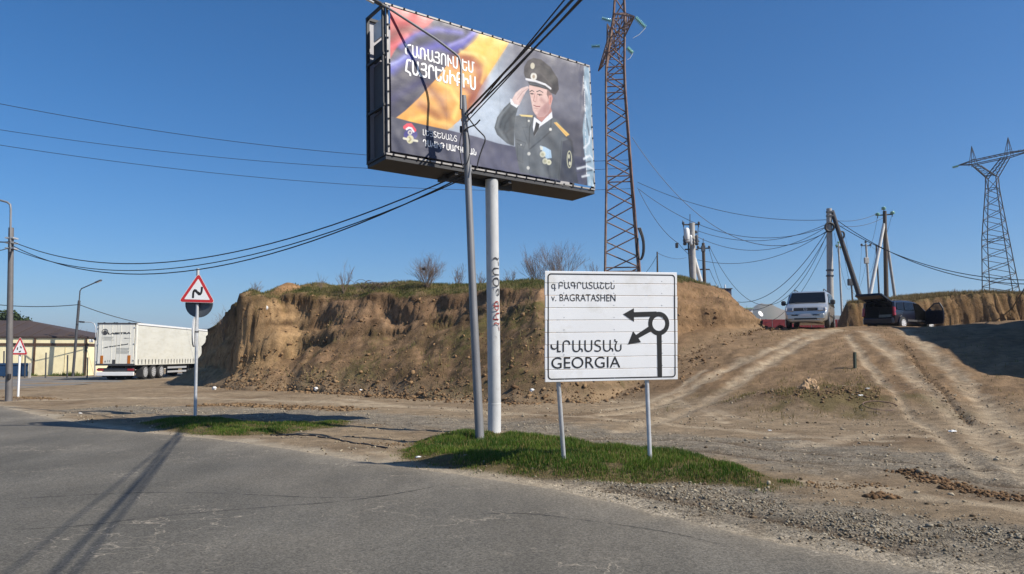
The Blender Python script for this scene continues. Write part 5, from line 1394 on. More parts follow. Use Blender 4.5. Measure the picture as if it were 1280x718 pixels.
def wheel(root, x, y, r, w, rim=M_RIM, spokes=7):
    s_ = 1 if y > 0 else -1
    wv = MB(); wv.lathe([(r * .62, -w / 2), (r * .94, -w / 2), (r, -w / 2 + .03), (r, w / 2 - .03), (r * .94, w / 2), (r * .62, w / 2)], (x, y, r), 'y', 28); t = wv.build("wheel", M_TYRE, root, True)
    m = MB(); m.lathe([(r * .63, w / 2 + .002), (r * .60, w / 2 + .012), (r * .56, w / 2 - .01), (.02, w / 2 - .02)], (0, 0, 0), 'y', 24)
    m.v = [(x + a, y + s_ * b, r + c_) for a, b, c_ in m.v]; dk = m.build("rim_well", M_PLASTIC, t, True)
    sp = MB()
    for k in range(spokes):
        w_ = 2 * math.pi * k / spokes; d = Vector((math.cos(w_), 0, math.sin(w_))); q = Vector((-math.sin(w_), 0, math.cos(w_)))
        for a in (1,):
            P = [d * .05 - q * .035, d * (r * .6) - q * .055, d * (r * .6) + q * .055, d * .05 + q * .035]
            sp.add([Vector((x, y + s_ * (w / 2 + .012), r)) + p for p in P] + [Vector((x, y + s_ * (w / 2 - .01), r)) + p for p in P], [(0, 1, 2, 3), (7, 6, 5, 4), (0, 4, 5, 1), (1, 5, 6, 2), (2, 6, 7, 3), (3, 7, 4, 0)])
    sp.ring(circ(0, 0, r * .65, r * .65, 24), circ(0, 0, r * .57, r * .57, 24), lambda a, b, t_: Vector((x + a, y + s_ * t_, r + b)), w / 2 - .01, w / 2 + .016)
    sp.prism(circ(0, 0, .07, .07, 12), lambda a, b, t_: Vector((x + a, y + s_ * t_, r + b)), w / 2 - .01, w / 2 + .02)
    sp.build("rim", rim, t); return t
def quadpanel(root, pts, name, m, th=.012, parent=None):
    p = [Vector(q) for q in pts]; n = (p[1] - p[0]).cross(p[2] - p[0]).normalized()
    mb = MB(); k = len(p); mb.add([q + n * th for q in p] + [q - n * th for q in p], [tuple(range(k)), tuple(range(k, 2 * k))[::-1]] + [(i, k + i, k + (i + 1) % k, (i + 1) % k) for i in range(k)])
    return mb.build(name, m, parent or root)
M_SILVER = mat("silver_paint", (.50, .52, .53), .3, .55, .05, 2, coat=.6)
M_HEAD = mat("headlamp_glass", (.34, .36, .38), .12, .3, 0, coat=.8)
M_PLATE = mat("number_plate", (.62, .63, .64), .5)
vp = onground(1008, 411.5); th = math.atan2(-.885, -.465)
van = empty("van", Vector((vp.x, vp.y, vp.z)) + Vector((-math.cos(th), -math.sin(th), 0)) * 2.2, th, "silver passenger van with roof rails facing the camera on the plateau", "van")
vz = gz(van.location.x, van.location.y) + .04; van.location.z = max(vz, vp.z) - .09
st = [(2.36, .36, .62, .74), (2.35, .30, .80, .86), (2.28, .27, .98, .915), (2.05, .26, 1.07, .94), (1.72, .26, 1.15, .95), (1.58, .26, 1.21, .95), (1.15, .26, 1.50, .95), (.80, .26, 1.74, .95), (.62, .26, 1.82, .95), (.3, .26, 1.86, .95),
      (-.6, .26, 1.88, .95), (-1.6, .26, 1.87, .95), (-2.15, .28, 1.82, .945), (-2.3, .3, 1.70, .93), (-2.34, .34, 1.2, .92), (-2.36, .4, .8, .88)]
shell(st, 1.12, .17).build("body", M_SILVER, van, True)
zf = lambda x: float(np.interp(-x, [-q[0] for q in st], [q[2] for q in st]))
quadpanel(van, [(1.60, -.84, 1.225), (1.60, .84, 1.225), (.80, .745, 1.762), (.80, -.745, 1.762)], "windscreen", M_GLASS, .014)
quadpanel(van, [(1.66, -.52, 1.198), (1.66, .52, 1.198), (1.62, .52, 1.235), (1.62, -.52, 1.235)], "wiper_cowl", M_PLASTIC, .012)
for s_ in (-1, 1):
    quadpanel(van, [(1.34, s_ * .958, 1.14), (.86, s_ * .882, 1.66), (.28, s_ * .872, 1.72), (.20, s_ * .955, 1.14)], "side_window", M_GLASS, .012)
    quadpanel(van, [(.10, s_ * .957, 1.14), (.16, s_ * .872, 1.72), (-.95, s_ * .868, 1.73), (-.98, s_ * .957, 1.14)], "side_window", M_GLASS, .012)
    quadpanel(van, [(-1.08, s_ * .957, 1.14), (-1.06, s_ * .868, 1.73), (-2.05, s_ * .872, 1.68), (-2.12, s_ * .95, 1.14)], "side_window", M_GLASS, .012)
    m = MB(); m.box((2.315, s_ * .70, .86), (.10, .36, .19), Euler((0, -.32, s_ * .30)).to_matrix(), .03); m.build("headlight", M_HEAD, van)
    MB().box((2.30, s_ * .865, .86), (.10, .09, .16), Euler((0, -.3, s_ * .5)).to_matrix(), .02).build("indicator", mat("clear_indicator_lens" , (.5, .5, .5), .3) if s_ < 0 else bpy.data.materials["clear_indicator_lens"], van)
    mr_ = MB().box((1.18, s_ * 1.12, 1.25), (.14, .22, .24), None, .05).build("wing_mirror", M_PLASTIC, van); MB().tube([(1.2, s_ * .93, 1.17), (1.18, s_ * 1.04, 1.2)], .03, 6).build("mirror_arm", M_PLASTIC, mr_)
    MB().tube([(.42, s_ * .66, 1.86), (.36, s_ * .67, 1.95), (.2, s_ * .67, 1.97), (-1.9, s_ * .67, 1.97), (-2.05, s_ * .66, 1.86)], .022, 8).build("roof_rail", M_PLASTIC, van, True)
    MB().box((2.34, s_ * .52, .44), (.05, .22, .09), None, .02).build("fog_lamp_recess", M_PLASTIC, van)
    for x_ in (1.42, -1.52):
        MB().ring(circ(x_, .36, .41, .41, 26, 0, math.pi), circ(x_, .36, .35, .35, 26, 0, math.pi), lambda a, b, t: Vector((a, s_ * t, b)), .935, .965).build("wheel_arch", M_PLASTIC, van)
        MB().prism(circ(x_, .36, .36, .36, 26), lambda a, b, t: Vector((a, s_ * t, b)), .80, .953).build("wheel_well", M_PLASTIC, van)
        wheel(van, x_, s_ * .865, .325, .21)
    quadpanel(van, [(1.36, s_ * .957, .60), (1.36, s_ * .957, .63), (-2.0, s_ * .957, .63), (-2.0, s_ * .957, .60)], "side_moulding", M_PLASTIC, .012)
    quadpanel(van, [(.17, s_ * .953, .35), (.17, s_ * .953, 1.12), (.155, s_ * .953, 1.12), (.155, s_ * .953, .35)], "door_gap", M_PLASTIC, .004)
    quadpanel(van, [(-1.03, s_ * .953, .35), (-1.03, s_ * .953, 1.12), (-1.045, s_ * .953, 1.12), (-1.045, s_ * .953, .35)], "door_gap", M_PLASTIC, .004)
    MB().box((.32, s_ * .965, 1.0), (.18, .03, .035), None, .01).build("door_handle", M_PLASTIC, van)
MB().box((2.335, 0, .865), (.07, 1.04, .15), Euler((0, -.25, 0)).to_matrix(), .02).build("grille", M_PLASTIC, van)
for z in (.83, .865, .90): MB().box((2.372 - (z - .83) * .25, 0, z), (.012, .98, .012)).build("grille_bar", M_DKSTEEL, van)
MB().ring(circ(0, .87, .085, .085, 24), circ(0, .87, .068, .068, 24), lambda a, b, t: Vector((t, a, b)), 2.37, 2.392).build("emblem_ring", M_RIM, van)
for k in range(3):
    w_ = math.pi / 2 + k * 2 * math.pi / 3; MB().tube([(2.385, 0, .87), (2.385, .07 * math.cos(w_), .87 + .07 * math.sin(w_))], [.012, .005], 5).build("emblem_spoke", M_RIM, van)
MB().box((2.36, 0, .52), (.09, 1.66, .26), None, .05).build("bumper", M_SILVER, van)
MB().box((2.40, 0, .58), (.03, .53, .115), None, .006).build("number_plate", M_PLATE, van)
for s_ in (-1, 1): MB().box((2.405, s_ * .47, .585), (.02, .30, .05)).build("bumper_slot", M_PLASTIC, van)
MB().box((2.375, 0, .415), (.07, 1.0, .07)).build("lower_intake", M_PLASTIC, van)
for s_ in (-1, 1): MB().tube([(1.56, s_ * .1, 1.245), (1.42, s_ * .5, 1.345), (1.3, s_ * .72, 1.42)], .008, 4).build("wiper", M_PLASTIC, van)

M_NAVY = mat("dark_navy_paint", (.006, .008, .022), .3, .1, .05, 2, coat=.35)
M_DARKV = mat("unlit_cabin", (.005, .005, .005), .95, spec=0)  # shade of the open cabin put into a near-black colour
M_INT = mat("dark_interior_trim", (.03, .03, .032), .8, 0, .2)
M_TRIMG = mat("beige_interior_trim", (.12, .10, .085), .8, 0, .15)
M_TAIL = mat("red_tail_lens", (.32, .012, .02), .25, 0, 0, coat=.5)
cp = at(1126, 408.5, 39.6); cp.z = gz(cp.x, cp.y); th = math.atan2(.54, .84)
car = empty("estate_car", (cp.x, cp.y, cp.z), th, "dark blue estate car with its tailgate and front door open on the plateau", "car")
cd = Vector((math.cos(th), math.sin(th), 0))
car.location.z = min(gz(cp.x + cd.x * 1.3, cp.y + cd.y * 1.3), gz(cp.x - cd.x * 1.3, cp.y - cd.y * 1.3)) + .03
st = [(2.16, .34, .56, .66), (2.15, .26, .68, .78), (2.05, .22, .80, .85), (1.7, .22, .92, .875), (1.1, .22, 1.0, .88), (.98, .22, 1.04, .88), (.5, .22, 1.33, .88), (.22, .22, 1.44, .88), (-.3, .22, 1.50, .88), (-1.2, .22, 1.50, .88), (-1.85, .24, 1.46, .875), (-2.0, .26, 1.44, .87)]
shell(st, .98, .24, open_rear=True).build("body", M_NAVY, car, True)
# boot opening: sill, bumper, load floor and inner walls
MB().box((-2.06, 0, .44), (.20, 1.66, .34), None, .06).build("bumper", M_NAVY, car)
MB().box((-1.35, 0, .60), (1.3, 1.5, .04)).build("load_floor", M_INT, car); MB().box((-.75, 0, .9), (.12, 1.4, .65), Euler((0, -.2, 0)).to_matrix(), .04).build("rear_seat", M_INT, car)
for s_ in (-1, 1):
    MB().box((-1.4, s_ * .76, .80), (1.15, .08, .42)).build("side_trim", M_INT, car); MB().box((-.72, s_ * .42, 1.3), (.1, .26, .16), None, .04).build("headrest", M_INT, car)
    MB().box((-1.965, s_ * .80, 1.12), (.11, .13, .60), Euler((s_ * .12, .08, 0)).to_matrix(), .03).build("rear_pillar", M_NAVY, car)
    MB().box((-2.0, s_ * .825, .92), (.16, .13, .46), Euler((s_ * .06, .08, 0)).to_matrix(), .03).build("tail_light", M_TAIL, car)
MB().box((-1.55, -.2, .70), (.5, .7, .16), None, .03).build("boot_cargo", mat("pale_cargo", (.22, .24, .22), .7), car)
# tailgate swung up
hz = Vector((-1.97, 0, 1.455)); td = Vector((-.95, 0, .31)).normalized(); tn = Vector((.31, 0, .95))
tgp = lambda a, b, t: hz + td * a + Vector((0, b, 0)) + tn * t
tg = MB().prism([(0, -.66), (.35, -.70), (.95, -.74), (1.05, -.64), (1.07, .64), (.95, .74), (.35, .70), (0, .66)], lambda a, b, t: tgp(a, b, t), -.03, .045).build("tailgate", M_NAVY, car)
MB().prism([(.10, -.56), (.48, -.60), (.48, .60), (.10, .56)], lambda a, b, t: tgp(a, b, t), -.045, -.032).build("tailgate_glass", M_GLASS, tg)
MB().prism([(.56, -.58), (.94, -.60), (.94, .60), (.56, .58)], lambda a, b, t: tgp(a, b, t), -.06, -.032).build("tailgate_lining", M_TRIMG, tg)
for s_ in (-1, 1): MB().tube([(-1.93, s_ * .72, 1.1), tgp(.36, s_ * .66, -.04)], .012, 6).build("gas_strut", M_DKSTEEL, tg)
quadpanel(car, [(.98, -.74, 1.06), (.98, .74, 1.06), (.30, .62, 1.435), (.30, -.62, 1.435)], "windscreen", M_GLASS, .012)
for s_ in (-1, 1):
    if s_ > 0: quadpanel(car, [(.80, s_ * .885, 1.0), (.35, s_ * .80, 1.36), (-.15, s_ * .785, 1.41), (-.15, s_ * .885, 1.0)], "side_window", M_GLASS, .01)
    quadpanel(car, [(-.25, s_ * .886, 1.0), (-.25, s_ * .785, 1.42), (-1.05, s_ * .785, 1.42), (-1.12, s_ * .886, 1.0)], "side_window", M_GLASS, .012)
    quadpanel(car, [(-1.2, s_ * .886, 1.0), (-1.14, s_ * .785, 1.42), (-1.72, s_ * .79, 1.38), (-1.85, s_ * .88, 1.02)], "side_window", M_GLASS, .012)
    for x_ in (1.33, -1.30):
        MB().ring(circ(x_, .34, .39, .39, 26, 0, math.pi), circ(x_, .34, .33, .33, 26, 0, math.pi), lambda a, b, t: Vector((a, s_ * t, b)), .86, .895).build("wheel_arch", M_NAVY, car)
        MB().prism(circ(x_, .34, .34, .34, 26), lambda a, b, t: Vector((a, s_ * t, b)), .74, .884).build("wheel_well", M_PLASTIC, car)
        wheel(car, x_, s_ * .80, .315, .20, mat("white_alloy", (.72, .73, .75), .35, .3) if x_ > 0 and s_ < 0 else bpy.data.materials.get("white_alloy", M_RIM))
    MB().tube([(.1, s_ * .60, 1.47), (.0, s_ * .60, 1.53), (-1.7, s_ * .60, 1.53), (-1.8, s_ * .60, 1.47)], .016, 6).build("roof_rail", M_DKSTEEL, car, True)
    quadpanel(car, [(.75, s_ * .886, .42), (.75, s_ * .886, .52), (-.9, s_ * .886, .52), (-.9, s_ * .886, .42)], "sill_moulding", M_DKSTEEL, .012)
MB().box((.35, -.873, .70), (1.0, .04, .62)).build("cabin_shade_panel", M_DARKV, car)  # black panels laid over the body stand in for the shaded doorway
quadpanel(car, [(.80, -.885, 1.0), (.35, -.80, 1.36), (-.15, -.785, 1.41), (-.15, -.885, 1.0)], "cabin_shade_panel", M_DARKV, .012)
MB().box((.15, -.45, .75), (.5, .5, .5), None, .06).build("front_seat", M_INT, car); MB().box((-.12, -.45, 1.05), (.14, .46, .62), Euler((0, -.2, 0)).to_matrix(), .05).build("seat_back", M_INT, car)
hd = Vector((.93, -.885, 0)); dd_ = Euler((0, 0, -1.12 + math.pi)).to_matrix() @ Vector((1, 0, 0)); dd_ = Vector((-.30, -.954, 0))
dn_ = Vector((-.954, .30, 0))
dfn = lambda a, b, t: hd + dd_ * a + Vector((0, 0, b)) + dn_ * t
dr = MB().prism([(0, .30), (1.06, .30), (1.14, .55), (1.14, .97), (0, 1.02)], dfn, -.03, .05).build("front_door", M_NAVY, car)
MB().ring([(0, 1.01), (1.14, .96), (1.12, 1.12), (.92, 1.42), (.55, 1.40)], [(.14, 1.05), (1.06, 1.0), (1.04, 1.12), (.87, 1.36), (.57, 1.34)], dfn, -.01, .03).build("window_frame", M_PLASTIC, dr)
MB().prism([(.10, 1.03), (1.09, .98), (1.07, 1.12), (.89, 1.39), (.56, 1.37)], dfn, .004, .010).build("window", mat("clear_door_glass", (.05, .06, .06), .05, 0, 0, alpha=.35), dr)
MB().box(dfn(1.0, .88, -.05), (.05, .16, .03), None, .008).build("door_handle", M_WHITE, dr)
MB().box(dfn(.12, 1.06, -.12), (.1, .2, .14), Euler((0, 0, -.3)).to_matrix(), .03).build("wing_mirror", M_NAVY, dr)
for s_ in (-1, 1): MB().box((2.08, s_ * .62, .68), (.14, .3, .14), Euler((0, -.3, s_ * .35)).to_matrix(), .03).build("headlight", M_HEAD, car)

# ------------------------------------------------------------------ articulated truck
M_CURT = mat("cream_curtain", srgb(206, 205, 195), .6, 0, .06, 1.2, .003, 6, col2=srgb(178, 174, 156), c2scale=2.4, c2thr=.66, c2soft=.2, stretch=(.5, 1, 1.6))
M_DOORW = mat("trailer_door_white", srgb(236, 233, 220), .45, 0, .06, 2, .001, 20)
M_FAINT = mat("faded_grey_print", srgb(150, 150, 142), .6); M_ORANGE = mat("orange_reflector", srgb(190, 110, 24), .4)
tb = Vector((-26.15, 49.0, .008)); th = math.atan2(1, -.056)
tr = empty("articulated_truck", tb, th, "cream curtain-sided articulated truck parked with its rear doors facing the camera", "truck")
zt = at(171, 404, 49).z; zb_ = at(171, 456.5, 49).z; W2 = 1.25; L_ = 13.4
for s_ in (-1, 1):
    # curtain, gently billowed between the rails
    nx_, nz_ = 60, 8; V = []
    for i in range(nx_):
        for j in range(nz_):
            x = .16 + (L_ - .3) * i / (nx_ - 1); z = zb_ + .12 + (zt - zb_ - .22) * j / (nz_ - 1)
            V.append((x, s_ * (W2 - .01 + .018 * math.sin(x * 2.4) * math.sin(j / (nz_ - 1) * math.pi)), z))
    np_mesh("side_curtain", V, grid_faces(nx_, nz_), M_CURT, tr, True)
    MB().box((L_ / 2, s_ * (W2 - .0), zt - .05), (L_, .07, .12)).build("roof_rail", M_WHITE, tr)
    MB().box((L_ / 2, s_ * (W2 - .02), zb_ + .05), (L_, .06, .14)).build("side_rail", M_CURT, tr)
    MB().box((.08, s_ * (W2 - .01), (zt + zb_) / 2), (.16, .09, zt - zb_)).build("corner_post", M_DOORW, tr); MB().box((L_ - .08, s_ * (W2 - .01), (zt + zb_) / 2), (.16, .09, zt - zb_)).build("corner_post", M_DOORW, tr)
for i in range(24):
    x = .45 + i * .545
    for s_ in (-1, 1): MB().box((x, s_ * (W2 + .022), zb_ + .20), (.05, .018, .34)).build("curtain_strap", M_DKSTEEL, tr)
MB().box((L_ / 2, 0, zt - .01), (L_, 2 * W2 - .04, .05)).build("roof", M_WHITE, tr); MB().box((L_ / 2, 0, zb_ + .02), (L_, 2 * W2 - .1, .10)).build("floor_deck", M_DKSTEEL, tr)
MB().box((L_ - .03, 0, (zt + zb_) / 2), (.06, 2 * W2 - .06, zt - zb_)).build("front_wall", M_DOORW, tr)
for s_ in (-1, 1):
    d_ = MB().box((-.02, s_ * .585, (zt + zb_) / 2 + .0), (.05, 1.15, zt - zb_ - .14), None, .01).build("rear_door", M_DOORW, tr)
    for y in (.28, .88): MB().tube([(-.052, s_ * y, zb_ + .1), (-.052, s_ * y, zt - .12)], .009, 6).build("lock_rod", M_DOORW, d_)
    for z in (zb_ + .3, (zb_ + zt) / 2, zt - .3): MB().box((-.055, s_ * 1.16, z), (.03, .1, .07)).build("hinge", M_GALV, d_)
MB().box((-.03, 0, zt - .035), (.09, 2.5, .08)).build("rear_header", M_DKSTEEL, tr); MB().box((-.03, 0, zb_ + .0), (.10, 2.5, .10)).build("rear_sill", M_DKSTEEL, tr)
for y in (-.8, .0, .15, .8): MB().box((-.06, y, zt + .01), (.05, .10, .05)).build("marker_lamp", M_BLACK, tr)
# lettering on the doors; u from the left edge of the rear seen from behind (= +y side)
HT = homog([(123, 407), (171, 404), (171, 457), (124.5, 459.5)], [(0, 1), (1, 1), (1, 0), (0, 0)])
def tf(u, v, t): return Vector((-.05 - t, W2 - u * 2 * W2, zb_ + v * (zt - zb_)))
def zt_box(x0, y0, x1, y1):      # coordinates in the enlarged crop (120..175, 400..460 at x11.96)
    q = np.array([[120 + x0 / 11.96, 400 + y1 / 11.96, 1], [120 + x1 / 11.96, 400 + y0 / 11.96, 1]]) @ HT.T; q = q[:, :2] / q[:, 2:]; return (q[0][0], q[0][1], q[1][0], q[1][1])
M_DKP = mat("dark_grey_print", srgb(70, 70, 72), .6)
def ttxt(s_, b, m_, bold=.0, rise=0.0):
    bx = zt_box(*b); txt("lettering", s_, m_, tr, lambda u, v, t: tf(u, v + rise * (u - bx[0]), .005), bx, bold)
ttxt("LASETRA", (205, 205, 530, 250), M_DKP, .008, .02)
b = zt_box(108, 170, 200, 262); cx_, cy_ = (b[0] + b[2]) / 2, (b[1] + b[3]) / 2; rx_ = (b[2] - b[0]) / 2 * 2 * W2
fL = lambda a, c_, t: Vector((-.052 - t, W2 - cx_ * 2 * W2 - a, zb_ + cy_ * (zt - zb_) + c_))
MB().ring(circ(0, 0, rx_, rx_, 24), circ(0, 0, rx_ * .78, rx_ * .78, 24), fL, .0, .006).build("logo_ring", M_DKP, tr)
MB().prism(circ(0, 0, rx_ * .8, rx_ * .8, 12, math.pi, 2 * math.pi), fL, .0, .004).build("logo_base", M_DKP, tr)
for k in (-1, 0, 1): MB().prism([(k * rx_ * .35 - .05, 0), (k * rx_ * .35 + .05, 0), (k * rx_ * .3 + .0, rx_ * (.75 - .2 * abs(k)))], fL, .0, .005).build("logo_peak", M_DKP, tr)
ttxt("...wir fahren zu ihnen!", (140, 425, 500, 462), M_DKP, .004, .14)
MB().add([], []) 
b = zt_box(430, 282, 545, 300); MB().prism([(b[0], (b[1] + b[3]) / 2), (b[0] + .06, b[3]), (b[0] + .07, (b[1] + b[3]) / 2 + .004), (b[2], b[3] - .008), (b[2], b[1] + .008), (b[0] + .07, (b[1] + b[3]) / 2 - .004), (b[0] + .06, b[1])], lambda u, v, t: tf(u, v, t), .003, .006).build("arrow_mark", M_DKP, tr)
for (x0, y0, x1, y1, n_) in ((115, 285, 290, 345, 4), (335, 440, 530, 535, 6), (390, 315, 520, 335, 1)):
    for i in range(n_):
        bb_ = zt_box(x0, y0 + (y1 - y0) * (i + .15) / n_, x1 - 12 * (i % 3), y0 + (y1 - y0) * (i + .55) / n_)
        MB().prism([(bb_[0], bb_[1]), (bb_[2], bb_[1]), (bb_[2], bb_[3]), (bb_[0], bb_[3])], lambda u, v, t: tf(u, v, t), .003, .005).build("small_print_line", M_FAINT, tr)
for bx in ((118, 570, 155, 690), (505, 545, 547, 668)):
    b = zt_box(*bx); MB().prism([(b[0], b[1]), (b[2], b[1]), (b[2], b[3]), (b[0], b[3])], lambda u, v, t: tf(u, v, t), .003, .010).build("reflector_board", M_ORANGE, tr)
b = zt_box(288, 620, 330, 695); MB().prism([(b[0], b[1]), (b[2], b[1]), (b[2], b[3]), (b[0], b[3])], lambda u, v, t: tf(u, v, t), .003, .006).build("inspection_plate", M_DKP, tr)
ttxt("e 11", (180, 628, 252, 668), M_DKP, .0)
# underride beam, lamps, chassis, three axles
MB().box((.05, 0, .42), (.12, 2.4, .26), None, .02).build("underride_bar", M_WHITE, tr)
MB().box((.15, 0, .70), (.2, 2.3, .20), None, .02).build("lamp_carrier", M_DKSTEEL, tr)
for s_ in (-1, 1):
    MB().box((.035, s_ * .98, .69), (.05, .42, .13), None, .01).build("tail_light", M_TAIL, tr); MB().box((L_ / 2 + .2, s_ * .45, .82), (L_ - .6, .12, .30)).build("chassis_rail", M_DKSTEEL, tr)
    MB().box((1.05, s_ * 1.1, .45), (.03, .42, .5)).build("mud_flap", M_PLASTIC, tr)
    for x in (1.75, 3.06, 4.37): wheel(tr, x, s_ * 1.02, .50, .38, M_GALV, 9)
    for i, z in enumerate((.45, .75)): MB().box((7.3, s_ * 1.18, z), (3.6, .03, .14)).build("side_guard", M_GALV, tr)
    MB().box((10.4, s_ * .8, .55), (.14, .14, 1.0)).build("landing_leg", M_DKSTEEL, tr)
for x in (1.75, 3.06, 4.37): MB().tube([(x, -.95, .5), (x, .95, .5)], .08, 10).build("axle", M_DKSTEEL, tr)
M_CABP = mat("dark_blue_cab", (.008, .010, .016), .5, 0, .1)
tc2 = MB(); prof = [(13.75, .55), (13.75, 2.9), (13.9, 3.25), (14.6, 3.42), (15.4, 3.25), (15.75, 2.2), (15.95, 1.9), (16.0, .55)]
tc2.prism(prof, lambda a, b, t: Vector((a, t, b)), -1.22, 1.22); cabo = tc2.build("cab", M_CABP, tr)
quadpanel(tr, [(15.80, -1.05, 2.15), (15.80, 1.05, 2.15), (15.45, 1.0, 3.1), (15.45, -1.0, 3.1)], "windscreen", M_GLASS, .01)
for s_ in (-1, 1):
    quadpanel(tr, [(14.5, s_ * 1.225, 1.95), (15.6, s_ * 1.225, 1.95), (15.35, s_ * 1.225, 2.75), (14.5, s_ * 1.225, 2.75)], "side_window", M_GLASS, .01)
    wheel(tr, 15.0, s_ * 1.05, .50, .32, M_GALV, 9); wheel(tr, 11.9, s_ * .95, .50, .55, M_GALV, 9)
    MB().box((15.6, s_ * 1.42, 2.5), (.12, .22, .5), None, .04).build("wing_mirror", M_PLASTIC, tr)
MB().box((12.9, 0, .85), (3.6, .9, .22)).build("tractor_frame", M_DKSTEEL, tr)

# white car parked by the white building
wc = at(112, 470, 70); wc.z = 0
c3 = empty("parked_car", wc, .15, "white car parked beyond the road beside the truck's rear", "car")
shell([(2.1, .3, .6, .75), (2.0, .24, .78, .84), (1.1, .24, .95, .86), (.5, .24, 1.3, .86), (0, .24, 1.42, .86), (-1.0, .24, 1.40, .86), (-1.6, .24, 1.1, .86), (-2.1, .26, .95, .84), (-2.2, .4, .7, .8)], .95, .3).build("body", M_WHITE, c3, True)
for s_ in (-1, 1):
    quadpanel(c3, [(.9, s_ * .866, .97), (.4, s_ * .78, 1.30), (-.95, s_ * .77, 1.34), (-1.45, s_ * .86, .98)], "side_window", M_GLASS, .012)
    for x_ in (1.3, -1.3): wheel(c3, x_, s_ * .78, .31, .2)
quadpanel(c3, [(1.05, -.7, 1.0), (1.05, .7, 1.0), (.5, .6, 1.33), (.5, -.6, 1.33)], "windscreen", M_GLASS, .012)

# small things beyond the plateau
def simple(name, mb, m, loc, label, cat, group=None, smooth=False, rz=0):
    o = mb.build(name, m, None, smooth); o.location = loc; o.rotation_euler.z = rz; return tag(o, label, cat, group)
fb = at(966, 410, 70); fb.z = float(base_h(fb.x, fb.y)) - .1; ftz = at(960, 399.5, 70).z - fb.z
M_REDF = mat("red_corrugated_sheet", srgb(118, 30, 36), .6, .1, .15, 2)
fen = empty("red_fence", fb, 0, "low dark red corrugated fence seen left of the van", "fence")
for i in range(16): MB().box((-2.2 + i * .62, .03 * (i % 2), ftz / 2), (.60, .05, ftz), None, .01).build("panel", M_REDF, fen)
for i in range(6): MB().box((-2.5 + i * 1.9, .10, ftz / 2), (.08, .08, ftz + .1)).build("fence_post", M_DKSTEEL, fen)
db = at(950, 399, 69); dish = empty("satellite_dish", (db.x, db.y, float(base_h(db.x, db.y))), 0, "small white dish on a post just left of the van", "satellite dish")
dzz = at(950, 393, 69).z - dish.location.z
MB().tube([(0, 0, 0), (0, 0, dzz)], .05, 6).build("post", M_WHITE, dish)
ds = MB(); ds.lathe([(.02, 0), (.18, .02), (.29, .07), (.29, .09), (.18, .04), (.02, .02)], (0, 0, 0), 'z', 18); R = Euler((1.1, .3, .4)).to_matrix(); ds.v = [tuple(Vector((0, -.05, dzz)) + R @ Vector(v)) for v in ds.v]; ds.build("dish", M_WHITE, dish, True)
MB().tube([Vector((0, -.1, dzz)), Vector((0, -.1, dzz)) + R @ Vector((0, 0, .4))], .02, 5).build("feed_arm", M_GALV, dish)
hb = at(936, 394, 82); hut = empty("white_shed", (hb.x, hb.y, 2.8), 0, "small pale shed on the horizon above the slope's end", "shed")
hz_ = at(936, 386.0, 82).z - 2.8
MB().box((0, 1.2, hz_ / 2), (.9, 2.4, hz_)).build("wall", M_WHITE, hut); MB().box((0, 1.2, hz_ + .05), (1.1, 2.7, .1)).build("roof", mat("pale_green_roof", srgb(150, 176, 160), .6), hut); MB().box((-.2, -.02, hz_ - .5), (.5, .04, .4)).build("window", M_GLASS, hut)
hb = at(912, 392, 75); hut2 = empty("dark_hut", (hb.x, hb.y, 2.8), 0, "dark grey hut corner showing over the slope where cables end", "shed")
hz_ = at(912, 361.5, 75).z - 2.8
M_DKWALL = mat("dark_grey_cladding", srgb(70, 74, 92), .7, 0, .1)
MB().box((-.75, 1, hz_ / 2), (2.0, 2, hz_)).build("wall", M_DKWALL, hut2); MB().box((-.75, 1, hz_ + .04), (2.2, 2.2, .08)).build("roof", M_DKSTEEL, hut2)
for i in range(4): MB().box((-.75, -.015, .6 + i * hz_ / 5), (2.0, .03, .05)).build("cladding_joint", M_DKSTEEL, hut2)
for x in (-1.2, -.3): MB().lathe([(.05, 0), (.08, .1), (.05, .2), (.08, .3), (.04, .4)], (x, .3, hz_ + .08), n=8).build("insulator", M_WHITE, hut2, True)

# the building whose shadow falls across the slope (just beyond the right edge)
M_BRICK = mat("plain_render", srgb(176, 160, 138), .85, 0, .1, 1, .003, 15)
sb = Vector((23.9, 19.4, 1.2)); byaw = math.atan2(12.3, 1.1) - math.pi / 2
sh_ = empty("rendered_building", sb, byaw, "plain two-storey rendered building beside the slope, beyond the right of the view", "building")
HH = 9.6 - 1.2
MB().box((5, 7.2, HH / 2 - .5), (10, 14.4, HH + 1)).build("wall", M_BRICK, sh_); MB().box((5.0, 7.2, HH + .08), (10.2, 14.6, .16)).build("roof", M_ROOF, sh_)
for z in (1.2, 5.0):
    for y in (1.6, 4.4, 7.2, 10.0):
        w_ = MB().box((-.01, y, z + .6), (.08, 1.1, 1.3)).build("window", M_GLASS, sh_); MB().box((-.08, y, z - .08), (.16, 1.3, .06)).build("sill", M_CONC, w_)
for z in (1.2, 5.0):
    for x in (2, 5, 8): MB().box((x, -.01, z + .6), (1.1, .08, 1.3)).build("window", M_GLASS, sh_)

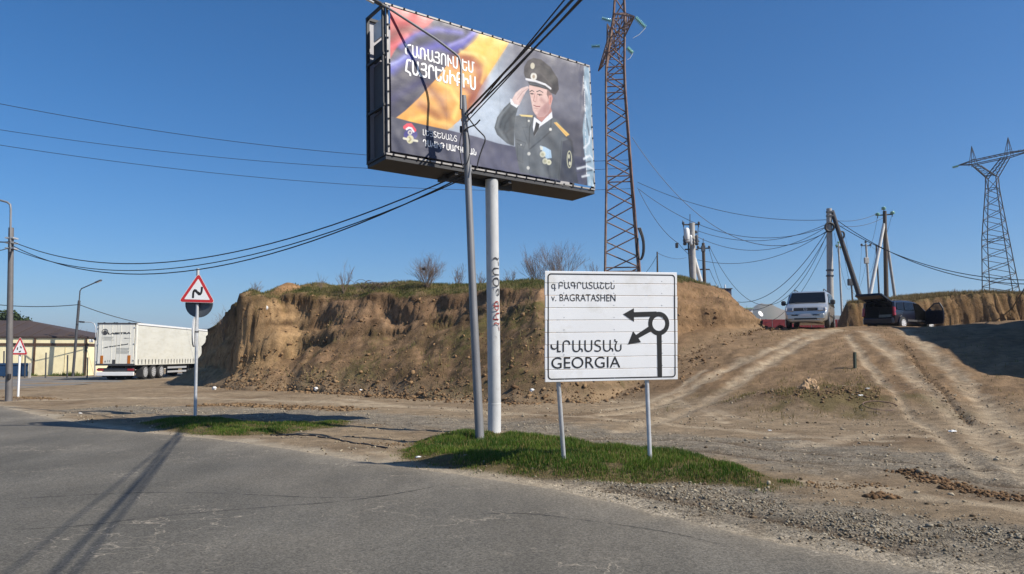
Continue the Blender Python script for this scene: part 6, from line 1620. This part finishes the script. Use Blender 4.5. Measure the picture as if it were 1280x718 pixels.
# ------------------------------------------------------------------ grass, gravel, rubble
def blades(name, pts, h, w, cols, m, label, lean=.5, parent=None, kind="stuff", seg=2):
    """pts (n,3); h (n,) heights; cols (n,3)"""
    n = len(pts); a = RNG.uniform(0, 2 * math.pi, n); b = RNG.uniform(0, 2 * math.pi, n); ln_ = RNG.uniform(.1, lean, n) * h
    sx, sy = np.cos(a) * w / 2, np.sin(a) * w / 2; dx, dy = np.cos(b) * ln_, np.sin(b) * ln_
    V = np.empty((n, 5, 3)); x, y, z = pts.T
    V[:, 0] = np.stack([x - sx, y - sy, z - .01], -1); V[:, 1] = np.stack([x + sx, y + sy, z - .01], -1)
    V[:, 2] = np.stack([x - sx * .7 + dx * .35, y - sy * .7 + dy * .35, z + h * .6], -1); V[:, 3] = np.stack([x + sx * .7 + dx * .35, y + sy * .7 + dy * .35, z + h * .6], -1)
    V[:, 4] = np.stack([x + dx, y + dy, z + h], -1)
    i = np.arange(n)[:, None] * 5
    F = np.concatenate([i + [0, 1, 3], i + [0, 3, 2], i + [2, 3, 4]], 0)
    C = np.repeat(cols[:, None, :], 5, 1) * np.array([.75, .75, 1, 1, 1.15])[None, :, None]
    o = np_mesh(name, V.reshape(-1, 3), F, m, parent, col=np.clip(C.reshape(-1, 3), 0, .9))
    if kind: o["kind"] = kind
    if label: o["label"] = label
    return o
M_GRASS = foliage_mat("grass_blade", .6, .35)
def mixc(a, b, t): return a[None] * (1 - t[:, None]) + b[None] * t[:, None]
def patch(poly, n, hmin, hmax, label, edge=.35):
    P = np.array(poly); lo, hi = P.min(0), P.max(0)
    q = RNG.uniform(lo - .3, hi + .3, (n, 2)); sd = poly_sd(q[:, 0], q[:, 1], poly); cl = fbm(q[:, 0] * 1.6, q[:, 1] * 1.6, 3, 601)
    keep = (sd + .38 * cl + RNG.normal(0, .10, n)) > 0; keep &= RNG.uniform(0, 1, n) < np.clip((sd + .15) / edge, .15, 1) * np.clip(.75 + 1.4 * cl, .15, 1)
    q = q[keep]; sd = sd[keep]; cl = cl[keep]; m = len(q)
    z = ground_h(q[:, 0], q[:, 1]); h = RNG.uniform(hmin, hmax, m) * (1 + .7 * cl) * np.clip(.28 + sd * 1.3, .22, 1.1)
    t = np.clip(.35 + .6 * fbm(q[:, 0] * .9, q[:, 1] * .9, 3, 611) + RNG.normal(0, .2, m), 0, 1)
    c_ = mixc(np.array(srgb(58, 88, 28)), np.array(srgb(104, 124, 46)), t); dry = RNG.uniform(0, 1, m) < .13 + .25 * (cl < -.2) + .22 * (sd < .25)
    c_[dry] = np.array(srgb(140, 124, 78))
    return blades("grass", np.c_[q, z], h, .009, c_, M_GRASS, label)
patch(GRASS_A, 170000, .035, .095, "bright green grass strip at the feet of the billboard and direction sign")
patch(GRASS_B, 100000, .03, .08, "green grass patch at the foot of the bend warning sign")
# grass and dry stalks over the bank tops and faces
def scatter_surface(n, x0, x1, y0, y1, hf, wf):
    q = np.stack([RNG.uniform(x0, x1, n), RNG.uniform(y0, y1, n)], -1); w, z = wf(q[:, 0], q[:, 1]); k = RNG.uniform(0, 1, n) < w
    return q[k], z[k]
def mesa_w(x, y):
    z, d, dd, run, run2 = mesa_h(x, y); n_ = fbm(x * .7, y * .7, 3, 621)
    top = (dd > run + run2 - .15) & (d > 0); face = (d > .3) & ~top
    w = np.where(top, np.clip(.75 + n_, .1, 1), 0) + np.where(face, np.clip((n_ - .15) * .5 * np.exp(-((x + 1) / 8) ** 2), 0, .3) + .015, 0)
    w = w * (1 - np.exp(-(((x + 12.75) / 1.1) ** 2 + ((y - 41.3) / 1.1) ** 2)) * 1.2).clip(0, 1)
    near = y < np.interp(x, [-20, 0, 10], [47, 40, 44]); return w * near, np.maximum(z, base_h(x, y))
q, z = scatter_surface(260000, -18, 13, 23, 47, None, mesa_w); zz_, d_, dd_m, r1, r2 = mesa_h(q[:, 0], q[:, 1]); tp_ = dd_m > r1 + r2 - .15
h = np.where(tp_, RNG.uniform(.05, .16, len(q)), RNG.uniform(.08, .30, len(q)))
t = np.clip(.5 + .9 * fbm(q[:, 0] * .4, q[:, 1] * .4, 3, 631) + RNG.normal(0, .25, len(q)), 0, 1)
c_ = mixc(np.array(srgb(72, 84, 38)), np.array(srgb(146, 130, 88)), np.where(tp_, t * .75, .35 + .65 * t))
blades("grass", np.c_[q, z], h, .022, c_, M_GRASS, "short green and dry grass over the top and face of the big earth bank", .6)
def bk_w(x, y):
    z, d = bk_h(x, y); top = d > .75; n_ = fbm(x * .8, y * .8, 3, 641)
    return np.where(top, .8, np.where(d > 0, .10 + .2 * np.clip(n_, 0, 1), 0)) * (y < 52), base_h(x, y) + np.maximum(z, 0)
q, z = scatter_surface(60000, 18, 40, 42, 52, None, bk_w); t = RNG.uniform(0, 1, len(q))
blades("grass", np.c_[q, z], RNG.uniform(.08, .28, len(q)), .026, mixc(np.array(srgb(98, 88, 56)), np.array(srgb(140, 122, 86)), t), M_GRASS, "dry yellow grass along the low bank behind the cars", .6)
def ramp_w(x, y):
    d = np.exp(-(((x - HUMP[0]) / 3.4) ** 2 + ((y - HUMP[1] - .6) / 2.4) ** 2)); n_ = fbm(x * 1.2, y * 1.2, 3, 651)
    tr = np.zeros(len(x)) + 9
    for pl, w in TRACKS:
        dd_, _ = seg_dist(x, y, pl); tr = np.minimum(tr, dd_ - w)
    on = sstep((base_h(x, y) - .3) / .6)
    return np.clip((d * 1.1 + .12 * on) * (n_ + .25), 0, 1) * (tr > .2), ground_h(x, y)
q, z = scatter_surface(70000, 4, 20, 17, 36, None, ramp_w); t = RNG.uniform(0, 1, len(q))
blades("grass", np.c_[q, z], RNG.uniform(.03, .13, len(q)), .016, mixc(np.array(srgb(88, 96, 44)), np.array(srgb(150, 128, 84)), t), M_GRASS, "sparse weeds and dry grass on the hump between the dirt tracks", .7)

ICO_V = None
def ico():
    p = (1 + 5 ** .5) / 2
    v = np.array([(-1, p, 0), (1, p, 0), (-1, -p, 0), (1, -p, 0), (0, -1, p), (0, 1, p), (0, -1, -p), (0, 1, -p), (p, 0, -1), (p, 0, 1), (-p, 0, -1), (-p, 0, 1)], float); v /= np.linalg.norm(v[0])
    f = np.array([(0, 11, 5), (0, 5, 1), (0, 1, 7), (0, 7, 10), (0, 10, 11), (1, 5, 9), (5, 11, 4), (11, 10, 2), (10, 7, 6), (7, 1, 8), (3, 9, 4), (3, 4, 2), (3, 2, 6), (3, 6, 8), (3, 8, 9), (4, 9, 5), (2, 4, 11), (6, 2, 10), (8, 6, 7), (9, 8, 1)])
    return v, f
IV, IF = ico()
def stones(name, q, z, r, cols, m, label, flat=.65, sink=.25, kind="stuff", smooth=False, rough=.30):
    n = len(q); V = IV[None] * (1 + RNG.uniform(-rough, rough, (n, 12, 1))) + RNG.uniform(-rough * .5, rough * .5, (n, 12, 3))
    sc = np.stack([RNG.uniform(.75, 1.3, n), RNG.uniform(.6, 1.1, n), RNG.uniform(flat * .7, flat * 1.25, n)], -1) * r[:, None]
    V = V * sc[:, None, :]; a = RNG.uniform(0, 6.28, n); c_, s_ = np.cos(a)[:, None], np.sin(a)[:, None]
    V = np.stack([V[..., 0] * c_ - V[..., 1] * s_, V[..., 0] * s_ + V[..., 1] * c_, V[..., 2]], -1)
    V = V + np.c_[q, z + r * flat * (1 - sink) * .6][:, None, :]
    F = (np.arange(n)[:, None, None] * 12 + IF[None]).reshape(-1, 3)
    o = np_mesh(name, V.reshape(-1, 3), F, m, None, smooth, col=np.repeat(cols, 12, 0)); tag(o, label, kind=kind); return o
M_STONE = mat("gravel_stone", (1, 1, 1), .85, 0, .15, 30, vcol="Col", spec=.2)
def stone_cols(n, a=(112, 103, 87), b=(156, 147, 129), c_=(94, 80, 62)):
    t = RNG.uniform(0, 1, n); o = mixc(np.array(srgb(*a)), np.array(srgb(*b)), t); k = RNG.uniform(0, 1, n) < .25; o[k] = np.array(srgb(*c_)) * RNG.uniform(.8, 1.2, (k.sum(), 1)); return o
def along(poly, n, spread, off=0.0):
    R_ = resample(poly, .03); nn = np.gradient(R_, axis=0); nn = np.stack([-nn[:, 1], nn[:, 0]], -1); nn /= np.linalg.norm(nn, axis=1, keepdims=True) + 1e-9
    i = RNG.integers(0, len(R_), n); return R_[i] + nn[i] * (RNG.normal(0, spread, n) + off)[:, None]
n = 190000
q = np.stack([RNG.uniform(-.6, 9.5, n), RNG.uniform(4.3, 11.5, n)], -1); rsd = road_side(q[:, 0], q[:, 1]); cl = fbm(q[:, 0] * 1.1, q[:, 1] * 1.1, 4, 701); gA = poly_sd(q[:, 0], q[:, 1], GRASS_A)
band_ = np.exp(-((rsd - 1.1) / .85) ** 2) * .62 + np.exp(-((rsd - 1.45 - .15 * cl) / .13) ** 2) * 1.0 + np.exp(-((rsd - .75 - .15 * cl) / .12) ** 2) * .7
prob = band_ * np.clip(.6 + .9 * cl, .1, 1.3) * (gA < .02) * sstep((q[:, 0] + .4) / 1.0) * (rsd > .06)
k = RNG.uniform(0, 1, n) < prob * .62; q = q[k]; r = np.exp(RNG.normal(math.log(.0088), .42, len(q))); r = np.clip(r, .005, .034)
stones("gravel", q, ground_h(q[:, 0], q[:, 1]), r, stone_cols(len(q)), M_STONE, "coarse pale gravel heaped along the asphalt edge")
n = 16000   # stray stones over the earth yard
q = np.stack([RNG.uniform(-13, 14, n), RNG.uniform(8, 24, n)], -1); rsd = road_side(q[:, 0], q[:, 1]); cl = fbm(q[:, 0] * .8, q[:, 1] * .8, 3, 711)
k = (rsd > .05) & (RNG.uniform(0, 1, n) < np.clip(.35 + cl, 0, 1)); q = q[k]; r = np.clip(np.exp(RNG.normal(math.log(.014), .45, len(q))), .007, .05)
stones("scattered_stones", q, ground_h(q[:, 0], q[:, 1]), r, stone_cols(len(q), (132, 120, 100), (172, 160, 138)), M_STONE, "loose stones scattered over the earth yard")
def clods(L, n, sp, rm, label, a=(98, 78, 57), b=(132, 110, 84)):
    n = int(n * 1.9); q = along(GP(L), n, sp); rm = rm * .62; r = np.clip(np.exp(RNG.normal(math.log(rm), .5, n)), rm * .3, rm * 3.2)
    t = RNG.uniform(0, 1, n)
    stones("soil_clods", q, ground_h(q[:, 0], q[:, 1]), r, mixc(np.array(srgb(*a)), np.array(srgb(*b)), t), M_CLOD, label, .6, .35, rough=.5)
M_CLOD = mat("soil_clod", (1, 1, 1), .95, 0, .25, 14, .004, 60, vcol="Col", spec=.1)
clods([(1130, 592), (1165, 603), (1200, 610), (1240, 618), (1290, 628)], 700, .10, .022, "ragged ridge of brown soil clods by the right edge", (88, 68, 49), (122, 98, 73))
clods([(1092, 618), (1108, 622), (1118, 624)], 90, .07, .026, "small heap of brown clods in the middle of the yard", (88, 68, 49), (122, 98, 73))
clods([(1010, 608), (1060, 610), (1100, 607)], 120, .12, .016, "thin line of crumbs of soil right of the grass strip")
clods([(248, 507), (300, 508), (350, 508), (392, 510), (450, 514)], 900, .28, .045, "line of dark soil rubble right of the bend warning sign")
clods([(0, 497), (40, 499), (70, 500)], 160, .25, .035, "soil crumbs round the foot of the left lamp pole")
clods([(460, 553), (500, 556), (540, 553)], 90, .2, .014, "crumbs of soil at the left end of the grass strip")
clods([(1130, 430), (1150, 462), (1186, 500), (1216, 530)], 260, .10, .022, "crumbling edge of the eroded rut on the ramp")
clods([(960, 492), (1000, 494), (1050, 490), (1100, 498)], 420, .35, .03, "clods scattered round the hump between the tracks")
q = along([(p[0], p[1]) for p in MESA_TOE[:len(MESA_TOE)] if p[1] < 40], 6500, .5, 0); q = q[(q[:, 0] < 3) | (RNG.uniform(0, 1, len(q)) < .25)]; zq_ = np.maximum(mesa_h(q[:, 0], q[:, 1])[0], base_h(q[:, 0], q[:, 1])); r = np.clip(np.exp(RNG.normal(math.log(.024), .6, len(q))), .008, .13)
stones("fallen_clods", q, zq_, r, mixc(np.array(srgb(100, 78, 57)), np.array(srgb(138, 114, 86)), RNG.uniform(0, 1, len(q))), M_CLOD, "fallen soil clods along the foot of the big earth bank", .7, .3, rough=.5)
def gm(px, py):
    d = ray(px, py); d = d / d.y; Y_ = np.arange(20, 60, .05); X_ = d.x * Y_; Z_ = CAM_Z + d.z * Y_
    h_ = np.maximum(mesa_h(X_, Y_)[0], base_h(X_, Y_)); i = int(np.argmax(Z_ < h_)); return Vector((float(X_[i]), float(Y_[i]), float(h_[i])))
# clods hanging in the face
pf = [gm(x, y) for x, y in [(RNG.uniform(270, 900), RNG.uniform(372, 480)) for _ in range(900)]]; pf = [p for p in pf if p.z > .3 and p.y < 45]
q = np.array([[p.x, p.y] for p in pf]); z = np.array([p.z for p in pf]); r = np.clip(np.exp(RNG.normal(math.log(.04), .45, len(q))), .02, .12)
stones("soil_lumps", q, z, r, mixc(np.array(srgb(96, 74, 54)), np.array(srgb(150, 122, 90)), RNG.uniform(0, 1, len(q))), M_CLOD, "lumps of soil stuck in the face of the big earth bank", .8, .7, rough=.5)

def lump(name, c, r, m, label, cat, sq=(1, 1, .7), group=None, sub=2, amp=.3, seed=0):
    import bmesh
    bm = bmesh.new(); bmesh.ops.create_icosphere(bm, subdivisions=sub, radius=1)
    for v in bm.verts:
        p = v.co; k = 1 + amp * float(fbm(np.array(p.x * 1.3 + seed), np.array(p.y * 1.3 + p.z * 1.7 + seed * 2.1), 3, 801)); v.co = Vector((p.x * sq[0], p.y * sq[1], p.z * sq[2])) * r * k
    me = bpy.data.meshes.new(name); bm.to_mesh(me); bm.free(); me.materials.append(m); o = bpy.data.objects.new(name, me); COL.objects.link(o); o.location = c
    return tag(o, label, cat, group)
M_LITTER = mat("white_litter", (.72, .72, .70), .6, 0, .1)
lit_ = [((665, 490), .08, 1, "crumpled white bag on the ground left of the direction sign's left post"), ((397, 377), .07, 1, "white rag caught high in the earth bank face"), ((333, 393), .08, 1, "tall pale rag stuck on the shaded corner of the bank"),
        ((451, 489), .06, 1, "tiny white scrap at the foot of the bank"), ((268, 487), .12, 1, "flat white scrap near the bank's left toe"), ((395, 488), .10, 1, "pale scrap between rubble and bank")]
for i, ((px, py), r_, _, lb) in enumerate(lit_):
    p = gm(px, py) ; lump("litter", p + Vector((0, 0, r_ * .4)), r_, M_LITTER, lb, "litter", (1, .7, 1.5 if i == 2 else .8), "white litter", 2, .6, i * 3.3)
for i, ((px, py), r_, lb) in enumerate([((523, 574), .05, "white scrap at the left tip of the grass strip"), ((1191, 543), .08, "flat white scrap on the ramp's foot at right"), ((1076, 497), .07, "small white scrap on the hump"),
                                        ((1085, 489), .06, "upper small white scrap on the hump"), ((100, 518), .05, "white scrap on the earth near the left edge"), ((962, 540), .04, "tiny pale scrap in the middle of the yard")]):
    p = onground(px, py); lump("litter", p + Vector((0, 0, r_ * .2)), r_ * .7, M_LITTER, lb, "litter", (1.4, .8, .45), "white litter", 2, .6, i * 5.1)
p = gm(1003, 479) if False else onground(1012, 482); M_PALE = mat("pale_clay", srgb(172, 144, 112), .9, 0, .2, 8, .01, 20)
for i, (px, py, r_) in enumerate(((1013, 483, .20), (1006, 485, .15), (1020, 485, .11))):
    p = onground(px, py); lump("clay_lump", p, r_, M_PALE, ["largest pale clay lump standing on the hump", "pale clay lump left of the largest one on the hump", "small pale clay lump right of the largest one"][i], "clay lump", (.9, .7, 1.3), "pale clay lumps on the hump", 3, .5, i * 2.2)
p = onground(1069, 462); o = MB().box((0, 0, .26), (.085, .085, .56), Euler((0, .03, .3)).to_matrix(), .008).build("short_post", mat("dark_green_post", (.03, .045, .03), .7, 0, .2)); o.location = p; tag(o, "short dark green post standing on the slope between the tracks", "post")
# thin dark line laid along the ground and half-buried hose ring
P = smooth_poly([tuple(onground(x, y, .012)) for x, y in ((338, 543), (372, 545), (400, 547), (425, 552), (450, 555), (486, 560))], 2)
P = resample([(p[0], p[1]) for p in P], .15); o = MB().tube([Vector((x, y, gz(x, y) + .012)) for x, y in P], .014, 6).build("ground_line", M_BLACK, None, True); tag(o, "thin black line on bare earth between the two grass patches", "cable")
c0_ = onground(1101, 511); o = MB().tube([(.45 * math.cos(w), .35 * math.sin(w), .05 + .10 * math.sin(w)) for w in np.linspace(0, 5.6, 20)], .012, 5).build("wire_ring", M_RUST); o.location = c0_; tag(o, "rusty loop of wire lying on the hump", "wire loop")

# ------------------------------------------------------------------ bare bushes and trees
def twigs(root_pts, h, n_main, depth, spread, r0, seed, up=.9, dens=3, curl=.25):
    rnd = random.Random(seed); mb = MB()
    def grow(p, d, l, r, k):
        pts = [p]; q = p.copy(); dd = d.copy()
        for _ in range(3):
            dd = (dd + Vector((rnd.uniform(-curl, curl), rnd.uniform(-curl, curl), rnd.uniform(-.05, .12) * up))).normalized(); q = q + dd * l / 3; pts.append(q.copy())
        mb.tube(pts, [r, r * .85, r * .7, r * .5], 3 if k > 0 else 5, False)
        if k >= depth: return
        for _ in range(dens):
            t = rnd.uniform(.3, 1.0); i = min(int(t * 3), 2); s = pts[i].lerp(pts[i + 1], t * 3 - i)
            nd = (dd + Vector((rnd.uniform(-1, 1), rnd.uniform(-1, 1), rnd.uniform(-.2, .7))) * spread).normalized(); grow(s, nd, l * rnd.uniform(.45, .75), r * .6, k + 1)
    for p in root_pts:
        for _ in range(n_main):
            d = Vector((rnd.uniform(-1, 1) * spread, rnd.uniform(-1, 1) * spread, 1)).normalized(); grow(Vector(p), d, h * rnd.uniform(.4, .6), r0, 0)
    return mb
M_TWIG = mat("grey_brown_twig", srgb(120, 102, 88), .85, 0, .2, 3)
M_TWIGD = mat("dark_twig", srgb(84, 66, 60), .85, 0, .2, 3)
gB = "bare bushes on top of the bank"
def mtop(px, Y): x = at(px, 352, Y).x; return Vector((x, Y, mesa_z(x, Y) - .05))
for i, (px, Y, top, nm, dp, dn, spr, lb, m_, w) in enumerate([
        (533, 38, 318, 9, 3, 4, .85, "broad bare bush in the middle of the bank top, a dark bag in it", M_TWIG, .5), (575, 39, 333, 4, 3, 3, .45, "small bare bush just left of the lamp pole", M_TWIG, .3),
        (430, 39, 331, 3, 3, 3, .3, "thin bare sapling above the left part of the bank", M_TWIG, .15), (600, 40, 338, 3, 2, 3, .5, "low twigs between the lamp pole and the billboard pole", M_TWIG, .3),
        (638, 40, 338, 4, 3, 3, .6, "low bare bush right of the billboard pole", M_TWIG, .4), (667, 40, 308, 4, 3, 4, .35, "tall thin bare bush left of the direction sign's top corner", M_TWIG, .2), (697, 40, 305, 8, 3, 4, .6, "tall dense bare bush behind the direction sign's top left corner", M_TWIG, .6),
        (672, 41, 326, 4, 3, 3, .45, "bare bush between the two tall ones behind the direction sign", M_TWIG, .3), (742, 41, 328, 3, 3, 3, .35, "bare bush behind the direction sign at the pylon's foot", M_TWIG, .3), (403, 40, 338, 2, 2, 2, .3, "tiny bare sprig right of the soil heap", M_TWIG, .1),
        (318, 40.5, 350, 4, 2, 3, .5, "small dry bush at the bank's left shoulder", M_TWIG, .5), (283, 42, 380, 3, 2, 3, .6, "dry tuft hanging on the bank's shaded left edge", M_TWIG, .3)]):
    b_ = mtop(px, Y); H_ = max(at(px, top, Y).z - b_.z, .3)
    t = empty("bare_bush", b_, 0, lb, "bush", gB)
    rts = [(random.uniform(-w, w) * .35, random.uniform(-.2, .2), 0) for _ in range(3)]
    twigs(rts, H_ * 1.15, max(nm // 2, 1), 0, spr, .016, i * 3 + 1, dens=0).build("stem", m_, t)
    twigs(rts, H_ * 1.05, nm, dp, spr, .009, i * 7 + 2, dens=dn).build("twigs", m_, t)
# arching bramble
b_ = mtop(470, 38.5); t = empty("bramble", b_, 0, "dark arching bramble on the bank top left of the broad bush", "bush", gB)
mb = MB(); rnd = random.Random(5)
for k in range(34):
    x0 = rnd.uniform(-.9, .9); w_ = rnd.uniform(.3, 1.0) * rnd.choice((-1, 1)); hh = rnd.uniform(.25, .62)
    mb.tube([Vector((x0 + w_ * s_, rnd.uniform(-.1, .1), hh * 4 * s_ * (1 - s_ * .72) * .8)) for s_ in (0, .2, .4, .6, .8, 1)], .011, 3, False)
mb.build("cane", M_TWIGD, t)
twigs([(x, 0, .15) for x in (-.6, -.2, .2, .5)], .4, 6, 2, .9, .008, 77).build("twigs", M_TWIGD, t)
lump("plastic_bag", at(530, 336.5, 37.9), .10, mat("black_plastic_bag", (.015, .015, .02), .4), "small black bag snagged in the broad bare bush", "bag", (1.3, .6, .8), None, 2, .7, 9)
# dry stalks on the low bank
for i, (px, Y) in enumerate(((1042, 46.5), (1195, 47), (1262, 47), (1228, 48))):
    x = at(px, 365, Y).x; b_ = Vector((x, Y, bk_z(x, Y) - .03)); t = empty("dry_shrub", b_, 0, ("dry stalks on the low bank beside the van roof", "dry shrub on the low bank right of the car door", "dry shrub on the low bank right of the forked pylon's foot", "dry shrub on the low bank left of the forked pylon's foot")[i], "bush", "dry shrubs on the low bank")
    twigs([(random.uniform(-.3, .3), 0, 0) for _ in range(3)], .5, 4, 2, .6, .011, 50 + i).build("twigs", M_TWIG, t)
# trees behind the warehouse
M_LEAF = foliage_mat("dark_evergreen_leaf", .7, .15)
def crown(root, c, R_, n, cols, size=.22, seed=0):
    r_ = np.random.default_rng(seed); u = r_.normal(size=(n, 3)); u /= np.linalg.norm(u, axis=1, keepdims=True); rad = r_.uniform(.25, 1, n) ** .5
    cl = 1 + .45 * fbm(u[:, 0] * 2.2 + seed, u[:, 1] * 2.2 + u[:, 2] * 2.1, 3, 901)
    P = np.array(c)[None] + u * rad[:, None] * cl[:, None] * np.array(R_)[None]
    a = r_.normal(size=(n, 3)); a /= np.linalg.norm(a, axis=1, keepdims=True); b = np.cross(a, r_.normal(size=(n, 3))); b /= np.linalg.norm(b, axis=1, keepdims=True); s = size * r_.uniform(.5, 1.3, n)[:, None]
    V = np.stack([P - a * s, P + b * s * .6, P + a * s, P - b * s * .6], 1).reshape(-1, 3); F = np.arange(n * 4).reshape(-1, 4)
    t = r_.uniform(0, 1, n); C = mixc(np.array(cols[0]), np.array(cols[1]), t)
    return np_mesh("crown", V, F, M_LEAF, root, col=np.repeat(C, 4, 0))
for i, (px, top, Y, w, lb) in enumerate(((10, 388, 95, 1.5, "dark conifer with a pointed top behind the warehouse roof"), (22, 395, 97, 1.6, "dark evergreen just right of the conifer behind the roof"), (-6, 396, 96, 1.6, "dark evergreen cut by the left edge of the view"), (31, 399, 100, 1.3, "smallest evergreen at the right of the group behind the roof"))):
    tp = at(px, top, Y); b_ = Vector((tp.x, Y, 0)); t = empty("evergreen_tree", b_, 0, lb, "tree", "evergreens behind the warehouse")
    MB().tube([(0, 0, 0), (0, 0, tp.z * .8)], [.22, .08], 8).build("trunk", M_WOOD, t)
    crown(t, (0, 0, tp.z * .62), (w, w, tp.z * .38), 2600, (srgb(40, 54, 30), srgb(70, 84, 44)), .2, i + 3)
    crown(t, (0, 0, tp.z * .86), (w * .45, w * .45, tp.z * .14), 700, (srgb(40, 54, 30), srgb(70, 84, 44)), .16, i + 13)
for i in range(22):
    px = 60 + i * 9 + random.uniform(-3, 3); Y = 125 + random.uniform(-14, 22); tp = at(px, 425 + random.uniform(-4, 7), Y); b_ = Vector((tp.x, Y, 0))
    t = empty("bare_tree", b_, 0, "bare brown tree in the row far behind the white building and truck", "tree", "bare trees far behind the truck")
    if i == 0:
        trk_ = twigs([(0, 0, 0)], 5.2, 1, 0, .1, .16, 3, dens=0).build("trunk", M_TWIGD, t); crw = twigs([(0, 0, 1.0), (0, 0, 1.6)], 4.6, 5, 3, .5, .05, 5, dens=4).build("crown", M_TWIGD, t); me1, me2 = trk_.data, crw.data
    else:
        for nm, me_ in (("trunk", me1), ("crown", me2)): o = bpy.data.objects.new(nm, me_); COL.objects.link(o); o.parent = t
    s_ = tp.z / 4.6; t.scale = (s_ * random.uniform(.8, 1.3), s_, s_); t.rotation_euler.z = random.uniform(0, 6)
# weeds at the far kerb
q = np.stack([RNG.uniform(-62, xr, 9000), RNG.normal(-.45, .25, 9000)], -1); q[:, 1] += Yw + (q[:, 0] - xr) * math.tan(.2); t = RNG.uniform(0, 1, 9000)
blades("grass", np.c_[q, np.zeros(9000)], RNG.uniform(.1, .35, 9000) * np.clip(.6 + fbm(q[:, 0] * .5, q[:, 1], 3, 921) * 1.4, .15, 1.4), .05, mixc(np.array(srgb(60, 84, 30)), np.array(srgb(104, 112, 48)), t), M_GRASS, "weeds along the foot of the warehouse wall", .5)

# ------------------------------------------------------------------ the air
hm = bpy.data.materials.new("air_haze"); hm.use_nodes = True; hn_ = hm.node_tree.nodes; hn_.remove(hn_["Principled BSDF"])
vol = hn_.new("ShaderNodeVolumePrincipled"); vol.inputs["Color"].default_value = (.72, .82, 1.0, 1); vol.inputs["Density"].default_value = .00028
vol.inputs["Anisotropy"].default_value = .2
hm.node_tree.links.new(vol.outputs[0], hn_["Material Output"].inputs["Volume"])
hz_o = MB().box((0, 1900, 66), (9600, 6400, 142)).build("haze", hm); tag(hz_o, "thin blue daylight haze", kind="stuff")
